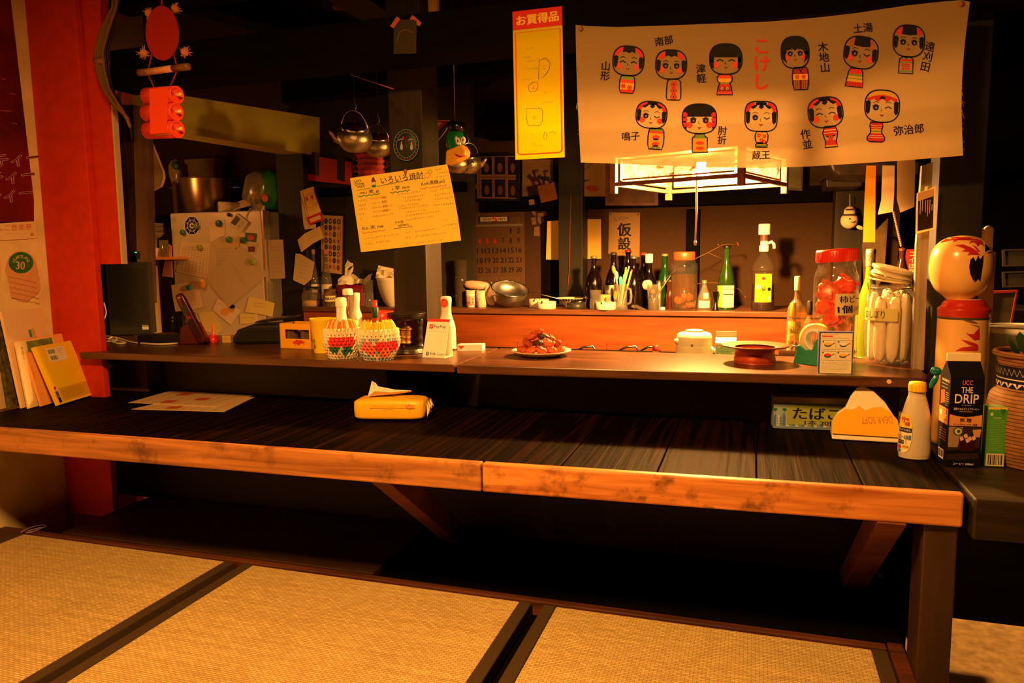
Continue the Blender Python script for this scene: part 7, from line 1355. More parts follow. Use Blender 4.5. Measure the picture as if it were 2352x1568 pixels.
for i, (px, Y, ztop, r, lab, capm, lm, tw) in enumerate(((1818, 2.44, 694, 13, 'whisky bottle with a gold cap and orange label on the worktop', mat((214, 150, 40), .35, .5), mat((236, 170, 90), .5), 'CA'), (1826, 2.54, 634, 20, 'taller bottle with a cream capsule and green label behind the gold-capped one', mat((216, 190, 140), .5), mat((190, 190, 120), .5), 'SINGLE'), (1856, 2.52, 690, 15, 'dark bottle with a white label half hidden by the snack jar', mat((30, 26, 24), .4), PAPER, 'BAR'))):
    p = colx(px, Y, ZK); s_ = mpp(p); H_ = (ony(px, ztop, Y).z - p.z) / s_
    bt = bottle('spirit_bottle', lab, 'bottle', p, s_, smooth_prof([(.5, 0), (r - 1, 0), (r, 4), (r, H_ * .56), (r * .6, H_ * .68), (5.5, H_ * .74), (5.5, H_ - 28)], 3), WSK, capm, [(6.2, H_ - 32), (6.5, H_ - 2), (5, H_), (.5, H_)], lambda b, p, s, r=r, H_=H_, lm=lm, tw=tw: label(b, p, (r + .3) * s, 90, H_ * .16 * s, H_ * .46 * s, lm, -14).text(tw, 50, 30, 18, INK, 0, .02, 2, 60, 'c'), 'spirit bottles on the worktop', fillm=SPI, fillprof=[(.5, 1), (r - 1.5, 1), (r - 1.5, H_ * .34), (.5, H_ * .35)])
b = MB(); c = ony(1808, 808, 2.34); b.box(c + Vector((0, 0, -.01)), (.05, .02, .03), STEEL, .1); b.tube([c + Vector((.01, 0, .006)), c + Vector((.016, 0, .018)), c + Vector((.03, 0, .018)), c + Vector((.034, 0, .006))], .003, STEEL); b.span((c.x - .02, c.y - .01, ZK), (c.x + .02, c.y + .01, c.z - .02), STEEL); tag(b.obj('steel_clip', None), 'steel clamp holder beneath the whisky bottles behind the copper bowl', 'clamp')
b = MB()
for x in (1322, 1420, 1470): q = [ony(x, 806, 2.66), ony(x + 18, 797, 2.66), ony(x + 40, 795, 2.66), ony(x + 46, 806, 2.66), ony(x + 46, 835, 2.66)]; bb = MB(); bb.tube(q, .004, STEEL, 8); tag(bb.obj('rail_hook', None), 'bent steel tube under the orange panel, %s' % {1322: 'nearest the chicken plate', 1420: 'middle of the three', 1470: 'nearest the condiment bottle'}[x], 'rail', 'steel tubes under the panel')
# green champagne-style bottle, brown bottle and clutter behind the jars at the right
p = colx(1990, 2.62, ZK); s_ = mpp(p); H_ = (ony(1990, 572, 2.62).z - p.z) / s_; bottle('sparkling_bottle', 'green sparkling-wine bottle with silver foil behind the towel jar', 'bottle', p, s_, smooth_prof([(.5, 0), (26, 0), (27, 5), (27, H_ * .42), (20, H_ * .58), (11, H_ * .72), (9, H_ - 36)], 3), mat((96, 110, 24), .14, spec=.7), mat((190, 184, 170), .3, .8, bump=.5, bscale=150), [(10, H_ - 38), (10.5, H_ - 14), (11, H_ - 12), (10.5, H_), (.5, H_ + 1)])
# shelf for the brown bottle
struct(MB().span((.42, 2.75, FLR), (.9, 3.2, -.20), DARKW), 'trim_40')
p = colx(2067, 2.9, -.20); s_ = mpp(p); H_ = (ony(2067, 568, 2.9).z - p.z) / s_; bottle('brown_bottle', 'big dark brown bottle between the sparkling-wine bottle and the pale strip', 'bottle', p, s_, smooth_prof([(.5, 0), (18, 0), (18, H_ * .35), (14, H_ * .6), (7, H_ * .8), (7, H_ - 8)], 3), mat((50, 22, 8), .12, spec=.7), mat((70, 34, 16), .3), [(8, H_ - 8), (8.5, H_ - 2), (.5, H_)])
# ================================================================== fridge, wall papers and everything that hangs
def note(name, lab, cat, Y, pts, m, t=.0005, art=None, group=None):
    k = Sheet(plane((0, Y, 0), (0, -1, 0))); k.slab(pts, m, t)
    if art: art(k)
    return tag(k.mb.obj(name, None), lab, cat, group)
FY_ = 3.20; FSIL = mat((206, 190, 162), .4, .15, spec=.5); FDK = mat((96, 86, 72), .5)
fa_, fb_ = ony(390, 490, FY_), ony(604, 480, FY_); ftop = fa_.z
fg = thing('refrigerator', 'silver refrigerator covered in papers and magnets', 'refrigerator', Vector(((fa_.x + fb_.x) / 2, 3.45, FLR)))
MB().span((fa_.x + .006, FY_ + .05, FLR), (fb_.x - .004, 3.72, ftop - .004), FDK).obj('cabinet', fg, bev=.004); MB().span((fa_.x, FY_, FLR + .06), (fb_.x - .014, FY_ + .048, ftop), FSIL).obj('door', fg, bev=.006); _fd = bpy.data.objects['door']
MB().span((fb_.x - .013, FY_ - .001, FLR + .06), (fb_.x, FY_ + .048, ftop), mat((220, 200, 170), .25, .8)).obj('edge_trim', _fd, bev=.003)
FP_ = FY_ - .0022
note('sticker', 'tiny blue ring sticker at the upper corner of the refrigerator door', 'sticker', FP_, [(393 + 5 + 5 * math.cos(a), 504.5 + 7 * math.sin(a)) for a in [i * PI / 8 for i in range(16)]], mat((150, 190, 190), .5), .0003, lambda k: k.oval(398, 504, 2.6, 3.6, mat((206, 130, 90), .5), 1))
def art_oct(k):
    for r_, m_ in ((19, INK), (13, PAPER), (11.5, INK), (6, PAPER), (2.6, INK)): k.fill([(441 + r_ * .92 * math.cos(a), 518 + r_ * 1.12 * math.sin(a)) for a in [PI / 8 + i * PI / 4 for i in range(8)]], m_, 1 + (20 - r_) * .05)
    for i in range(8): a = PI / 8 + i * PI / 4; k.line([(441 + 6 * math.cos(a), 518 + 7 * math.sin(a)), (441 + 17 * math.cos(a), 518 + 20 * math.sin(a))], .9, CREAM, 2.2)
note('octagon_charm', 'black octagonal paper charm on the refrigerator door', 'charm', FP_, [(441 + 22 * .92 * math.cos(a), 518 + 22 * 1.12 * math.sin(a)) for a in [PI / 8 + i * PI / 4 for i in range(8)]], CREAM, .001, art_oct)
FPW = mat((214, 190, 150), .7); FPY = mat((220, 196, 116), .7); FPD = mat((190, 166, 130), .6)
def table_art(k):
    W_ = warp(((421, 566), (478, 571), (472, 634), (409, 620)))
    for i in range(13): k.line([W_(0, i / 12), W_(1, i / 12)], .45, INKGREY, 1)
    for i in range(9): k.line([W_(i / 8, 0), W_(i / 8, 1)], .4, INKGREY, 1)
note('schedule_sheet', 'ruled schedule sheet hanging at the middle left of the refrigerator door', 'paper', FP_ - .001, [(415.6, 554.6), (450, 558), (483, 559.7), (480, 600), (475.5, 638.8), (440, 632), (405, 623.5), (412, 590)], FPW, .0005, table_art, 'papers on the refrigerator')
note('clear_folder', 'clear plastic folder sheet between schedule sheet and big tilted paper', 'paper', FP_ - .002, [(482, 562), (515, 545), (535, 552), (542, 580), (500, 622), (476, 640)], mat((196, 172, 130), .25, spec=.6), .0006, lambda k: [k.scribble(496, 572 + 5 * i, 34 - 2 * i, 2, INKGREY, -.1, 1, i) for i in range(8)], 'papers on the refrigerator')
note('big_paper', 'big square paper tilted like a diamond on the refrigerator door', 'paper', FP_ - .003, [(553, 562), (616, 630), (525, 706), (499, 672), (474, 641)], FPD, .0006, lambda k: [k.scribble(530 + 4 * i, 600 + 9 * i, 30, 2.2, mat((160, 136, 104), .7), .78, 1, i) for i in range(5)], 'papers on the refrigerator')
note('notepad_page', 'small torn notepad page under the dark green magnet', 'paper', FP_, [(480, 505)] + [(480 + i * 3, 504 + (i % 2)) for i in range(1, 12)] + [(516, 504), (517, 540), (500, 548), (482, 558)], mat((222, 196, 160), .7), .0005, lambda k: k.scribble(500, 545, 14, 2.5, INK, -.2, 1, 2), 'papers on the refrigerator')
note('letter_page', 'printed letter page with curled corner behind the red handset', 'paper', FP_ - .001, [(393, 655), (420, 650), (446, 646), (456, 660), (466.6, 705), (440, 711), (404, 720), (398, 690)], mat((226, 200, 164), .7), .0005, lambda k: [k.scribble(402 + i * .8, 668 + i * 5, 44, 1.6, INKGREY, -.12, 1, i) for i in range(8)], 'papers on the refrigerator')
def art_card(k): k.oval(516, 716, 10, 9, mat((226, 160, 60), .6), 1); k.oval(532, 709, 8, 8, mat((206, 150, 110), .6), 1.2); k.oval(533, 704, 7, 5, INK, 1.4); k.scribble(500, 694, 16, 2.4, INK, .5, 1, 4, 6)
note('cartoon_postcard', 'tilted postcard with a small coloured drawing low on the refrigerator door', 'card', FP_ - .001, [(500, 686), (553, 713), (530, 746), (488, 711)], mat((226, 200, 170), .6), .0006, art_card)
note('yellow_note', 'wide yellow note crossing the refrigerator edge', 'note', FP_ - .002, [(572, 681), (600, 688), (630.6, 696), (625, 727), (590, 720), (563, 717)], FPY, .0006, lambda k: [k.scribble(584, 694 + 7 * i, 28, 2.4, INKGREY, .12, 1, i) for i in range(2)], 'yellow notes on the refrigerator')
note('yellow_note', 'yellow note under the wide one, just above the black case', 'note', FP_ - .001, [(551, 722), (590, 720), (593, 741), (552, 744)], FPY, .0006, lambda k: k.scribble(558, 728, 26, 2.4, INKGREY, 0, 1, 8), 'yellow notes on the refrigerator')
note('yellow_note', 'large crooked yellow sheet behind the red funnel', 'note', FP_ - .001, [(455, 717), (491, 715), (511, 756), (498, 769), (470, 760)], FPY, .0006, None, 'yellow notes on the refrigerator')
note('green_card', 'small dark card with a red figure high on the refrigerator door', 'card', FP_, [(563.5, 534), (590, 536), (588, 556), (563, 553)], mat((80, 90, 60), .6), .0006, lambda k: k.oval(576, 546, 8, 6, mat((190, 90, 60), .6), 1))
note('tan_tag', 'torn tan paper tag between the two dark green magnets', 'tag', FP_ - .001, [(534, 543), (550, 540), (551, 556), (547, 568), (538, 571)], mat((206, 168, 110), .7), .0006)
note('star_card', 'star-cornered paper scrap with dark print at the refrigerator edge', 'card', FP_, [(562, 553), (580, 560), (596, 558), (588, 568), (587, 583), (574, 574)], mat((200, 170, 120), .6), .0006, lambda k: k.rect(570, 566, 586, 578, mat((110, 50, 34), .6), 1))
note('paper_fan', 'striped pink papers hanging over the left edge of the refrigerator', 'paper', FY_ - .012, [(386, 560), (393, 565), (396, 637), (372, 634)], mat((216, 150, 120), .7), .004, lambda k: [k.line([(388 + i, 566), (376 + i * 4, 632)], .8, mat((190, 90, 70), .6), 1) for i in range(5)])
note('side_paper', 'handwritten paper on the shaded side of the refrigerator', 'paper', FY_ + .02, [(614.5, 551), (650, 550), (655, 639), (620, 641)], mat((176, 150, 116), .7), .0006, lambda k: [k.scribble(622, 566 + 8 * i, 24, 2.4, INKGREY, 0, 1, i) for i in range(8)])
for i, (x, y, r_, c_, lab) in enumerate(((420.7, 533.7, 6.6, (50, 110, 120), 'blue round magnet beside the octagonal charm'), (452, 519.6, 7, (110, 140, 60), 'light green round magnet on the octagonal charm'), (503, 513, 7.6, (36, 100, 70), 'dark green round magnet on the notepad page'), (459.7, 568, 6.8, (140, 150, 40), 'yellow-green round magnet on the schedule sheet'), (526.5, 550, 7.2, (70, 120, 60), 'green round magnet at the top of the clear folder'), (559, 551.5, 7.4, (40, 96, 70), 'dark green round magnet beside the tan tag'), (581, 600, 8.2, (140, 160, 60), 'bright green round magnet on the big tilted paper'), (435.5, 660, 6.6, (50, 120, 140), 'blue round magnet on the printed letter page'), (526.5, 493, 4.2, (30, 30, 30), 'tiny black round magnet near the top of the door'))):
    c = ony(x, y, FY_ - .0056); s_ = mpp(c); b = MB(); b.lathe(c, sc(smooth_prof([(r_, 0), (r_, 3), (r_ * .8, 5), (.5, 5.6)], 2), s_), mat(c_, .35, spec=.5), 20, RX); tag(b.obj('round_magnet', None), lab, 'magnet', 'magnets on the refrigerator')
b = MB(); pillow(b, ony(465, 653, FY_ - .012), (.030, .018, .048), mat((216, 140, 40), .4), rotm(0, .3, 0), 2.4); b.ball(ony(463, 646, FY_ - .02), (.010, .008, .010), mat((230, 160, 60), .4), 12, 8); tag(b.obj('figure_magnet', None), 'orange figure-shaped magnet on the refrigerator door', 'magnet')
k = Sheet(plane((0, FY_ - .012, 0), (0, -1, 0))); k.slab([(544, 489.5), (570, 510), (553, 534), (527, 512.5)], mat((206, 186, 150), .4), .012); k.fill([(543, 494), (553, 503), (540, 518), (530, 511)], mat((70, 60, 46), .3), 1); k.fill([(555, 506), (562, 511), (558, 517), (551, 511)], FPD, 1); k.fill([(549, 514), (556, 519), (551, 526), (544, 520)], FPD, 1)
k.mb.tube([ony(563, 504, FY_ - .006), ony(568, 490, FY_ - .004), ony(576, 478, FY_ - .004)], .0022, mat((206, 186, 150), .5), 6); tag(k.mb.obj('digital_thermometer', None), 'cream digital thermometer with a cable stuck high on the refrigerator', 'thermometer')
# ---- on top of the fridge
FTZ = ftop
def at_top(px, Y): p = colx(px, Y, FTZ); return p, mpp(p)
p, s_ = at_top(478, 3.37); po = thing('stock_pot', 'big steel stock pot with side handles on the refrigerator', 'pot', p); MB().lathe(p, shell(sc(smooth_prof([(44, 0), (50, 4), (57, 40), (60, 76), (61, 78)], 3), s_), .002), mat((150, 126, 96), .28, .9), 40, cap=False).obj('pot_body', po)
for sg_ in (-1, 1): MB().tube([p + ex_ * (56 * s_ * sg_) + Vector((0, -.012, 58 * s_)), p + ex_ * (80 * s_ * sg_) + Vector((0, -.012, 60 * s_)), p + ex_ * (80 * s_ * sg_) + Vector((0, .02, 60 * s_)), p + ex_ * (57 * s_ * sg_) + Vector((0, .02, 58 * s_))], .006, STEEL, 8).obj('handle', po)
p, s_ = at_top(503, 3.235); b = MB(); XR = rotm(0, math.radians(90), math.radians(50)); c = p + Vector((0, 0, 12 * s_)); b.lathe(c, [(5.6 * s_, 0), (12 * s_, 0), (12 * s_, .10), (5.6 * s_, .10), (5.6 * s_, 0)], mat((220, 200, 160), .8), 28, XR, cap=False)
crumple(b, p + Vector((.09, .06, .040)), .10, .05, mat((206, 180, 130), .8), 5, .006, rotm(-.6, -.25, .3), 2); tag(b.obj('paper_roll', None), 'paper towel roll lying half unrolled in front of the steel pot', 'paper roll')
p, s_ = at_top(609, 3.36); pk = thing('towel_pack', 'green and clear plastic pack of kitchen paper on the refrigerator', 'pack', p); GP = mat((30, 110, 50), .35, spec=.5, bump=.4, bscale=30)
pillow(MB(), p + Vector((.04, .04, 49 * s_)), (72 * s_, .16, 92 * s_), GP, rotm(0, .15, .3), 3, 20, 12, .04, 4).obj('green_wrapper', pk); b = MB(); pillow(b, p + Vector((-.035, .0, 47 * s_)), (66 * s_, .13, 88 * s_), clear('wrap_plastic', (226, 210, 180), .22, .18), rotm(0, .2, 0), 2.8, 20, 12, .06, 5); b.obj('clear_wrapper', pk)
b = MB(); b.lathe(p + Vector((-.03, -.03, 24 * s_)), [(7 * s_, 0), (24 * s_, 0), (24 * s_, .1), (7 * s_, .1), (7 * s_, 0)], mat((222, 204, 164), .8), 28, rotm(-PI / 2, 0, .1), cap=False); b.obj('white_roll', pk)
c = p + Vector((.055, -.045, 50 * s_)); MB().ball(c + Vector((-.02, -.0, -.045)), (.018, .012, .022), mat((216, 110, 60), .5), 12, 8).obj('printed_badge', pk); k = CSheet(p + Vector((.04, .04, 0)), .083, face_cam(p) - .3, face_cam(p) + .8, .02, .13, MB()); k.text('キッチンタオル', 46, 6, 11, mat((10, 50, 24), .5), .1, 0, 1, 15, 'c', True); k.mb.obj('lettering', pk)
p, s_ = at_top(480, 3.64); tq_ = p + Vector((0, 0, 74 * s_)); b = MB(); a0 = 52 * s_; b.lathe(p, sc([(46, 0), (50, 118), (58, 122), (58, 130)], s_), clear('tub_grey', (190, 170, 140), .3, .2), 4, rotm(0, 0, PI / 4) @ Matrix.Identity(3), False, cap=True)
for v in b.v: v.y = 3.64 + (v.y - 3.64) * .5
tag(b.obj('storage_tub', None), 'cloudy plastic storage tub standing behind the steel pot', 'tub')
b = MB(); c = ony(404, 395, 3.26); pillow(b, c, (.07, .05, .13), clear('snack_film', (190, 170, 130), .3, .2), None, 2.6, 14, 9, .12, 4); pillow(b, c + Vector((.02, -.02, .03)), (.05, .03, .04), mat((30, 70, 44), .5), rotm(0, .5, 0), 2.4); b.span((c.x - .012, c.y - .02, ftop + .001), (c.x + .012, c.y + .02, c.z - .03), mat((60, 40, 28), .6)); tag(b.obj('snack_bags', None), 'dim bagged foods stacked beside the steel pot', 'bag')
k = Sheet(plane((0, 2.505, 0), (0, -1, 0))); k.slab([(302, 286), (340, 312), (350, 335), (374, 395), (375, 408), (369, 428), (350, 438), (312, 447), (300, 447)], mat((206, 170, 110), .6), .012); tag(k.mb.obj('cutting_board', None), 'large pale rounded board hanging behind the brown stud', 'board')
# ---- bowls beside the fridge
p0_ = ony(350, 590, 3.05); sh2 = MB(); sh2.span((ony(312, 590, 3.05).x, 3.0, p0_.z - .014), (ony(384, 590, 3.05).x, 3.2, p0_.z), mat((206, 130, 70), .6)); sh2.span((ony(320, 590, 3.1).x, 3.17, FLR), (ony(328, 590, 3.1).x, 3.19, p0_.z - .014), DARKW); tag(sh2.obj('side_shelf', None), 'narrow shelf with an orange edge beside the refrigerator', 'shelf')
SZ = p0_.z
def on_s(px, Y): p = colx(px, Y, SZ); return p, mpp(p)
p, s_ = on_s(336, 3.10); b = MB(); b.lathe(p, sc([(22, 0), (25, 40)], s_), mat((140, 170, 40), .5), 30)
for i in range(30): a = 2 * PI * i / 30; b.box(p + Vector((24 * s_ * math.cos(a), 24 * s_ * math.sin(a), 20 * s_)), (.002, .002, 38 * s_), mat((150, 180, 50), .5), a)
tag(b.obj('green_tub', None), 'ribbed lime green tub on the side shelf', 'tub'); zt0 = 41 * s_
for i in range(5):
    q_ = p + Vector((.025, .01, zt0 + i * 5.2 * s_)); b = MB(); b.lathe(q_, shell(sc(smooth_prof([(14, 0), (24, 6), (30, 14)], 3), s_), .002), mat((120, 116, 84) if i % 2 else (150, 136, 100), .4), 30, cap=False); tag(b.obj('rice_bowl', None), 'bowl in the nested stack on the lime tub, %s' % ('lowest', 'second from the bottom', 'middle', 'second from the top', 'topmost')[i], 'bowl', 'nested bowls on the side shelf')
p, s_ = on_s(353, 3.03); b = MB(); b.lathe(p, shell(sc([(13, 0), (17, 20)], s_), .003), mat((226, 190, 150), .4), 26, cap=False); tag(b.obj('white_cup', None), 'small white dish before the lime green tub', 'dish')
p, s_ = on_s(378, 3.04); b = MB(); b.lathe(p, shell(sc([(9, 0), (10, 38)], s_), .0015), clear('shelf_glass', (220, 206, 170), .1), 22, cap=False); tag(b.obj('drinking_glass', None), 'clear glass on the side shelf against the refrigerator', 'glass')
b = MB(); c = colx(362, 2.98, FLR); b.lathe(c, [(.075, 0), (.075, SZ - FLR - .05), (.06, SZ - FLR - .03)], mat((206, 176, 130), .3, .4), 30); tag(b.obj('steel_canister', None), 'tall shiny canister below the orange-edged shelf', 'canister')
# ---- partition wall papers
PW = 3.415
k = Sheet(plane((0, 3.372, 0), (0, -1, 0))); RP = mat((186, 40, 16), .5); k.slab([(684, 352), (806, 372), (806, 424), (684, 412)], RP, .012); k.fill([(705, 345), (733, 352), (733, 405), (705, 398)], mat((46, 36, 28), .5), 1); k.fill([(774, 360), (792, 365), (792, 418), (774, 412)], mat((30, 22, 18), .5), 1); tag(k.mb.obj('red_board', None), 'red board with two dark cards high on the partition', 'board')
def art_face(k):
    k.line([(695, 440), (719, 434), (740, 492), (711, 505)], 1.2, INKR, 1, True); k.oval(714, 463, 15, 21, mat((226, 180, 80), .6), 1, -.15); k.line([(714 + 15 * math.cos(a) - 3 * math.sin(a), 463 + 21 * math.sin(a)) for a in [i * PI / 10 for i in range(20)]], .6, INKGREY, 2, True)
    k.oval(705, 457, 3, 4.4, INKR, 2); k.oval(717, 452, 3.4, 5, INKR, 2); k.line([(705, 474), (712, 478), (719, 474), (722, 466)], .9, INKR, 2); k.fill([(704, 500), (738, 486), (744, 504), (711, 517)], INKR, 1); k.fill([(710, 503), (735, 493), (738, 502), (714, 511)], mat((226, 190, 110), .6), 2)
note('face_card', 'yellow card with a drawn smiling face pinned on the partition post', 'card', 3.322, [(689, 439), (702, 434), (720, 428), (722, 440), (744, 504), (711, 517)], mat((230, 186, 80), .6), .0008, art_face)
note('back_card', 'cream card hanging behind the smiling face card', 'card', 3.326, [(690, 445), (704, 470), (712, 517), (726, 514), (725, 524), (700, 527), (697, 515)], mat((206, 170, 100), .6), .0008)
note('memo_sheet', 'white folded memo pinned below the smiling face card', 'note', 3.322, [(683, 551), (700, 536), (735, 519), (744, 546), (720, 558), (692, 579)], mat((214, 178, 120), .7), .0006, lambda k: [k.scribble(706, 537 + 6 * i, 28, 2, INKGREY, -.45, 1, i) for i in range(3)])
note('corner_note', 'white note held by tape low on the partition post', 'note', 3.324, [(679, 582), (690, 583), (722, 602), (716, 640), (699, 655), (673, 643)], mat((206, 176, 134), .7), .0006, lambda k: [k.scribble(684, 596 + 9 * i, 24, 2, INKGREY, .3, 1, i) for i in range(5)])
def art_rug(k):
    r = random.Random(3); cs = [mat(c, .6) for c in ((180, 80, 50), (70, 56, 60), (60, 70, 76), (130, 60, 40), (40, 34, 34), (196, 120, 60))]; k.line([(7, 8), (93, 8), (93, 292), (7, 292)], 2, mat((150, 70, 40), .6), 2, True)
    for i in range(4):
        for j in range(8):
            x, y = 18 + i * 21.5, 30 + j * 34; a = r.choice((6, 8)); k.fill([(x + (10 if q_ % 2 == 0 else 7.5) * math.cos(q_ * PI / a), y + (17 if q_ % 2 == 0 else 13) * math.sin(q_ * PI / a)) for q_ in range(2 * a)], r.choice(cs), 2); k.oval(x, y, 5, 8, r.choice(cs), 3, n=8); k.oval(x, y, 2, 3, mat((206, 170, 110), .6), 4, n=6)
def rugq(quad, Y): S_ = on_quad(plane((0, Y, 0), (0, -1, 0)), quad, 3.0); return S_
framed('rug_picture', 'framed patterned rug picture hanging on the dark partition', ((733, 486), (791, 489), (789, 637), (735, 630)), 3.395, mat((30, 20, 14), .4), mat((196, 160, 104), .6), .012)
k = Sheet(rugq(((741, 494), (786, 496), (784, 630), (742, 624)), 3.397)); k.rect(0, 0, 100, 300, mat((196, 160, 104), .6), 1); art_rug(k); k.mb.obj('pattern', bpy.data.objects['rug_picture'])
k = Sheet(plane((0, 3.39, 0), (0, -1, 0))); k.slab([(802, 620), (840, 618), (840, 660), (802, 660)], DARKW, .02)
# ---- calendar and papers on the back wall
def art_cal(k):
    k.rect(22, 6, 74, 14, mat((40, 30, 26), .6), 1); k.rect(25, 7, 71, 13, FPW, 1.5); k.text('2020', 29, 8.4, 3.2, INK, 0, .02, 2, 15); k.text('5', 45, 6.4, 7, INKR, 0, .04, 2, 9); k.text('MAY', 56, 8.4, 3.2, INK, 0, .02, 2, 12)
    for x in (5, 78): [k.scribble(x, 8 + i * 1.7, 15, .9, INKGREY, 0, 1, i, 7) for i in range(5)]
    k.rect(3, 17, 15, 20, INKR, 1); k.rect(15.5, 17, 97, 20, INKGREY, 1)
    rows = [(None, None, None, None, None, 1, 2), (3, 4, 5, 6, 7, 8, 9), (10, 11, 12, 13, 14, 15, 16), (17, 18, 19, 20, 21, 22, 23), (24, 25, 26, 27, 28, 29, 30)]
    for j, r_ in enumerate(rows):
        for i, v in enumerate(r_):
            if v and v != 24: k.text(str(v), 9.5 + i * 13.4, 23 + j * 13.4, 7, INKR if (i == 0 or v in (4, 5, 6)) else INK, 0, .03, 2, (2.2 if v == 1 else 4.4) if v < 10 else 9.6, 'c')
    [k.scribble(6, 90 + i * 2.2, 86, 1.2, INKGREY, 0, 1, i, 24) for i in range(3)]
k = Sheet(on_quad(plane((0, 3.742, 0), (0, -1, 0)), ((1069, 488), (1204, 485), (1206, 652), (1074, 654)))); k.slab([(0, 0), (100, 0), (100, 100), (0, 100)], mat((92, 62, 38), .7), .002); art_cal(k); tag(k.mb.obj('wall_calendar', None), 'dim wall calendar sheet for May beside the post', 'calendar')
k = Sheet(plane((0, 3.744, 0), (0, -1, 0)))
for i, pts in enumerate(([(1220, 484), (1230, 484), (1232, 495), (1224, 494)], [(1235, 490), (1248, 488), (1249, 508), (1240, 515), (1234, 506)], [(1220, 500), (1230, 498), (1232, 515), (1222, 516)], [(1227, 522), (1239, 519), (1240, 542), (1226, 541)])):
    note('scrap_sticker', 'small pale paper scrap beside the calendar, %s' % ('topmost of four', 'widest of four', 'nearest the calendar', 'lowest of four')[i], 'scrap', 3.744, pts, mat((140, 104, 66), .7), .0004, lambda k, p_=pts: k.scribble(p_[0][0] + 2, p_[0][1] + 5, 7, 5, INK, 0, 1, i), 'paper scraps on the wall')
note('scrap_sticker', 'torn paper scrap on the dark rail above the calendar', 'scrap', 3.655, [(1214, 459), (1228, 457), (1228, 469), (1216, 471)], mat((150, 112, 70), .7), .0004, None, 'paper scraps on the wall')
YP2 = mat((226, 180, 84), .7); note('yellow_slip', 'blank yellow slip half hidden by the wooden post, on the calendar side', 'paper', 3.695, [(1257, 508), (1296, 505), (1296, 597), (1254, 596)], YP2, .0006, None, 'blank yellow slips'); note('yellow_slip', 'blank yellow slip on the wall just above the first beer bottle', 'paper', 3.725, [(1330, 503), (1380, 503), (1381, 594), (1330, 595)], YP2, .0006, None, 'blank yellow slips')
def art_ks(k): k.text('ヒスロム', 1412, 500, 8, INK, -.2, 0, 1, 30); k.text('仮', 1434, 512, 30, INK, 0, .04, 1, None, 'c'); k.text('設', 1434, 545, 28, INK, 0, .04, 1, None, 'c'); k.text('イロハト', 1428, 577, 7, INK, -.1, 0, 1, 24); k.oval(1403, 492, 1.8, 1.8, INK, 1, n=8); k.oval(1466, 492, 1.8, 1.8, INK, 1, n=8); k.fill([(1398, 582), (1430, 590), (1398, 590)], mat((60, 46, 30), .7), 1)
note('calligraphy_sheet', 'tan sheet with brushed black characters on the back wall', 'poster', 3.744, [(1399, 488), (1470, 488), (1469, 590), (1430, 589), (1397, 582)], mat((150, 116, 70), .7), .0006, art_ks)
tag(MB().tube([ony(1311, 448, 3.595), ony(1309, 540, 3.596), ony(1308, 612, 3.594), ony(1303, 680, 3.597)], .0018, mat((150, 60, 50), .6), 6).obj('red_string', None), 'thin red string hanging down the back post', 'string')
def art_ph(k):
    for (x, y, w_, h_) in ((36, 4, 21, 42), (58, 4, 21, 42), (80, 5, 19, 42), (36, 52, 21, 42), (58, 52, 21, 42), (80, 53, 19, 42), (4, 40, 28, 27), (4, 72, 28, 26)):
        k.rect(x, y, x + w_, y + h_, mat((130, 96, 60), .6), 1); k.rect(x + 1.5, y + 2, x + w_ - 1.5, y + h_ - 2, mat((28, 20, 16), .3, var=.6, bscale=40), 2); k.oval(x + w_ * .5, y + h_ * .6, w_ * .2, h_ * .25, mat((110, 70, 44), .4), 3, n=9)
framed('photo_frame', 'dark frame holding a grid of small photographs above the calendar', ((1052, 356), (1192, 352), (1193, 462), (1054, 460)), 3.64, mat((20, 15, 12), .4), mat((100, 64, 40), .6), .014, art_ph)
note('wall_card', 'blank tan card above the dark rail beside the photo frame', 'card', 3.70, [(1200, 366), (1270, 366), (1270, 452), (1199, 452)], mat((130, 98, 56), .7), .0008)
note('hanging_tag', 'brown square tag tilted under the goat ornament', 'tag', 3.585, [(1234, 427), (1273, 418), (1281, 457), (1243, 466)], mat((120, 66, 30), .6), .001)
b = Sheet(plane((0, 3.585, 0), (0, -1, 0))); b.slab([(1234, 404), (1238, 402), (1241, 400), (1244, 405), (1252, 404), (1261, 406), (1262, 414), (1266, 422), (1262, 422), (1257, 414), (1250, 416), (1252, 424), (1249, 424), (1245, 415), (1240, 410)], INK, .006); b.slab([(1246, 393), (1252, 390), (1260, 390), (1256, 396), (1252, 394), (1254, 404), (1251, 404)], mat((40, 30, 24), .6), .005); tag(b.mb.obj('animal_ornament', None), 'small black animal figure ornament above the brown tag', 'ornament')
framed('brown_picture', 'brown framed picture half hidden behind the paper lantern', ((1392, 374), (1510, 374), (1512, 472), (1390, 472)), 3.64, wood('picture_wood', (84, 46, 26), (120, 70, 40), (20, 20, 20)), mat((84, 52, 32), .6, var=.4, bscale=12), .014)
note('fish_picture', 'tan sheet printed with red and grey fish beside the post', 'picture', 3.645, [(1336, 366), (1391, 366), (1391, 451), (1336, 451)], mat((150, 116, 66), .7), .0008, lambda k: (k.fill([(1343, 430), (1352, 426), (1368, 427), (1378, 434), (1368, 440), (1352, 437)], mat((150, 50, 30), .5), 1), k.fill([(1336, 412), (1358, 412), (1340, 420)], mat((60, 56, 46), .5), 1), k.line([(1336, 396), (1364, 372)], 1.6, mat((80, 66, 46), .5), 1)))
framed('green_picture', 'framed greenish landscape picture beside the lantern at the back', ((1796, 372), (1845, 374), (1843, 438), (1796, 436)), 3.64, mat((70, 46, 26), .5), mat((100, 96, 44), .6, var=.5, bscale=8), .010)
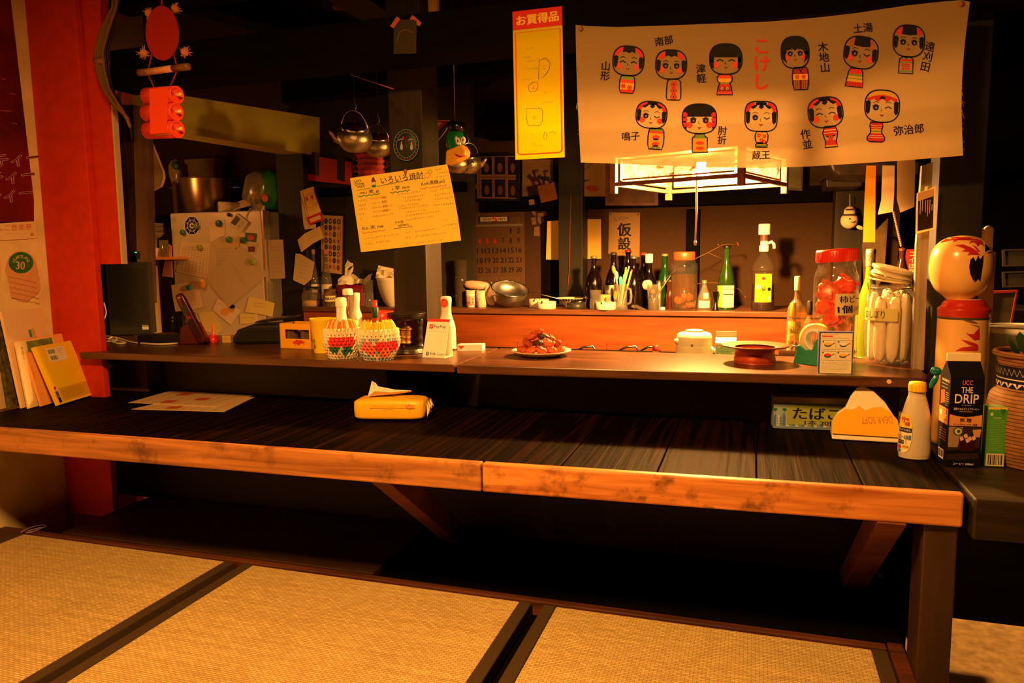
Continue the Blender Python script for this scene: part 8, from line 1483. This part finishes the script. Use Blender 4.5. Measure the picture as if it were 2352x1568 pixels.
# ---- right: papers, lantern roof, plush, photo, beads, sign
PO = cloth('orange_strip_paper', (244, 176, 50), .6, 0); PL = cloth('white_strip_paper', (240, 214, 170), .6, 0)
note('orange_strip', 'long orange paper strip hanging left of the white strips', 'paper', 2.94, [(1990, 380), (2012, 380), (2011, 430), (2010, 556), (1982, 556), (1986, 450)], PO, .0008, None, 'paper strips under the banner')
note('white_strip', 'shorter blank white paper strip hanging beside the orange one', 'paper', 2.90, [(2027, 380), (2055, 380), (2054, 440), (2051, 486), (2016, 493), (2024, 460)], PL, .0008, None, 'paper strips under the banner'); note('white_strip', 'longer blank white paper strip hanging nearest the pale post strip', 'paper', 2.86, [(2061, 360), (2102, 360), (2101, 440), (2100, 475), (2068, 488), (2060, 456)], PL, .0008, None, 'paper strips under the banner')
def art_bw(k): k.fill([(2109, 443), (2145, 433), (2143, 523), (2107, 531)], mat((40, 26, 20), .25, spec=.5), 1); k.fill([(2109, 443), (2145, 433), (2145, 450), (2109, 462)], mat((190, 150, 100), .3), 2); [k.line([(x, 458 + (x * 7) % 12), (x - 1, 482 + (x * 5) % 16)], 1.6, mat((196, 160, 120), .3), 2) for x in (2114, 2119, 2126, 2131, 2136, 2141)]
note('snapshot', 'black and white photograph print taped to the pale post strip', 'photo', 2.02, [(2106, 443), (2130, 436), (2149, 427), (2147, 480), (2146, 526), (2103, 538), (2104, 480)], PL, .0008, art_bw); note('tape_bit', 'small white tape holding the photograph print', 'tape', 2.018, [(2124, 429), (2131, 427), (2130, 438), (2123, 440)], PL, .0003)
rf = thing('roofed_post', 'dark carved wooden roof-shaped bracket under the banner', 'bracket', ony(1945, 430, 3.3)); RFW = wood('roof_wood', (30, 20, 13), (50, 34, 22), (20, 20, 20), .5); S_ = plane((0, 3.26, 0), (0, -1, 0))
MB().prism([S_(*q_) for q_ in ((1892, 408), (1925, 388), (1990, 390), (1985, 402), (1980, 410))], (0, .25, 0), RFW).obj('roof', rf, bev=.004); MB().prism([S_(*q_) for q_ in ((1897, 411), (1982, 410), (1980, 428), (1899, 430))], (0, .22, 0), RFW).obj('cap_block', rf, bev=.004); S_ = plane((0, 3.0, 0), (0, -1, 0)); MB().prism([S_(*q_) for q_ in ((1908, 380), (1912, 392), (1928, 402), (2010, 404), (2112, 400), (2116, 370), (1908, 370))], (0, .3, 0), RFW).obj('curved_beam', rf, bev=.008)
fp = thing('plush_charm', 'small white smiling fish plush hanging on the kitchen post', 'charm', ony(1951, 526, 3.46)); c = ony(1951, 506, 3.46); s_ = mpp(c); FW = mat((226, 196, 150), .8)
b = MB(); b.ball(c, (19 * s_, 16 * s_, 19 * s_), FW, 20, 14); b.ball(c + Vector((0, 0, 18 * s_)), (13 * s_, 12 * s_, 14 * s_), FW, 16, 10); b.obj('body', fp); b = MB(); pillow(b, c + Vector((22 * s_, -.01, -17 * s_)), (16 * s_, 8 * s_, 9 * s_), FW, rotm(0, .4, 0), 2.2); b.obj('tail', fp)
for z_, m_ in ((10, mat((60, 50, 42), .7)), (22, mat((60, 50, 42), .7))): MB().lathe(c + Vector((0, 0, z_ * s_)), [(15.5 * s_ if z_ == 10 else 12 * s_, 0), (14 * s_ if z_ == 10 else 10.5 * s_, 4 * s_)], m_, 20, cap=False).obj('band', fp)
MB().ball(c + Vector((-1 * s_, -16 * s_, 3 * s_)), 1.8 * s_, INK, 8, 6).obj('eye', fp); MB().tube([c + Vector((2 * s_, -16.5 * s_, -4 * s_)), c + Vector((6 * s_, -16 * s_, -6 * s_)), c + Vector((11 * s_, -15 * s_, -2 * s_))], .8 * s_, INK, 6).obj('mouth', fp); MB().tube([c + Vector((0, 0, 30 * s_)), ony(1952, 446, 3.46)], .0015, FW, 6).obj('cord', fp)
bdn = [ony(2053 + 17 * i / 17, 488 + 76 * i / 17 + 0, 2.8) for i in range(18)]; b = MB(); [b.ball(q_, .0048, mat((180, 120, 60), .25, .6), 8, 6) for q_ in bdn]; b.tube(bdn, .0012, INK, 5); tag(b.obj('bead_string', None), 'string of small glinting beads hanging above the brown bottle', 'beads')
note('red_sign', 'red vertical sign with white characters beside the brown bottle', 'sign', 3.0, [(2080, 572), (2108, 572), (2106, 640), (2078, 636)], mat((120, 24, 16), .6), .002, lambda k: k.text('コイほ祭', 2095, 576, 13, mat((206, 170, 130), .6), .03, .02, 1, None, 'c', True))
note('dark_poster', 'dim patterned poster leaning behind the sparkling-wine bottle', 'poster', 3.25, [(1980, 560), (2040, 500), (2030, 640), (1985, 690)], mat((80, 60, 30), .6, var=.7, bscale=14), .002)
MB()
# ---- kettles hanging from the beam
def kettle(px, py, Y, k_, lab, spoutdir=-1, tilt=.25, turn=0., hook=None):
    c = ony(px, py, Y); s_ = mpp(c) * k_; X_ = rotm(.35, tilt, turn); t = thing('kettle', lab, 'kettle', c, 'hanging kettles'); AL = mat((186, 172, 150), .3, .9, bump=.25, bscale=300); DRK = mat((60, 22, 20), .35)
    MB().lathe(c, smooth_prof(sc([(.5, -30), (22, -29), (34, -18), (40, -2), (38, 10), (33, 18), (30, 20)], s_), 3), AL, 36, X_).obj('body', t); MB().lathe(c, sc([(31, 19), (32, 24), (29, 27)], s_), STEEL, 32, X_, cap=False).obj('collar', t); MB().lathe(c, smooth_prof(sc([(28, 25), (22, 30), (8, 33), (2, 34), (.5, 34)], s_), 2), DRK, 30, X_).obj('lid', t); MB().lathe(c, sc([(3, 33), (4.5, 37), (4, 41), (.5, 42)], s_), DRK, 16, X_).obj('knob', t.children[-1] if len(t.children) else t)
    sp = [c + X_ @ Vector(v) * s_ for v in ((spoutdir * 30, -8, -12), (spoutdir * 40, -14, -8), (spoutdir * 47, -18, 4), (spoutdir * 52, -20, 12))]; MB().tube(sp, [10 * s_, 8 * s_, 6 * s_, 5.5 * s_], AL, 12).obj('spout', t)
    hh = [c + X_ @ Vector((34 * math.cos(a), 0, 18 + 44 * math.sin(a))) * s_ for a in [i * PI / 10 for i in range(11)]]; MB().tube(hh, 2.6 * s_, STEEL, 8).obj('bail_handle', t)
    top_ = hh[5]; MB().tube([top_ - Vector((0, 0, .004)), top_ + Vector((.006, 0, .012)), top_ + Vector((0, 0, .03)), top_ + Vector((0, 0, .05))], .0018, DULLSTEEL, 6).obj('hook', t); MB().tube([top_ + Vector((0, 0, .05)), Vector((top_.x, top_.y, 1.75))], .0012, INK, 5).obj('hanging_wire', t)
kettle(815, 316, 2.55, 1.0, 'steel kettle with dark red lid hanging foremost beside the post'); kettle(868, 334, 2.72, .80, 'second steel kettle hanging partly behind the main post'); kettle(1050, 374, 2.75, .70, 'dull kettle hanging just behind the duck mask', 1, .1, .3); kettle(1076, 374, 2.95, .74, 'shiny kettle seen from below on the far side of the duck mask', 1, -.2, .8)
# ---- duck mask
dk = thing('duck_mask', 'green duck head mask with yellow beak hanging beside the post', 'mask', ony(1046, 330, 2.45)); c = ony(1046, 325, 2.45); s_ = mpp(c); DG = mat((16, 100, 56), .25, spec=.6); DY = mat((240, 170, 30), .35, spec=.5)
pillow(MB(), c, (42 * s_, 40 * s_, 54 * s_), DG, rotm(0, .08, 0), 2.6, 22, 14).obj('head', dk); pillow(MB(), c + Vector((3 * s_, 0, 32 * s_)), (42 * s_, 42 * s_, 28 * s_), mat((14, 12, 12), .2, spec=.6), None, 2.6, 20, 10).obj('black_crown', dk)
MB().prism([ony(1023, 346, 2.42), ony(1060, 330, 2.42), ony(1070, 345, 2.42), ony(1068, 358, 2.42), ony(1046, 370, 2.42), ony(1022, 378, 2.42)], (0, .05, 0), DY).obj('beak', dk, bev=.006); MB().tube([ony(1046, 354, 2.415), ony(1056, 359, 2.415), ony(1068, 358, 2.417)], 1.6 * s_, INKR, 6).obj('mouth_line', dk)
for x, y in ((1052, 324), (1064, 322)): e_ = ony(x, y, 2.415); MB().ball(e_, (6 * s_, 4 * s_, 8.5 * s_), WHITE, 14, 10).obj('eye', dk); MB().ball(e_ + Vector((1 * s_, -4 * s_, 0)), (1.4 * s_, 1 * s_, 3 * s_), INK, 8, 6).obj('pupil', dk.children[-1])
MB().tube([c + Vector((0, 0, 44 * s_)), c + Vector((0, 0, .5))], .0012, DULLSTEEL, 5).obj('hanging_wire', dk)
b = Sheet(plane((0, 2.5, 0), (0, -1, 0))); b.slab([(1001, 276), (1028, 278), (1004, 302)], INKR, .0008); b.fill([(1004, 281), (1016, 282), (1005, 292)], PAPER, 1); b.mb.tube([ony(1001, 276, 2.5), ony(1032, 277, 2.5), ony(1024, 300, 2.5), ony(1004, 326, 2.5)], .001, CREAM, 5); tag(b.mb.obj('red_pennant', None), 'small red pennant on a string just beside the main post', 'pennant')
# ---- pink pleated paper decoration behind the kettles
pk = thing('paper_decoration', 'pink pleated paper decoration with folded strands behind the kettles', 'decoration', ony(850, 470, 2.95)); c0 = ony(850, 345, 2.95); s_ = mpp(c0); PKM = mat((214, 90, 90), .7); prf = []
for i in range(25): prf.append(((28 if i % 2 else 33) * s_, -i * 6 * s_))
MB().lathe(c0, prf[::-1], PKM, 12, smooth=False).obj('pleated_lantern', pk); MB().tube([c0, Vector((c0.x, c0.y, 1.75))], .001, INK, 5).obj('hanging_thread', pk)
for j, x in enumerate((813, 886)):
    for i in range(14): b = MB(); q_ = ony(x + (i % 2) * 3, 345 + i * 9.5, 2.90); b.add([q_, q_ + Vector((7 * s_, .01, 4 * s_)), q_ + Vector((0, -.008, -6 * s_)), q_ + Vector((-7 * s_, .01, 4 * s_))], [(0, 1, 2), (0, 2, 3), (1, 3, 2), (0, 3, 1)], mat((196, 110, 60) if (i + j) % 3 else (40, 90, 70), .6)); b.obj('folded_bird', pk)
# ---- red hanging firecracker toy
TY = 1.70; tr = thing('firecracker_charm', 'red hanging charm of a disc, bamboo tube and firecracker bundle', 'charm', ony(375, 320, TY)); CR_ = mat((150, 24, 12), .6); CR2 = mat((226, 66, 30), .5); c = ony(374, 77, TY); s_ = mpp(c)  # disc red is darkened: the pendant's upper cut-off is put into its colour
MB().lathe(c, [(46 * s_, 0), (46 * s_, .004)], CR_, 48, rotm(PI / 2, 0, 0) @ Matrix.Diagonal((1, 1.3, 1)), False).obj('disc', tr)
FE = mat((190, 120, 76), .9)
for n_i, (x, y) in enumerate(((342, 30), (402, 20), (330, 122), (424, 120))):
    b = MB(); q_ = ony(x, y, TY + .012); r = random.Random(n_i)
    for i in range(46): d_ = Vector((r.uniform(-1, 1), r.uniform(-.4, .4), r.uniform(-1, 1))).normalized() * (18 * s_ * r.uniform(.5, 1)); b.tube([q_, q_ + d_ * .6, q_ + d_ + Vector((0, 0, r.uniform(-3, 3) * s_))], [2.0 * s_, 1.2 * s_, .3 * s_], FE, 4)
    b.ball(q_, 9 * s_, FE, 10, 7); b.obj('fur_tuft', tr)
b = MB(); b.tube([ony(319, 167, TY), ony(341, 165, TY)], 8 * s_, mat((110, 70, 40), .3), 18); b.tube([ony(398, 157, TY), ony(433, 153, TY - .01)], 8 * s_, mat((110, 70, 40), .3), 18); b.tube([ony(340, 165, TY), ony(399, 157, TY)], 7.6 * s_, mat((216, 150, 120), .5, var=.4, bscale=60), 18); b.obj('bamboo_tube', tr)
cd = MB(); cd.tube([ony(372, -40, TY), ony(371, 20, TY)], .0022, CR_, 6); cd.obj('hanging_cord', tr)
for q in (((349, 122), (341, 158)), ((398, 122), (406, 150)), ((342, 174), (354, 202)), ((405, 166), (391, 198))): MB().tube([ony(*q[0], TY - .006), ony(*q[1], TY - .006)], .0018, CR_, 6).obj('tie_cord', tr)
RW = mat((232, 196, 130), .7)
for j, (xl, xr, y) in enumerate(((346, 402, 220), (345, 401, 259), (348, 404, 299))):
    a, b2 = ony(xl - 8, y + 1, TY), ony(xr, y - 2, TY - .012); fc_ = MB().tube([a, b2], 19.5 * s_, CR2, 28).obj('firecracker', tr); d_ = (b2 - a).normalized(); Q = Matrix((d_.orthogonal().normalized(), d_.cross(d_.orthogonal().normalized()), d_)).transposed()
    MB().lathe(b2, [(19.6 * s_, -.002), (20 * s_, 0), (20 * s_, .008), (17 * s_, .008), (16 * s_, .002), (.0005, .002)], CR2, 28, Q, cap=False).obj('end_ring', fc_)
    MB().tube([b2, b2 + d_ * .014, b2 + d_ * .022 + Vector((0, 0, .003))], .0042, RW, 8).obj('fuse', fc_); MB().tube([a, a - d_ * .008], .004, RW, 8).obj('fuse', fc_)
k = Sheet(plane((0, TY - .034, 0), (0, -1, 0))); k.slab([(343, 204), (385, 202), (384, 306), (345, 308)], CR2, .0012); k.mb.obj('front_strip', tr)
MB().tube([ony(346, 312, TY - .028), ony(387, 308, TY - .032)], .0012, mat((150, 110, 40), .4), 6).obj('gold_edge', tr)
# ---- cable bundle beside the pillar
CBM = mat((120, 84, 50), .5); CBK = mat((30, 22, 18), .4)
cbn = thing('cable_bundle', 'bundle of brown cables hanging down beside the red pillar', 'cable', ony(265, 325, 1.87))
for i in range(6):
    o = i * 6; q = [(262 + o * .6, -20), (258 + o * .4, 20), (232 + o * .9, 70), (219 + o * .9, 120), (224 + o * .9, 165), (238 + o * .7, 205), (258 + o * .6, 235), (282 + o * .4, 260 + o * .4), (296 + o * .2, 275 + o), (304, 295 + o), (306 - o * .2, 318)]
    b = MB(); b.tube([ony(x, y, 1.86 + .004 * (i % 3)) for x, y in q[:9 if i < 4 else 11]], .0048 if i < 4 else .0028, CBM if i < 4 else CBK, 8); b.obj('cable', cbn)
MB().tube([ony(218, 140, 1.86), ony(240, 140, 1.86)], .009, mat((140, 100, 66), .6), 10).obj('cable_tie', cbn)
b = MB(); b.tube([ony(786, 160, 2.3), ony(797, 168, 2.3), ony(830, 180, 2.3), ony(903, 204, 1.985)], .0016, mat((170, 80, 40), .5), 6); tag(b.obj('dangling_wire', None), 'thin orange wire running along the dark ceiling to the main post', 'wire')
b = MB(); a = ony(772, 14, 2.3); b.tube([a, ony(800, 14, 2.4), ony(860, 12, 2.6)], [.014, .012, .010], mat((120, 60, 34), .6), 14); tag(b.obj('bamboo_pole', None), 'brown round pole end lying high on the ceiling beam', 'pole')
b = MB(); b.prism([ony(981, -40, 2.2), ony(1003, -40, 2.2), ony(1003, 25, 2.2), ony(984, 26, 2.2)], (0, .02, 0), mat((206, 150, 60), .6)); tag(b.obj('pale_lath', None), 'short pale wooden lath hanging above the beam near the post', 'lath')
